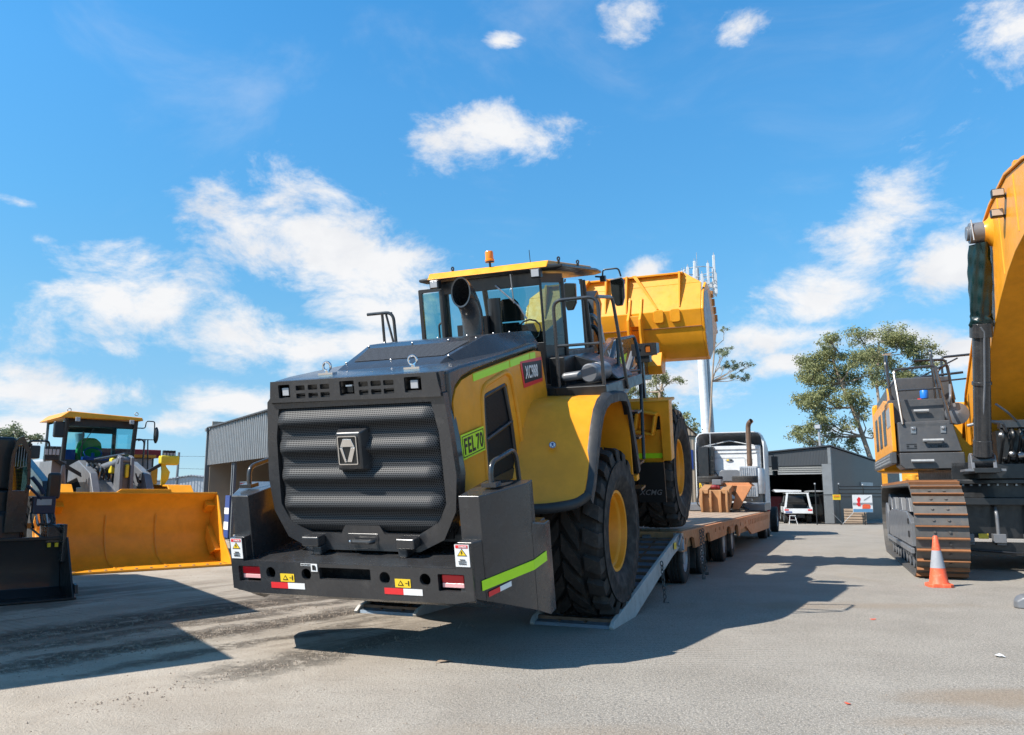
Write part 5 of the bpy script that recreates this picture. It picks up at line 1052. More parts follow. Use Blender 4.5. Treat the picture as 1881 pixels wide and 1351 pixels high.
# ================================================================== machines on the left
def loader2():
    L = empty('wheel_loader', frame((-7.15, 16.24, 0), -42.3), 'yellow wheel loader with a green seat and its wide bucket flat on the ground', 'wheel loader')
    b = B(); pr = [(0, .03), (.35, .035), (.75, .07), (1.02, .20), (1.22, .45), (1.30, .78), (1.28, 1.08), (1.18, 1.32), (1.02, 1.50)]
    b.sweep(pr, -.045, 'x', -1.62, 1.62)
    for s in (-1, 1): b.prism([(.02, .03), (.75, .05), (1.02, .18), (1.24, .45), (1.33, .78), (1.31, 1.08), (1.2, 1.34), (1.04, 1.54), (.94, 1.44), (.55, .60), (.10, .16)], 'x', s * 1.62, s * 1.655)
    bk = b.build('bucket', 'yellow', L, .008)
    b = B(); b.prism([(-.52, 1.50), (-.38, 1.60), (.62, 1.60), (.66, 1.50)], 'y', 1.0, 1.04); b.box(-1.64, 1.64, .99, 1.06, 1.495, 1.535); b.build('spill_guard', 'yellow', bk, .01)
    b = B(); b.box(-1.68, 1.68, -.10, .10, .005, .045); b.build('cutting_edge', 'yellow2', bk, .006)
    b = B()
    for k in range(11): x = -1.4 + k * .28; b.cyl((x, .03, .045), (x, .03, .062), .028, n=8)
    b.build('edge_bolts', 'steel', bk)
    for x in (-.58, .42):
        b = B(); b.sweep([(.35, .04), (.75, .075), (1.0, .20), (1.195, .45), (1.272, .78), (1.25, 1.05)], .006, 'x', x, x + .03); b.build('wear_strip', 'yellow2', bk)
    for s in (-1, 1):
        b = B(); b.prism([(.9, .2), (1.2, .5), (1.15, .8), (.6, .3)], 'x', s * 1.50, s * 1.62); b.build('corner_gusset', 'yellow', bk, .01)
        b = B(); b.prism([(1.0, 1.25), (1.15, 1.35), (1.2, 1.1)], 'x', s * 1.42, s * 1.62); b.build('corner_gusset', 'yellow', bk, .01)
    # arms
    for s, x in ((-1, -.62), (1, .50)):
        b = B(); P = [(1.4, .55), (1.6, .45), (2.3, 1.35), (3.2, 1.85), (4.0, 1.75), (4.0, 2.15), (3.2, 2.25), (2.2, 1.95), (1.5, 1.1)]
        b.prism(P, 'x', x - .08, x + .08); ar = b.build('lift_arm', 'grey', L, .02)
        b = B(); b.tube([(x + .22, 3.9, 1.1), (x + .20, 2.5, 1.1)], .09, 12); b.tube([(x + .2, 2.5, 1.1), (x + .15, 1.9, 1.2)], .05, 10); b.build('lift_cylinder', 'grey', L)
    b = B(); b.prism([(2.0, 1.0), (2.5, 1.0), (2.45, 2.25), (2.3, 2.36), (2.1, 2.30)], 'x', -.13, -.06); b.prism([(2.0, 1.0), (2.5, 1.0), (2.45, 2.25), (2.3, 2.36), (2.1, 2.30)], 'x', .10, .17); b.cyl((-.15, 2.25, 2.24), (.19, 2.25, 2.24), .08, n=14); b.box(-.06, .10, 2.2, 2.3, 1.4, 2.2)
    b.build('tilt_lever', 'grey', L, .015)
    b = B(); b.box(-.70, .60, 2.6, 3.2, 1.2, 1.65); b.prism([(2.2, 1.5), (3.2, 1.5), (3.2, 1.95), (2.6, 1.75)], 'x', -.45, -.10); b.prism([(2.2, 1.5), (3.2, 1.5), (3.2, 1.9), (2.6, 1.7)], 'x', .2, .40); b.build('front_frame', 'grey', L, .03)
    b = B(); b.tube([(.0, 2.3, 2.24), (-.25, 3.1, 2.05), (-.35, 3.6, 1.9)], .10, 14); b.build('tilt_cylinder', 'grey', L)
    b = B(); b.box(-.18, -.08, 2.55, 2.75, 1.95, 2.30); b.box(.0, .08, 2.1, 2.2, 1.85, 2.15); b.build('yellow_bracket', 'lemon', L, .03)
    rnd = random.Random(11)
    for k in range(9):
        x = -.62 + k * .09; b = B(); b.tube([(x, 2.9, 1.5), (x + rnd.uniform(-.06, .06), 2.7, 2.15 - k * .03), (x + .10, 3.2, 2.2), (x + .12, 3.9, 1.9)], .022, 6, .12); b.build('hose', 'steel' if k % 3 == 0 else 'black', L)
    for k in range(5): x = .28 + k * .05; b = B(); b.tube([(x, 2.3, 1.95 - k * .07), (x + .12, 2.5, 1.75 - k * .05), (x + .3, 2.7, 1.70)], .015, 6, .06); b.build('hose', 'steel' if k % 2 else 'black', L)
    b = B(); b.tube([(.0, 2.2, 2.38), (-.35, 3.2, 2.28)], .03, 8); b.build('lever_rod', 'char', L)
    # wheels and fenders
    for y in (2.45, 5.7):
        for s in (-1, 1): tyre_rim(L, s * 1.22 - .10, y, .78, .78, .58, s, .36, 'yellow2', 'oldrubber', nl=18)
    for s in (-1, 1):
        b = B(); b.sweep([(1.75, 1.45), (2.0, 1.66), (2.9, 1.68), (3.25, 1.45)], .04, 'x', s * .98 - .1, s * 1.52 - .1) if s > 0 else b.sweep([(1.75, 1.45), (2.0, 1.66), (2.9, 1.68), (3.25, 1.45)], .04, 'x', -1.62, -1.08)
        b.build('front_fender', 'yellow', L, .01)
    # light bars on struts
    for s, x in ((-1, -1.42), (1, 1.02)):
        b = B(); b.prism([(x - s * .62, 1.86), (x - s * .60, 1.95), (x + s * .02, 2.32), (x + s * .05, 2.25)], 'y', 2.4, 2.48); st = b.build('lamp_strut', 'black', L)
        b = B(); b.box(x - .14, x + .14, 2.36, 2.48, 2.20, 2.30); b.build('lamp_bracket', 'black', st, .01)
        for k in range(4): q = B().box(x - .14 + k * .072, x - .08 + k * .072, 2.36, 2.46, 2.30, 2.50).build('lamp', 'black', st, .01); B().box(x - .137 + k * .072, x - .083 + k * .072, 2.352, 2.36, 2.32, 2.44).build('lens', 'lamp', q)
        if s > 0:
            b = B(); b.rings([[(x + dx * k, 2.42 + dy * k, z) for dx, dy in ((-.20, -.10), (.22, -.10), (.22, .10), (-.20, .10))] for z, k in ((2.16, .85), (2.20, 1), (2.34, 1.02), (2.38, .95))]); b.build('lamp_cover', 'lemon', st, .03)
            b = B(); b.rings([[(x + dx * k + o, 2.42 + dy * k, z) for dx, dy in ((-.10, -.06), (.08, -.06), (.10, .06), (-.08, .06))] for z, k, o in ((1.70, .4, -.10), (1.85, .9, -.06), (2.0, 1, -.05), (2.12, .6, -.1), (2.38, .4, -.16))]); b.build('loose_wrap', 'lemon', st, ang=60)
    # cab
    b = B()
    for p in ([(-.80, 4.2, 1.9), (-.80, 4.05, 3.28)], [(.72, 4.2, 1.9), (.74, 4.05, 3.28)], [(-.80, 5.75, 1.9), (-.80, 5.75, 3.28)], [(.74, 5.75, 1.9), (.74, 5.75, 3.28)]): b.tube(p, .055, 8)
    b.box(-.82, .76, 4.15, 5.8, 1.5, 2.3); b.box(-.78, .74, 4.1, 4.2, 3.08, 3.26); b.box(-.78, .74, 5.7, 5.8, 3.05, 3.26); cb = b.build('cab', 'black', L, .01)
    b = B(); b.rings([[(x, y, z) for x, y, z in ((-1.0, 3.86, 3.26), (.86, 3.86, 3.28), (.86, 5.9, 3.28), (-1.0, 5.9, 3.26))], [(x, y, z) for x, y, z in ((-.80, 3.9, 3.42), (.84, 3.9, 3.36), (.84, 5.9, 3.38), (-.80, 5.9, 3.44))]]); b.build('cab_roof', 'yellow', cb, .02)
    for x in (-.62, .58): q = B().box(x - .05, x + .05, 3.82, 3.87, 3.18, 3.28).build('cab_lamp', 'lamp', cb, .01)
    for x in (-.78, .72): b = B(); b.tube([(x + .04 * math.sin(k * math.pi / 6), 4.0, 3.45 - .04 * math.cos(k * math.pi / 6)) for k in range(13)], .01, 6, cap=False); b.build('roof_eye', 'galv', cb)
    B().add([(-.76, 4.17, 2.25), (.70, 4.17, 2.25), (.72, 4.06, 3.1), (-.76, 4.06, 3.1)], [(0, 1, 2, 3)]).build('windscreen', 'glasslight', cb)
    B().add([(-.76, 5.76, 2.3), (.70, 5.76, 2.3), (.70, 5.76, 3.1), (-.76, 5.76, 3.1)], [(0, 1, 2, 3)]).build('rear_window', 'glasslight', cb)
    for x in (-.82, .76): B().add([(x, 4.2, 2.2), (x, 5.7, 2.2), (x, 5.7, 3.2), (x, 4.1, 3.2)], [(0, 1, 2, 3)]).build('side_window', 'glasslight', cb)
    b = B(); b.rings([[(-.10 + x * w, 4.75 + y, z) for x, y in ((-1, -.1), (1, -.1), (1, .08), (-1, .08))] for z, w in ((2.2, .30), (2.5, .30), (2.75, .25), (2.86, .12))]); b.build('seat', 'green', cb, .05, seg=3)
    b = B(); b.tube([(-.10 + .2 * math.cos(k * .5236), 4.38 + .05 * math.sin(k * .5236), 2.48 + .13 * math.sin(k * .5236)) for k in range(13)], .018, 6, cap=False); b.box(-.35, .25, 4.25, 4.4, 2.2, 2.38); b.tube([(-.1, 4.35, 2.3), (-.1, 4.38, 2.48)], .04, 8); b.box(-.75, -.45, 4.5, 5.5, 2.2, 2.55); b.build('steering_wheel', 'navy', cb, .01)
    b = B(); b.tube([(-.42, 4.12, 2.36), (-.42, 4.08, 2.98)], .012, 6); b.tube([(-.5, 4.12, 2.5), (-.2, 4.06, 3.05)], .008, 6); b.build('wiper', 'black', cb)
    b = B(); b.box(-.80, .74, 5.9, 8.3, 1.2, 2.38); b.build('engine_hood', 'galv', L, .08); b = B(); b.cyl((.12, 6.5, 2.4), (.12, 6.5, 2.86), .10, n=16); b.tube([(.12, 6.5, 2.86), (.10, 6.5, 3.08)], [.10, .12], 16); b.build('exhaust_stack', 'galv', L)
    b = B(); b.box(.9, 1.5, 5.0, 7.0, 1.6, 2.42); b.build('hood_side', 'galv', L, .03); b = B(); b.box(.80, 1.56, 4.9, 7.0, 2.42, 2.50); b.build('walkway', 'yellow2', L, .01)
    b = B(); b.tube([(.80, 4.3, 1.7), (.80, 4.3, 2.85), (1.05, 4.3, 2.85), (1.05, 4.3, 1.7)], .022, 8, .12); b.tube([(1.05, 4.8, 2.85), (1.22, 4.8, 2.88), (1.20, 4.8, 1.9)], .018, 8); b.tube([(1.32, 4.9, 2.88), (1.38, 4.9, 1.9)], .018, 8); b.build('handrail', 'char', L)
    b = B(); b.tube([(.76, 4.2, 3.12), (.98, 4.1, 3.12), (1.0, 4.1, 3.30), (1.20, 4.1, 3.30), (1.21, 4.1, 3.0)], .014, 8, .05); b.tube([(.76, 4.2, 2.84), (1.2, 4.1, 2.84)], .012, 8); mr_ = b.build('mirror_arm', 'black', L)
    b = B(); b.ball((1.26, 4.12, 2.96), .10, 14, (.6, .8, 2.1)); b.build('mirror_shell', 'black', mr_)
    b = B(); b.rings([[(-.94 + x, 4.1 + y, z) for x, y in ((-.12, -.06), (.12, -.06), (.12, .06), (-.12, .06))] for z in (2.80, 3.18)]); b.build('mirror_shell', 'black', L, .04)
    b = B(); b.tube([(-1.25, 2.3, 1.5), (-1.2, 2.3, 2.15), (-1.1, 2.3, 1.4)], .03, 8, .1); b.box(-1.38, -1.1, 2.5, 3.6, 1.7, 2.2); b.build('side_box', 'grey', L, .02)
    b = B(); b.box(-.85, .80, 3.2, 8.0, .6, 1.5); b.build('chassis', 'black', L)
    return L
loader2()
def skid():
    K = empty('skid_steer_loader', frame((-6.30, 11.80, 0), -45), 'dark compact loader with a black bucket on the ground, cut by the left edge', 'skid steer')
    b = B(); b.sweep([(0, .02), (.45, .03), (.62, .14), (.68, .45), (.60, .84)], -.03, 'x', -1.90, -.01)
    for x in (-1.92, -.01): b.prism([(-.02, .02), (.5, .02), (.68, .14), (.74, .45), (.66, .86), (.48, .86), (.10, .22)], 'x', x, x + .03)
    bk = b.build('bucket', 'black', K, .008); b = B(); b.box(-1.93, .03, -.06, .06, .01, .035); b.prism([(-.02, .08), (.10, .08), (.10, .22), (.02, .2)], 'x', .02, .06); b.build('cutting_edge', 'black', bk, .004); b = B(); b.box(-1.9, 0, .58, .66, .82, .87); b.build('bucket_lip', 'black', bk, .01)
    for x in (-.20, -.10): B().box(x - .03, x + .01, .56, .60, .72, .78).build('yellow_tab', 'warn', bk)
    b = B(); b.box(-.24, -.02, .6, .8, .78, 1.02); b.tube([(-.23, .7, 1.0), (-.05, .7, 1.0)], .05, 8); b.box(-.05, .0, .5, .85, .5, 1.05); b.build('coupler', 'char', K, .01)
    for x in (-.16, -1.86):
        b = B(); b.prism([(.75, .25), (.9, .2), (1.2, .9), (1.6, 1.45), (2.6, 1.9), (2.6, 2.1), (1.4, 1.7), (.95, 1.1), (.7, .6)], 'x', x, x + .12); b.build('lift_arm', 'char', K, .015)
    b = B(); b.box(-1.55, -.45, 1.0, 3.4, .35, 1.55); b.prism([(.85, .35), (1.2, .35), (1.2, 1.45), (.95, 1.2)], 'x', -1.5, -.5); b.build('body', 'black', K, .03)
    b = B(); b.box(-1.45, -.62, 1.1, 2.6, 1.55, 2.35); b.build('cab', 'glassdark' if False else 'black', K, .05)
    dr = curve_mesh([[(-.12, -.72), (.13, -.72), (.16, .0), (.13, .48), (.02, .70), (-.06, .66), (-.12, .40)], [(-.07, -.12), (.10, -.12), (.12, .0), (.09, .42), (.01, .58), (-.04, .56), (-.08, .36)]], .04, fm((-.62, .85, 1.66), (1, 0, 0), (0, 0, 1)), 'cab_door', 'char', K)
    B().box(-.70, -.50, .87, .875, 1.55, 2.22).build('door_glass', 'glassdark', dr); b = B()
    for k in range(6): b.tube([(-.68 + k * .035, .862, 1.90), (-.68 + k * .035, .862, 2.20)], .004, 6)
    b.build('door_grille', 'galv', dr)
    b = B(); b.tube([(-.52, .9, 2.24), (-.49, .9, 2.29), (-.25, .9, 2.30), (-.23, .9, 2.18)], .015, 8, .04); b.cbox((-.50, .9, 2.20), (.05, .05, .1)); b.build('mirror_arm', 'black', K)
    b = B(); b.rings([[(-.12 + x, .9 + y, z) for x, y in ((-.10, -.04), (.09, -.04), (.09, .04), (-.10, .04))] for z in (1.42, 1.82)]); b.build('mirror_shell', 'black', K, .04)
    b = B(); b.box(-.40, -.10, .82, .95, 1.20, 1.46); q = b.build('valve_box', 'deepblue', K, .01); B().box(-.36, -.16, .81, .82, 1.33, 1.42).build('box_label', 'galv', q)
    for k in range(5): x = -.42 + k * .07; b = B(); b.tube([(x, .85, 1.22), (x + .02, .80, 1.05), (x + .05, .82, .98 + .04 * k), (x + .02, .9, 1.15)], .016, 8, .05); b.build('hose', 'steel' if k % 2 else 'black', K)
    b = B(); b.tube([(-.30, .8, 1.05), (-.12, .6, 1.02), (-.06, .6, .95), (-.06, .65, .85)], .018, 8, .06); b.tube([(-.42, .8, 1.0), (-.3, .6, .86), (-.16, .62, .84), (-.12, .66, .9)], .015, 8, .06); b.build('hose', 'black', K)
    b = B(); b.tube([(-.46, .8, 1.75), (-.35, .8, 1.62), (-.28, .8, 1.50)], .03, 8, .05); b.tube([(-.5, .8, 1.62), (-.40, .8, 1.52), (-.3, .82, 1.42)], .02, 8); b.build('arm_hoses', 'deepblue', K)
    B().cbox((-.44, .79, 1.03), (.05, .02, .08), None).build('amber_reflector', 'amberdark', K)
    for x, s in ((-1.75, -1), (-.28, 1)):
        for y in (1.25, 2.4): tyre_rim(K, x, y, .42, .42, .30, s, .2, 'grey', 'rubber', nl=16)
skid()
def machine3():
    K = empty('loader_machine', frame((-13.9, 23.0, 0), -40), 'yellow machine with a dark canopy behind the open cab door at far left', 'loader')
    b = B(); b.box(-2.6, .15, 0, 3, 1.0, 2.42); q = b.build('body', 'yellow2', K, .05)
    b = B()
    for k in range(8): b.box(-.9, .05, -.015, 0, 1.5 + k * .10, 1.55 + k * .10)
    b.build('vent_slats', 'black', q)
    b = B(); b.box(-2.8, .28, -.1, 3, 2.50, 2.88); b.build('canopy', 'black', K, .04)
    for x in (-1.9, .0): tyre_rim(K, x, .4, .7, .7, .5, 1 if x > -1 else -1, .34, 'yellow2', 'oldrubber', nl=16)
    J = empty('wheel_loader', frame((-13.1, 25.2, 0), -40), 'yellow loader with a dark red roof behind the compact loader cab door', 'wheel loader')
    b = B(); b.box(-.3, 1.9, 0, 2.5, .7, 2.35); b.box(.2, .5, -.15, 0, 1.0, 2.45); b.box(1.3, 1.55, -.15, 0, 1.0, 2.3); b.build('body', 'yellow2', J, .05)
    b = B(); b.box(-.4, 1.9, -.2, 2.5, 2.66, 2.92); b.build('canopy', 'crimson', J, .03); B().tube([(-.2, 0, 2.3), (-.2, 0, 2.7)], .04, 8).build('canopy_post', 'black', J); B().tube([(1.7, 0, 2.3), (1.7, 0, 2.7)], .04, 8).build('canopy_post', 'black', J); b = B(); b.tube([(.3, -.2, 1.0), (.4, -.25, 2.0), (.8, -.2, 2.1), (.9, -.2, 1.1)], .05, 8, .2); b.build('hose_loop', 'black', J)
    for x in (-.1, 1.7): tyre_rim(J, x, .6, .7, .7, .5, 1 if x > 0 else -1, .34, 'yellow2', 'oldrubber', nl=16)
machine3()
def shadow_caster():
    # unseen slab on posts, added past the left edge to cast the foreground shadow
    K = empty('shadow_slab', Matrix.Translation((-8.5, 8.5, 0)), 'unseen slab on posts left of view, added for its foreground shadow', 'shadow_caster')
    z = 3.55; sx, sy = -.869 * z, -.386 * z
    pts = [(-3.96, 6.48), (-2.56, 7.67), (-4.0, 9.71), (-3.24, 10.63), (-5.71, 14.08), (-5.95, 14.45), (-7.11, 15.49), (-9.3, 14.9), (-10.5, 11.5), (-7.5, 4.5)]
    P = [(x + sx + 8.5, y + sy - 8.5) for x, y in pts]
    b = B(); b.prism(P, 'z', z - .12, z); b.build('roof', 'galv', K)  # added slab, its outline cut to the shadow it throws
    b = B()
    for x, y in (P[0], P[3], P[6], P[8], P[9]): b2 = B(); b2.box(x - .3, x - .2, y - .05, y + .05, 0, z - .12); b2.build('post', 'galv', K)
shadow_caster()
def grey_thing():
    K = empty('steel_tip', Matrix.Translation((7.02, 10.95, 0)), 'worn grey steel attachment tip lying at the right edge of the yard', 'steel tip')
    b = B(); b.rings([[(x, y, z) for y, z in ((-.14 * k, .0), (.14 * k, .0), (.12 * k, .12 * k + .05), (0, .19 * k + .03), (-.12 * k, .12 * k + .05))] for x, k in ((-.33, .35), (-.26, .8), (-.05, 1.0), (.6, 1.05))]); b.build('tip', 'grey', K, .02)
    b = B(); b.box(.2, .5, -.2, .2, .0, .26); b.build('shank', 'steel', K, .02)
grey_thing()
# ================================================================== buildings
def corr(name, col, pitch, depth=.6, axis=0, rough=.45):
    # corrugated sheet: the waves are a bump on a painted steel sheet
    m, t, b, o = newmat(name); c = t.nodes.new('ShaderNodeTexCoord'); sep = t.nodes.new('ShaderNodeSeparateXYZ'); t.links.new(c.outputs['Object'], sep.inputs[0])
    w = mt('SINE', mt('MULTIPLY', sep.outputs[axis], 2 * math.pi / pitch, nt_=t), nt_=t)
    n = tnoise(t, 1.3, 6); t.links.new(mixc(t, n, tuple(x * .85 for x in col), tuple(x * 1.12 for x in col)), b.inputs['Base Color'])
    b.inputs['Roughness'].default_value = rough; b.inputs['Metallic'].default_value = .2; bump(t, b, w, depth, pitch * .25); return m
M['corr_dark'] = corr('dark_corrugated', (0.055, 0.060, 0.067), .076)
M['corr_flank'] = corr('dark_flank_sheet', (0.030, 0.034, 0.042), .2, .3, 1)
M['roller'] = corr('roller_door', (0.11, 0.12, 0.125), .10, .8, 2)
M['sea'] = flat('pale_sea_print', (0.12, 0.28, 0.46), .5)
M['corr_grey'] = paint('grey_trim_deck', (0.27, 0.275, 0.28), .45, metal=.3, dirt=(.35, .3, .25), dirtamt=.25)
M['corr_tan'] = corr('tan_wall', (0.36, 0.29, 0.22), .2, .3)
M['corr_far'] = corr('far_roof', (0.30, 0.33, 0.37), .3, .3)
M['post'] = paint('post_grey', (0.16, 0.175, 0.19), .5, dirt=(.15, .15, .15), dirtamt=.3)
def left_shed():
    # x runs along the open front towards the camera side, y goes into the building
    d = Vector((.547, -.837, 0)); hd = math.degrees(math.atan2(-d.y, d.x)); K = empty('open_shed', frame((-11.37, 30, 0), hd), 'open fronted shed with a deep corrugated fascia, behind the wide yellow bucket', 'shed')
    # fascia as real folded sheet
    vs = []; n = 150; Lg = 13.0; zb, ztp = 2.56, 3.93
    prof = []
    x = 0; i = 0
    while x < Lg:
        prof += [(x, 0), (x + .10, 0), (x + .125, -.05), (x + .20, -.05)]; x += .225
    b = B(); k = len(prof); vs = [(p[0], p[1], zb) for p in prof] + [(p[0], p[1], ztp) for p in prof] + [(p[0], p[1] + .01, zb) for p in prof] + [(p[0], p[1] + .01, ztp) for p in prof]
    fs = []
    for i in range(k - 1): fs += [(i, i + 1, k + i + 1, k + i), (2 * k + i, 3 * k + i, 3 * k + i + 1, 2 * k + i + 1), (i, 2 * k + i, 2 * k + i + 1, i + 1)]
    b.add(vs, fs); b.build('fascia', 'corr_grey', K, ang=20)
    b = B(); x = 0
    pr = []
    while x < Lg: pr += [(x, 3.93), (x + .06, 3.93), (x + .08, 3.965), (x + .13, 3.965)]; x += .15
    k = len(pr); b.add([(p[0], -.14, p[1]) for p in pr] + [(p[0], 7, p[1] + .5) for p in pr] + [(p[0], -.14, p[1] + .01) for p in pr] + [(p[0], 7, p[1] + .51) for p in pr], [f for i in range(k - 1) for f in ((i, k + i, k + i + 1, i + 1), (2 * k + i, 2 * k + i + 1, 3 * k + i + 1, 3 * k + i), (i, i + 1, 2 * k + i + 1, 2 * k + i))])
    b.build('roof', 'corr_grey', K, ang=20)
    b = B(); b.box(-.12, -.02, -.10, .06, 0, 3.9); b.box(-.14, .1, -.16, -.06, 3.82, 3.93); b.build('corner_trim', 'post', K)
    for x in (3.30, 3.55): B().box(x - .045, x + .045, .05, .14, 0, 2.60).build('post', 'post', K)
    b = B(); b.box(0, Lg, 6.9, 7, 0, 4.2); b.build('back_wall', 'corr_tan', K); B().box(-.02, .05, .06, 7, 0, 4.2).build('end_wall', 'corr_tan', K); B().box(Lg - .05, Lg, .06, 7, 0, 4.2).build('end_wall', 'corr_tan', K)
    # signs and drums just inside
    def sign(x0, x1, z0, z1, y, lab, body='label'):
        o = (Vector((-11.37, 30, 0)) + d * ((x0 + x1) / 2) + Vector((.837, .547, 0)) * y); S_ = empty('danger_sign', frame((o.x, o.y, z0), hd), lab, 'sign', 'danger signs in the open shed')
        w = (x1 - x0); h = z1 - z0; q = B().box(-w / 2, w / 2, 0, .03, 0, h).build('board', body, S_); B().box(-w * .46, w * .46, -.006, 0, h * .66, h * .93).build('red_header', 'red', S_)
        text('DANGER', w * .66, h * .17, fm((0, -.008, h * .79), (1, 0, 0), (0, 0, 1)), 'sign_text', 'label', S_)
        for j in range(3): B().box(-w * .36, w * .34, -.004, 0, h * (.5 - j * .15), h * (.54 - j * .15)).build('sign_line', 'navy', S_)
    sign(.75, 1.95, 1.15, 1.95, 1.0, 'red and white danger sign nearest the shed corner trim')
    sign(3.9, 5.2, 1.0, 1.75, .6, 'danger sign on a dark board right of the shed post', 'navy')
    o = Vector((-11.37, 30, 0)) + d * 3.6 + Vector((.837, .547, 0)) * 1.6; Q = empty('display_board', frame((o.x, o.y, 0), hd), 'blue display boards standing inside the open shed behind the danger signs', 'board')
    B().box(-1.4, 2.6, 0, .06, .2, 1.95).build('board', 'navy', Q); B().box(-1.35, -.35, -.02, -.001, .9, 1.75).build('blue_panel', 'blue', Q); B().box(.8, 1.9, -.02, -.001, 1.1, 1.35).build('blue_panel', 'blue', Q)
    o = Vector((-11.37, 30, 0)) + d * 4.1 - Vector((.837, .547, 0)) * .25; Q = empty('banner', frame((o.x, o.y, 0), hd), 'blue and white vertical banner beside the shed post', 'banner')
    B().box(-.2, .35, 0, .03, .1, 1.45).build('cloth', 'navy', Q); B().box(-.2, .35, -.01, -.001, .85, 1.05).build('white_patch', 'label', Q); B().box(-.2, .35, -.01, -.001, .35, .6).build('white_patch', 'label', Q)
left_shed()
def right_shed():
    u = Vector((.8, -.6, 0)); hd = math.degrees(math.atan2(.6, .8)); K = empty('workshop_shed', frame((16.2, 40.8, 0), hd), 'dark grey workshop shed with its roller door half up, right of the truck', 'shed')
    # x runs along the front (0 at the corner, negative to the left), y into the building
    b = B(); fz = lambda x: 3.86 + x * .085
    b.prism([(0, 2.95), (0, 3.86), (-7, 3.35), (-7, 2.95 - .02)], 'y', 0, .12); b.build('front_wall', 'corr_dark', K)
    b = B(); b.prism([(-.4, 2.58), (-.4, 2.96), (-7, 2.90), (-7, 2.5)], 'y', .06, .16); b.build('roller_door', 'roller', K); B().box(-7, -.42, .02, .14, 2.50, 2.57).build('door_rail', 'corr_grey', K)
    b = B(); b.box(-.42, .05, -.05, .16, 0, 3.0); b.box(-.10, .06, -.06, .1, 3.0, 3.84); b.build('corner_post', 'post', K, .01)
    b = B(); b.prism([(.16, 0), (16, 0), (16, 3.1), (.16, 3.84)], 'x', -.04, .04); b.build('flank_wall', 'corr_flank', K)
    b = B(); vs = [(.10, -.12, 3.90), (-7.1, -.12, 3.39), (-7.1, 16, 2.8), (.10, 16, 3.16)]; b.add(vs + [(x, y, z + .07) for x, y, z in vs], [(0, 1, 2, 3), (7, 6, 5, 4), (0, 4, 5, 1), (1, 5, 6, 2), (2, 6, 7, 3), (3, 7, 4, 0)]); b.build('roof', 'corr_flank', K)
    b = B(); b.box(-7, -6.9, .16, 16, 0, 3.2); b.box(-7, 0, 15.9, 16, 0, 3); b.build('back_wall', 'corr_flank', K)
    B().box(.045, .07, 5.6, 8.4, 1.95, 2.15).build('eyebrow_window', 'galv', K)
    def place(x, y): p = Vector((16.2, 40.8, 0)) + u * x + Vector((.6, .8, 0)) * y; return p
    p = place(-3.2, 3.2); Q = empty('crimson_cabinet', frame(p, hd), 'dark red cabinet standing inside the workshop behind the utility', 'cabinet'); B().box(-1.3, .5, 0, .5, 0, 1.35).build('carcass', 'crimson', Q, .02); B().box(-1.25, .45, -.03, -.001, .1, 1.28).build('doors', 'crimson', Q, .01)
    # ute with an alloy tray frame, backed into the doorway
    Ut = empty('utility_truck', frame((14.47, 40.9, 0), 14), 'white utility with a canopy frame and red tail lights in the workshop doorway', 'ute')
    b = B(); b.box(-.68, .68, 0, 1.9, .54, .62); b.box(-.69, .69, -.05, 0, .52, .76); b.box(-.69, -.64, 0, 1.9, .62, .85); b.box(.64, .69, 0, 1.9, .62, .85); b.build('tray', 'white', Ut, .01)
    for s in (-1, 1): B().box(s * .56 - .10, s * .56 + .10, -.06, -.05, .66, .73).build('tail_light', 'redlens', Ut)
    B().box(-.62, -.30, -.06, -.05, .56, .62).build('number_plate', 'navy', Ut); text('SERVICE', .45, .05, fm((0, -.052, .69), (1, 0, 0), (0, 0, 1)), 'tray_text', 'navy', Ut) if False else None
    b = B(); b.prism([(-.66, .8), (-.55, .8), (-.44, 1.52), (-.53, 1.52)], 'y', .0, .08); b.prism([(.66, .8), (.55, .8), (.44, 1.52), (.53, 1.52)], 'y', .0, .08); b.box(-.56, .56, 0, 1.6, 1.50, 1.56); b.build('canopy_frame', 'white', Ut, .01)
    b = B(); b.add([(-1.15, .0, 1.72), (.20, .0, 1.68), (.20, 1.4, 1.66), (-1.15, 1.4, 1.66), (-1.05, .0, 1.58), (.20, .0, 1.60), (.2, 1.4, 1.6), (-1.05, 1.4, 1.6)], [(0, 1, 2, 3), (4, 7, 6, 5), (0, 4, 5, 1), (1, 5, 6, 2), (2, 6, 7, 3), (3, 7, 4, 0)]); b.build('raised_lid', 'white', Ut)
    b = B(); b.ball((.95, .8, 1.62), .5, 12, (1.1, 1, .10)); b.build('gullwing_door', 'galv', Ut)
    b = B(); b.box(-.66, .66, 1.95, 3.4, .5, 1.0); b.rings([[(-.6, 2.0, 1.0), (.6, 2.0, 1.0), (.6, 3.3, 1.0), (-.6, 3.3, 1.0)], [(-.5, 2.1, 1.42), (.5, 2.1, 1.42), (.5, 2.9, 1.42), (-.5, 2.9, 1.42)]]); b.build('cab', 'black', Ut, .05)
    for y in (.75, 2.9):
        for s in (-1, 1): road_wheel(Ut, s * .56, y, .30, .30, .20, s)
    b = B(); b.box(-.3, .3, .1, .2, .3, .5); b.tube([(0, -.05, .42), (0, -.25, .40)], .03, 6); b.build('tow_bar', 'black', Ut)
    Sx = empty('step_ladder', frame((13.98, 40.3, 0), 10), 'small white step ladder beside the rear of the utility', 'ladder'); b = B()
    for s in (-1, 1): b.tube([(s * .20, 0, 0), (s * .12, .15, .42)], .015, 6)
    b.box(-.14, .14, .08, .2, .41, .44); b.box(-.17, .17, .04, .10, .20, .22); b.build('frame', 'white', Sx)
    V = empty('parked_car', frame((16.05, 43.6, 0), 8), 'tan and dark vehicle half hidden behind the gate mesh in the workshop', 'car')
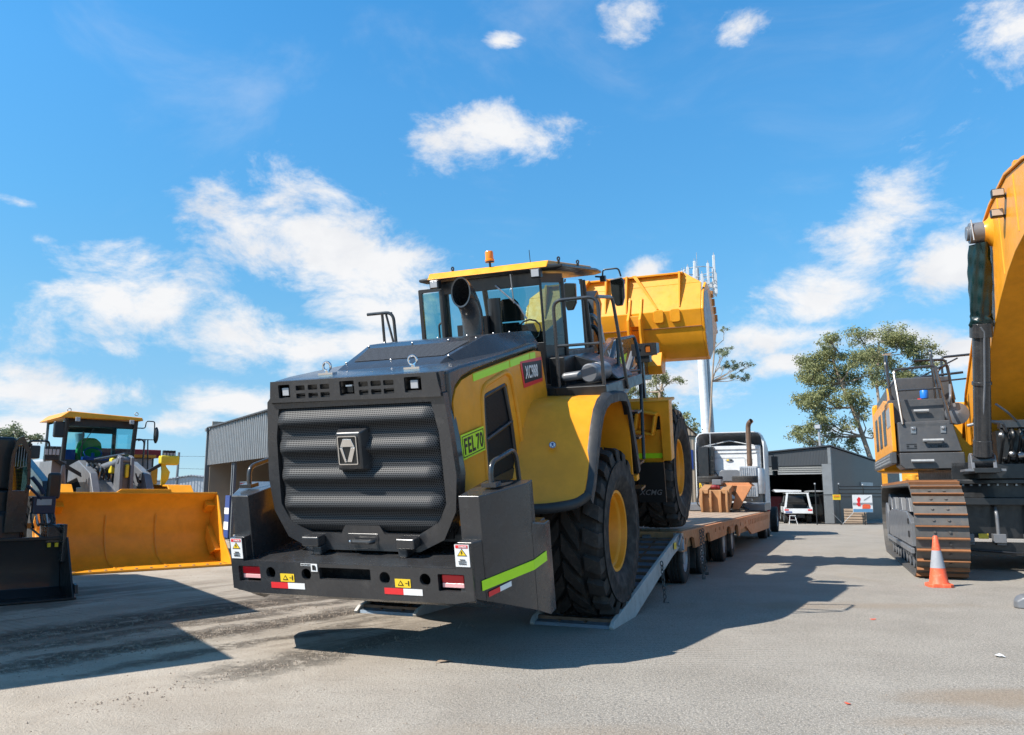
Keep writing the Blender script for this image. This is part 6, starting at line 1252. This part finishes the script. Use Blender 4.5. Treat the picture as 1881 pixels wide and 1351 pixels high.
    b = B(); b.rings([[(-.7, 0, z0), (.7, 0, z0), (.7, 3.4, z0), (-.7, 3.4, z0)] for z0 in (.35, .8)] + [[(-.6, .3, 1.5), (.6, .3, 1.5), (.6, 2.4, 1.5), (-.6, 2.4, 1.5)]]); b.build('body', 'timber', V, .05); B().box(-.5, .5, -.01, .16, .95, 1.35).build('rear_window', 'void', V)
    for s in (-1, 1): road_wheel(V, s * .6, .6, .32, .32, .2, s); road_wheel(V, s * .6, 2.8, .32, .32, .2, s)
    # gate, fence and what hangs on it
    G = empty('chain_wire_fence', frame((14.86, 39.5, 0), 0), 'black steel gate and fence with rails in front of the workshop shed', 'fence')
    for x, h in ((0, 1.95), (1.17, 1.95), (2.35, 1.90), (3.3, 1.85), (5.0, 1.85)): b = B(); b.cyl((x, 0, 0), (x, 0, h), .028, n=8); q = b.build('post', 'black', G); B().ball((x, 0, h + .03), .045, 8).build('post_cap', 'galv', q)
    for z in (.06, 1.45): B().cyl((0.02, .03, z), (1.15, .03, z), .02, n=6).build('gate_rail', 'black', G)
    for z in (.06, 1.35, 1.52, 1.70, 1.85): B().cyl((1.19, .03, z), (5.0, .03, z), .022, n=6).build('fence_rail', 'black', G)
    b = B(); b.tube([(.78, -.02, .55), (1.25, -.02, .06), (1.95, -.02, .75)], .015, 6); b.build('brace', 'galv', G)
    b = B()
    for k in range(26): b.tube([(.02 + k * .045, .05, .06), (.02 + k * .045, .05, 1.45)], .0025, 4)
    for k in range(30): b.tube([(.02, .05, .06 + k * .047), (1.15, .05, .06 + k * .047)], .0025, 4)
    b.build('wire_mesh', 'black', G)
    Y = empty('warning_sign', frame((15.87, 39.44, 1.21), 0), 'small yellow warning sign wired to the gate post', 'sign'); q = B().box(-.19, .19, 0, .015, 0, .25).build('plate', 'warn', Y); B().box(-.14, .14, -.004, 0, .16, .20).build('print_line', 'red', Y); B().box(-.14, .14, -.004, 0, .09, .11).build('print_line', 'ink', Y)
    Z = empty('poster_banner', frame((17.1, 39.44, .61), 0), 'blue and white vinyl banner with an orange picture on the fence', 'banner'); q = B().box(-.47, .50, 0, .012, 0, .84).build('vinyl', 'label', Z)
    B().box(-.46, .49, -.003, 0, .01, .16).build('blue_band', 'sea', Z); B().box(-.46, .49, -.003, 0, .34, .46).build('pale_band', 'galv', Z)
    b = B(); b.prism([(-.02, .17), (.36, .17), (.40, .30), (.34, .38), (.10, .40), (0, .34)], 'y', -.008, -.004); b.build('picture', 'coneorange', Z); b = B(); b.prism([(-.20, .28), (-.08, .30), (-.12, .48), (-.06, .66), (-.16, .74), (-.26, .62), (-.22, .46), (-.30, .40)], 'y', -.008, -.004); b.build('picture', 'red', Z)
    B().prism([(0.1, .55), (.40, .75), (.42, .79), (.08, .60)], 'y', -.008, -.004).build('picture', 'galv', Z)
    Pn = empty('pallet_stack', frame((17.2, 40.6, 0), 20), 'stack of pallets and rubbish behind the fence banner', 'pallets')
    for k in range(6): B().box(-.5, .5, -.4, .4, k * .13, k * .13 + .10).build('pallet', 'timber', Pn, .01)
    # junk and dark slat screen low on the wall
    for i, (x, y) in enumerate(((15.55, 40.3),)): pass
right_shed()
def tan_building():
    K = empty('tan_building', frame((8.0, 46, 0), 0), 'tan gabled building showing between the front tyre and the truck', 'building')
    b = B(); b.box(-4.5, 2.55, 0, 10, 0, 4.9); b.prism([(-4.5, 4.9), (2.55, 4.9), (1.05, 6.3), (-3.0, 6.3)], 'y', 0.0, 10); b.build('wall', 'corr_tan', K)
    b = B(); b.add([(-3.0, -.2, 6.32), (1.05, -.2, 6.32), (2.75, -.2, 4.80), (-3.0, 10, 6.34), (1.05, 10, 6.34), (2.75, 10, 4.82)], [(0, 1, 4, 3), (1, 2, 5, 4)]); b.build('roof', 'corr_tan', K)
    b = B(); b.prism([(1.2, 4.8), (2.6, 4.72), (2.6, 4.8), (1.2, 4.9)], 'y', -.06, -.01); b.build('eave_trim', 'black', K); B().box(1.9, 2.4, -.03, -.001, 2.9, 4.0).build('window', 'navy', K)
tan_building()
def far_shed():
    K = empty('distant_shed', frame((-30.5, 80, 0), 0), 'distant grey shed roof beyond the yard, left of the open shed', 'shed')
    b = B(); b.prism([(-6, 0), (4, 0), (4, 2.6), (-1.4, 3.25), (-6, 2.5)], 'y', 0, 14); b.build('wall', 'corr_far', K)
    b = B(); b.prism([(-6.3, 2.5), (-1.4, 3.28), (4.3, 2.62), (4.3, 2.70), (-1.4, 3.38), (-6.3, 2.6)], 'y', -.2, 14); b.build('roof', 'corr_far', K)
    U = empty('utility_pole', Matrix.Translation((-33.4, 80, 0)), 'slim utility pole with wires beyond the second loader', 'pole')
    b = B(); b.cyl((0, 0, 0), (.1, 0, 5.6), .16, .11, n=10); b.build('pole', 'post', U)
    for z in (3.2, 4.0, 5.2):
        b = B(); b.tube([(.1 + t * 1.2, t * -1.0, z - .35 * math.sin(math.pi * t / 20) + .0) for t in range(0, 21)], .018, 4); b.build('wire', 'black', U)
far_shed()
def tower():
    K = empty('phone_tower', Matrix.Translation((21.9, 90, 0)), 'white mobile phone tower with a cluster of panel antennas above the raised bucket', 'tower')
    b = B(); b.cyl((.3, 0, 0), (-.35, 0, 23.5), .62, .40, n=24); b.build('mast', 'white', K)
    b = B(); b.cyl((1.15, .4, 0), (.42, .4, 23.5), .22, .16, n=12); b.build('side_conduit', 'galv', K)
    rnd = random.Random(4)
    for k in range(15):
        a = k * 2 * math.pi / 15; r = 1.85 + .15 * (k % 2); x, y = -.05 + r * math.cos(a), r * math.sin(a); h = rnd.choice((1.9, 2.5, 3.0)); z = 24.4 + rnd.uniform(-.3, 1.3)
        B().box(x - .14, x + .14, y - .08, y + .08, z, z + h, None).build('panel_antenna', 'white', K, .03)
        b = B(); b.cyl((x, y, z - .4), (x, y, z + h + .3), .04, n=6); b.cyl((x, y, z + .6), (-.2, 0, z + .4), .04, n=6); b.build('antenna_mount', 'galv', K)
    b = B()
    for z in (24.2, 26.0, 27.2): b.tube([(-.05 + 1.75 * math.cos(k * math.pi / 8), 1.75 * math.sin(k * math.pi / 8), z) for k in range(17)], .05, 6, cap=False)
    b.cyl((-.3, 0, 23.5), (-.3, 0, 27.5), .2, n=10); b.tube([(-.3, 0, 27), (-.3, 0, 29.4)], .03, 6); b.build('head_frame', 'galv', K)
    for k in range(14): a = rnd.random() * 6.3; r = rnd.uniform(.7, 1.4); B().cbox((r * math.cos(a), r * math.sin(a), rnd.uniform(23.4, 27)), (.3, .25, .5)).build('radio_unit', 'white', K)
    F = empty('flood_light', frame((18.6, 48, 0), 30), 'flood light on a thin grey pole above the workshop roof', 'flood light')
    b = B(); b.cyl((0, 0, 0), (-.1, 0, 5.35), .07, n=8); q = b.build('pole', 'galv', F); b = B(); b.box(-.32, .05, -.2, .1, 5.35, 5.62); b.build('lamp_head', 'grey', q, .04); B().box(-.28, .01, -.215, -.2, 5.38, 5.59).build('lens', 'lamp', q)
tower()
# ------------------------------------------------------------------ trees
def leafmat(name, c1, c2):
    m, t, b, o = newmat(name); n = tnoise(t, .9, 5, .7); n2 = tnoise(t, 9, 3)
    c = mixc(t, ramp(t, n, .35, .65), c1, c2); c = mixc(t, ramp(t, n2, .45, .75, 0, .5), c, tuple(min(1, x * 1.7) for x in c2))
    t.links.new(c, b.inputs['Base Color']); b.inputs['Roughness'].default_value = .55; b.inputs['Specular IOR Level'].default_value = .35
    tr = t.nodes.new('ShaderNodeBsdfTranslucent'); t.links.new(c, tr.inputs[0]); mx_ = t.nodes.new('ShaderNodeMixShader'); mx_.inputs[0].default_value = .28
    t.links.new(b.outputs[0], mx_.inputs[1]); t.links.new(tr.outputs[0], mx_.inputs[2]); t.links.new(mx_.outputs[0], o.inputs[0]); return m
M['leaf'] = leafmat('gum_leaf', (0.145, 0.168, 0.07), (0.265, 0.27, 0.12))
M['leaf2'] = leafmat('grey_gum_leaf', (0.13, 0.165, 0.10), (0.22, 0.25, 0.15))
def tree(base, trunk, clumps, label, leaf='leaf', ls=.17, dens=420, seed=1, tr=.30):
    rnd = random.Random(seed); base = Vector(base); K = empty('gum_tree', Matrix.Translation(base), label, 'tree')
    tp = [Vector(p) for p in trunk]; b = B(); b.tube(tp, [tr * (1 - .6 * i / (len(tp) - 1)) for i in range(len(tp))], 9, .0)
    lf = B()
    def leaf_q(p, s):
        d = Vector((rnd.gauss(0, .5), rnd.gauss(0, .5), rnd.uniform(-1, .25))).normalized(); w = d.cross(Vector((rnd.gauss(0, 1), rnd.gauss(0, 1), rnd.gauss(0, 1)))).normalized()
        l = s * rnd.uniform(.7, 1.4); ww = s * rnd.uniform(.22, .38)
        lf.add([p, p + d * l * .5 + w * ww, p + d * l, p + d * l * .5 - w * ww], [(0, 1, 2, 3)])
    for cx, cy, cz, r, rz in clumps:
        c = Vector((cx, cy, cz)); st = min((q for q in tp), key=lambda q: (q - c).length + max(0, q.z - c.z + .5) * 3)
        mid = st.lerp(c, .5) + Vector((rnd.gauss(0, .2), rnd.gauss(0, .2), -.25 * r))
        b.tube([st, st.lerp(mid, .5) + Vector((rnd.gauss(0, .1), 0, 0)), mid, c], [tr * .36, tr * .30, tr * .22, tr * .08], 6)
        ns = max(5, int(10 * r))
        for i in range(ns):
            v = Vector((rnd.gauss(0, 1), rnd.gauss(0, 1), rnd.gauss(0, 1))).normalized() * rnd.uniform(.35, 1.0); sc = c + Vector((v.x * r, v.y * r, v.z * rz))
            b.tube([mid.lerp(c, rnd.random()), sc.lerp(c, .4) + Vector((0, 0, -.1)), sc], [tr * .09, tr * .06, tr * .025], 4)
            sr = r * rnd.uniform(.24, .46)
            for k in range(int(dens * sr * sr * 1.3)):
                g = Vector((rnd.gauss(0, .5), rnd.gauss(0, .5), rnd.gauss(0, .38))) * sr; leaf_q(sc + g, ls)
    b.build('trunk', 'bark', K); lf.build('crown', leaf, K, fix=False)
rt = random.Random(21)
def wp(u, v, Y):  # straight helper for tree outlines: metres at distance Y
    return ((u - 940.5) / 1481 * Y, (907 - v) / 1481 * Y + 1.5)
def clumps_at(lst, Y, bx):
    out = []
    for u, v, r in lst:
        x, z = wp(u, v, Y); out.append((x - bx, rt.uniform(-1.6, 1.6), z, r, r * .62))
    return out
Y = 55; bx = 25.2
tree((bx, Y, 0), [(0, 0, 0), (-.4, 0, 3.2), (-1.0, 0, 5.4), (-1.6, 0, 7.4), (-2.2, .2, 9.2), (-2.6, .3, 10.8), (-2.4, .2, 11.6)],
     clumps_at([(1530, 625, 1.1), (1515, 655, 1.3), (1550, 650, 1.4), (1500, 690, 1.1), (1575, 665, 1.2), (1530, 690, 1.5), (1580, 690, 1.3), (1495, 735, 1.2), (1530, 725, 1.5), (1480, 740, 1.0), (1560, 730, 1.1), (1515, 765, 1.0), (1480, 790, 1.0), (1500, 780, 1.1), (1535, 790, 1.0), (1475, 800, .9), (1555, 780, .9), (1570, 750, .9), (1520, 810, .8), (1580, 815, .9), (1555, 825, .8), (1595, 760, .8), (1600, 690, .9), (1610, 800, .8)], Y, bx),
     'tall gum tree behind the workshop roof, the nearer and taller crowned one on the left', 'leaf', .14, 520, 2, .19)
bx = 26.6
tree((bx, 58, 0), [(0, 0, 0), (.1, 0, 4), (.3, 0, 7), (.2, 0, 9.5), (.5, 0, 11.6), (.6, 0, 12.6)],
     clumps_at([(1600, 615, 1.1), (1640, 610, 1.3), (1625, 635, 1.3), (1665, 625, 1.3), (1690, 640, 1.2), (1655, 655, 1.2), (1705, 665, 1.1), (1685, 675, 1.2), (1625, 665, 1.0), (1700, 700, 1.1), (1670, 700, 1.1), (1640, 700, 1.0), (1610, 650, .9), (1715, 645, .8)], 58, bx),
     'gum tree with a rounded crown right behind the excavator handrails', 'leaf', .14, 520, 5, .15)
tree((7.0, 40, 0), [(0, 0, 0), (.1, 0, 3), (.3, 0, 5), (.5, 0, 6.6), (.8, 0, 7.6)],
     clumps_at([(1225, 678, .45), (1205, 695, .6), (1175, 715, .65), (1235, 700, .5), (1190, 735, .75), (1160, 705, .45), (1215, 725, .6), (1238, 745, .55), (1165, 745, .6), (1220, 760, .6), (1150, 730, .4)], 40, 7.0),
     'small gum tree showing between the raised bucket and the front fender', 'leaf', .085, 2400, 8, .13)
tree((10.5, 42, 0), [(0, 0, 0), (-.1, 0, 3.0), (-.12, 0, 4.5), (0, 0, 5.6), (.15, 0, 7.4), (.35, 0, 9.2), (.5, 0, 10.4)],
     clumps_at([(1318, 605, .32), (1325, 625, .45), (1335, 645, .42), (1345, 632, .30), (1352, 660, .42), (1340, 600, .25), (1368, 672, .40), (1378, 690, .38), (1355, 690, .30), (1372, 655, .28), (1385, 668, .28), (1322, 655, .28), (1345, 680, .2)], 42, 10.5),
     'slender young gum tree with sparse leaves beside the phone tower', 'leaf2', .085, 2600, 12, .08)
tree((-38.8, 60, 0), [(0, 0, 0), (.1, 0, 3), (0, 0, 5)], clumps_at([(4, 790, .9), (20, 802, .8), (10, 815, .9), (-10, 800, 1.2), (27, 815, .5), (0, 830, 1.0)], 60, -38.8),
     'green bushy tree at the far left above the dark loader', 'leaf2', .2, 420, 15, .2)
bt = tree((12.2, 60, 0), [(0, 0, 0), (.0, 0, 3), (.1, 0, 4.6)], clumps_at([(1262, 768, .7), (1275, 782, .7), (1268, 795, .8), (1250, 765, .6)], 60, 12.2), 'dark tree tops behind the tan building gable', 'leaf', .18, 420, 19, .2)

def scrap(x, y, r, mat, label, cat):
    rn = random.Random(int(x * 100)); b = B(); n = 9; top = []; bot = []
    for k in range(n):
        a = 2 * math.pi * k / n; q = r * rn.uniform(.45, 1.1); z = .004 + rn.random() * r * .35
        top.append((math.cos(a) * q * 1.7, math.sin(a) * q, z + .002)); bot.append((math.cos(a) * q * 1.7, math.sin(a) * q, z))
    b.rings([bot, top]); o = b.build(label[1], mat); o.location = (x, y, 0); o.rotation_euler = (0, 0, rn.random() * 3); tag(o, label[0], cat)
scrap(2.42, 6.05, .022, 'coneorange', ('small orange plastic scrap on the asphalt in the right foreground', 'plastic_scrap'), 'scrap')
scrap(4.35, 9.95, .03, 'coneorange', ('faint orange paint chip on the asphalt short of the traffic cone', 'paint_chip'), 'scrap')
scrap(4.55, 7.75, .05, 'label', ('crumpled white paper scrap lying on the open asphalt at right', 'paper_scrap'), 'litter')
scrap(5.6, 7.9, .06, 'bark', ('dry bark strip on the asphalt in the right foreground', 'bark_strip'), 'litter')
scrap(-.62, 7.5, .05, 'timber', ('pale dry leaf in the shadow below the big loader bumper', 'dry_leaf'), 'leaf')
# ================================================================== ground
def ground():
    m, t, b, o = newmat('yard_ground')
    geo = t.nodes.new('ShaderNodeNewGeometry'); sep = t.nodes.new('ShaderNodeSeparateXYZ'); t.links.new(geo.outputs['Position'], sep.inputs[0])
    def F(op, a, b_=None, c_=None, clamp=False): return mt(op, a, b_, c_, nt_=t, clamp=clamp)
    def nz(scale, detail=6, rough=.6, stretch=None, rot=0, dist=0):
        mp = t.nodes.new('ShaderNodeMapping'); t.links.new(geo.outputs['Position'], mp.inputs[0])
        if stretch: mp.inputs['Scale'].default_value = stretch
        mp.inputs['Rotation'].default_value = (0, 0, rot)
        n = t.nodes.new('ShaderNodeTexNoise'); t.links.new(mp.outputs[0], n.inputs['Vector']); n.inputs['Scale'].default_value = scale; n.inputs['Detail'].default_value = detail
        n.inputs['Roughness'].default_value = rough; n.inputs['Distortion'].default_value = dist; return n.outputs['Fac']
    big = nz(.22, 5, .6); med = nz(.9, 8, .65, dist=.3); fine = nz(34, 3, .75); grit = nz(75, 2, .8)
    asph = mixc(t, ramp(t, med, .3, .7), (0.218, 0.198, 0.170), (0.284, 0.260, 0.226))
    vor = t.nodes.new('ShaderNodeTexVoronoi'); t.links.new(geo.outputs['Position'], vor.inputs['Vector']); vor.inputs['Scale'].default_value = 95
    spk = ramp(t, vor.outputs['Color'], .0, 1.0)
    asph = mixc(t, F('MULTIPLY', ramp(t, grit, .50, .62), .8), asph, (0.52, 0.48, 0.43)); asph = mixc(t, F('MULTIPLY', ramp(t, fine, .36, .50, 1, 0), .7), asph, (0.12, 0.115, 0.11))
    dirt = mixc(t, ramp(t, med, .3, .72), (0.32, 0.275, 0.225), (0.43, 0.38, 0.32)); dirt = mixc(t, F('MULTIPLY', ramp(t, fine, .34, .5, 1, 0), .4), dirt, (0.22, 0.18, 0.14))
    # dusty side of the yard: left of a wandering line
    edge = F('ADD', F('ADD', F('MULTIPLY', sep.outputs[0], 1.0), F('MULTIPLY', sep.outputs[1], -.10)), F('MULTIPLY', F('SUBTRACT', big, .5), 9.0))
    msk = ramp(t, edge, -4.2, .8, 1, 0)
    col = mixc(t, msk, asph, dirt)
    # tyre drag marks and damp tracks running along the machines' path
    def along(hd, sa, sl, scale, detail, rough, dist):
        # noise drawn out along a compass heading: sa = across frequency, sl = lengthwise frequency
        h_ = R_(hd); ac = t.nodes.new('ShaderNodeVectorMath'); ac.operation = 'DOT_PRODUCT'; t.links.new(geo.outputs['Position'], ac.inputs[0]); ac.inputs[1].default_value = (math.cos(h_) * sa, -math.sin(h_) * sa, 0)
        al = t.nodes.new('ShaderNodeVectorMath'); al.operation = 'DOT_PRODUCT'; t.links.new(geo.outputs['Position'], al.inputs[0]); al.inputs[1].default_value = (math.sin(h_) * sl, math.cos(h_) * sl, 0)
        cb_ = t.nodes.new('ShaderNodeCombineXYZ'); t.links.new(ac.outputs['Value'], cb_.inputs[0]); t.links.new(al.outputs['Value'], cb_.inputs[1])
        n = t.nodes.new('ShaderNodeTexNoise'); t.links.new(cb_.outputs[0], n.inputs['Vector']); n.inputs['Scale'].default_value = scale; n.inputs['Detail'].default_value = detail; n.inputs['Roughness'].default_value = rough; n.inputs['Distortion'].default_value = dist
        return n.outputs['Fac'], al.outputs['Value']
    trk, _ = along(36, 1.6, .25, 1.0, 10, .72, .5)
    rib, al_ = along(36, .6, 1.0, 1.0, 4, .6, .4)
    cle = mt('SINE', F('MULTIPLY', al_, 52.0), nt_=t)
    cle = F('MULTIPLY', ramp(t, cle, .2, .8), ramp(t, rib, .50, .58))
    reg = F('MULTIPLY', ramp(t, sep.outputs[0], -.4, -1.6), ramp(t, sep.outputs[1], 15.5, 12.5)); reg = F('MULTIPLY', reg, ramp(t, sep.outputs[1], 7.4, 9.0))
    reg2 = F('MULTIPLY', F('MULTIPLY', ramp(t, sep.outputs[0], -.9, -2.2), ramp(t, sep.outputs[1], 14.0, 12.0)), ramp(t, sep.outputs[1], 6.4, 7.6))
    trk2 = F('MULTIPLY', ramp(t, trk, .47, .58), reg)
    col = mixc(t, F('MULTIPLY', trk2, .72), col, (0.115, 0.092, 0.070))
    col = mixc(t, F('MULTIPLY', F('MULTIPLY', cle, reg), .16), col, (0.16, 0.13, 0.10))
    rr_ = F('MULTIPLY', ramp(t, mt('SINE', F('MULTIPLY', F('ADD', sep.outputs[1], F('MULTIPLY', med, .25)), 70.0), nt_=t), .1, .9), F('MULTIPLY', F('MULTIPLY', ramp(t, sep.outputs[1], 7.0, 7.6), ramp(t, sep.outputs[1], 10.2, 9.2)), F('MULTIPLY', ramp(t, sep.outputs[0], -.2, .3), ramp(t, sep.outputs[0], 3.4, 2.4))))
    col = mixc(t, F('MULTIPLY', rr_, .5), col, (0.36, 0.34, 0.31))
    hh = R_(34); acr = F('SUBTRACT', F('MULTIPLY', sep.outputs[0], math.cos(hh)), F('MULTIPLY', sep.outputs[1], math.sin(hh)))
    wob = F('MULTIPLY', F('SUBTRACT', nz(.8, 6, .7), .5), 1.1); lump = ramp(t, nz(4.5, 8, .8), .40, .58)
    soil = None
    for c_, w_, k_ in ((-9.35, .62, .95), (-8.5, .30, .55), (-7.73, .42, .85), (-6.9, .22, .45), (-5.85, .55, .55)):
        q_ = F('MULTIPLY', ramp(t, F('ABSOLUTE', F('SUBTRACT', F('ADD', acr, wob), c_)), 0.0, w_, 1, 0), k_)
        soil = q_ if soil is None else F('MAXIMUM', soil, q_)
    soil = F('MULTIPLY', F('MULTIPLY', soil, reg2), F('ADD', F('MULTIPLY', lump, .75), .25))
    col = mixc(t, soil, col, (0.105, 0.082, 0.062))
    st = nz(.42, 6, .7, (1, .35, 1), R_(20), .5); col = mixc(t, F('MULTIPLY', ramp(t, st, .58, .74), .5), col, (0.28, 0.22, 0.155))
    for cx_, cy_, rx_, ry_, k_ in ((3.75, 6.25, 1.1, .38, .6), (2.8, 5.6, .7, .2, .35), (4.3, 11.2, 2.6, .45, .35), (.2, 5.3, 1.3, .35, .3), (-1.6, 5.2, 1.0, .3, .3)):
        dx = F('DIVIDE', F('SUBTRACT', sep.outputs[0], cx_), rx_); dy = F('DIVIDE', F('SUBTRACT', sep.outputs[1], cy_), ry_)
        d_ = F('ADD', F('SQRT', F('ADD', F('MULTIPLY', dx, dx), F('MULTIPLY', dy, dy))), F('MULTIPLY', F('SUBTRACT', med, .5), 1.6))
        col = mixc(t, F('MULTIPLY', ramp(t, d_, .2, 1.05, 1, 0), k_), col, (0.25, 0.185, 0.125))
    crk = nz(2.3, 10, .75, (.3, 2.2, 1), R_(8), .8); col = mixc(t, F('MULTIPLY', ramp(t, crk, .60, .70), .22), col, (0.14, 0.12, 0.10))
    pale = nz(.5, 7, .7, (1, 1, 1), 0, .5); col = mixc(t, F('MULTIPLY', ramp(t, pale, .55, .75), .35), col, (0.38, 0.355, 0.32))
    t.links.new(col, b.inputs['Base Color']); b.inputs['Roughness'].default_value = .9; b.inputs['Specular IOR Level'].default_value = .3
    h = F('ADD', F('MULTIPLY', fine, .5), F('MULTIPLY', grit, .35)); h = F('ADD', h, F('MULTIPLY', med, 1.2)); h = F('ADD', h, F('MULTIPLY', F('MULTIPLY', trk, reg), 6.0)); h = F('ADD', h, F('MULTIPLY', F('MULTIPLY', cle, reg), -.35))
    h = F('ADD', h, F('MULTIPLY', F('MULTIPLY', soil, lump), 3.0)); bump(t, b, h, 1.0, .022)
    M['ground'] = m
    g = B(); n = 40
    g.add([(-900, -300, 0), (900, -300, 0), (900, 1500, 0), (-900, 1500, 0)], [(0, 1, 2, 3)])
    tag(g.build('ground', 'ground'), 'dusty grey asphalt and dirt yard', None, None, 'structure')
ground()
def pebbles():
    rnd = random.Random(3); b = B()
    for i in range(2600):
        y = 4.2 + 14 * rnd.random() ** 1.6; x = (rnd.random() * 1.5 - .8) * y * .75
        if x > .5 and rnd.random() < .75: continue
        r = .004 + .010 * rnd.random() ** 3; vs = [Vector((rnd.uniform(.6, 1), 0, 0)), Vector((0, rnd.uniform(.6, 1), 0)), Vector((-rnd.uniform(.6, 1), 0, 0)), Vector((0, -rnd.uniform(.6, 1), 0)), Vector((0, 0, rnd.uniform(.4, .9)))]
        a = rnd.random() * 6; m = Matrix.Rotation(a, 3, 'Z'); b.add([m @ v * r + Vector((x, y, 0)) for v in vs], [(0, 1, 4), (1, 2, 4), (2, 3, 4), (3, 0, 4)])
    # clods thrown up along the wheel tracks
    for i in range(4200):
        s = rnd.random(); l = rnd.choice((-9.35, -9.1, -8.5, -7.73, -7.6, -5.85)); ac = l + rnd.gauss(0, .13); al = 3.2 + s * 4.6; x = ac * math.cos(R_(34)) + al * math.sin(R_(34)); y = -ac * math.sin(R_(34)) + al * math.cos(R_(34))
        r = .006 + .014 * rnd.random() ** 3
        vs = [Vector((rnd.uniform(.6, 1), 0, 0)), Vector((0, rnd.uniform(.6, 1), 0)), Vector((-rnd.uniform(.6, 1), 0, 0)), Vector((0, -rnd.uniform(.6, 1), 0)), Vector((0, 0, rnd.uniform(.4, .9)))]
        b.add([v * r + Vector((x, y, 0)) for v in vs], [(0, 1, 4), (1, 2, 4), (2, 3, 4), (3, 0, 4)])
    tag(b.build('gravel', 'clod'), 'loose gravel and clods of earth scattered over the yard', None, None, 'stuff')
M['clod'] = paint('earth_clod', (0.26, 0.21, 0.165), .95, dirt=(.12, .1, .08), dirtamt=.7, dscale=2)
pebbles()
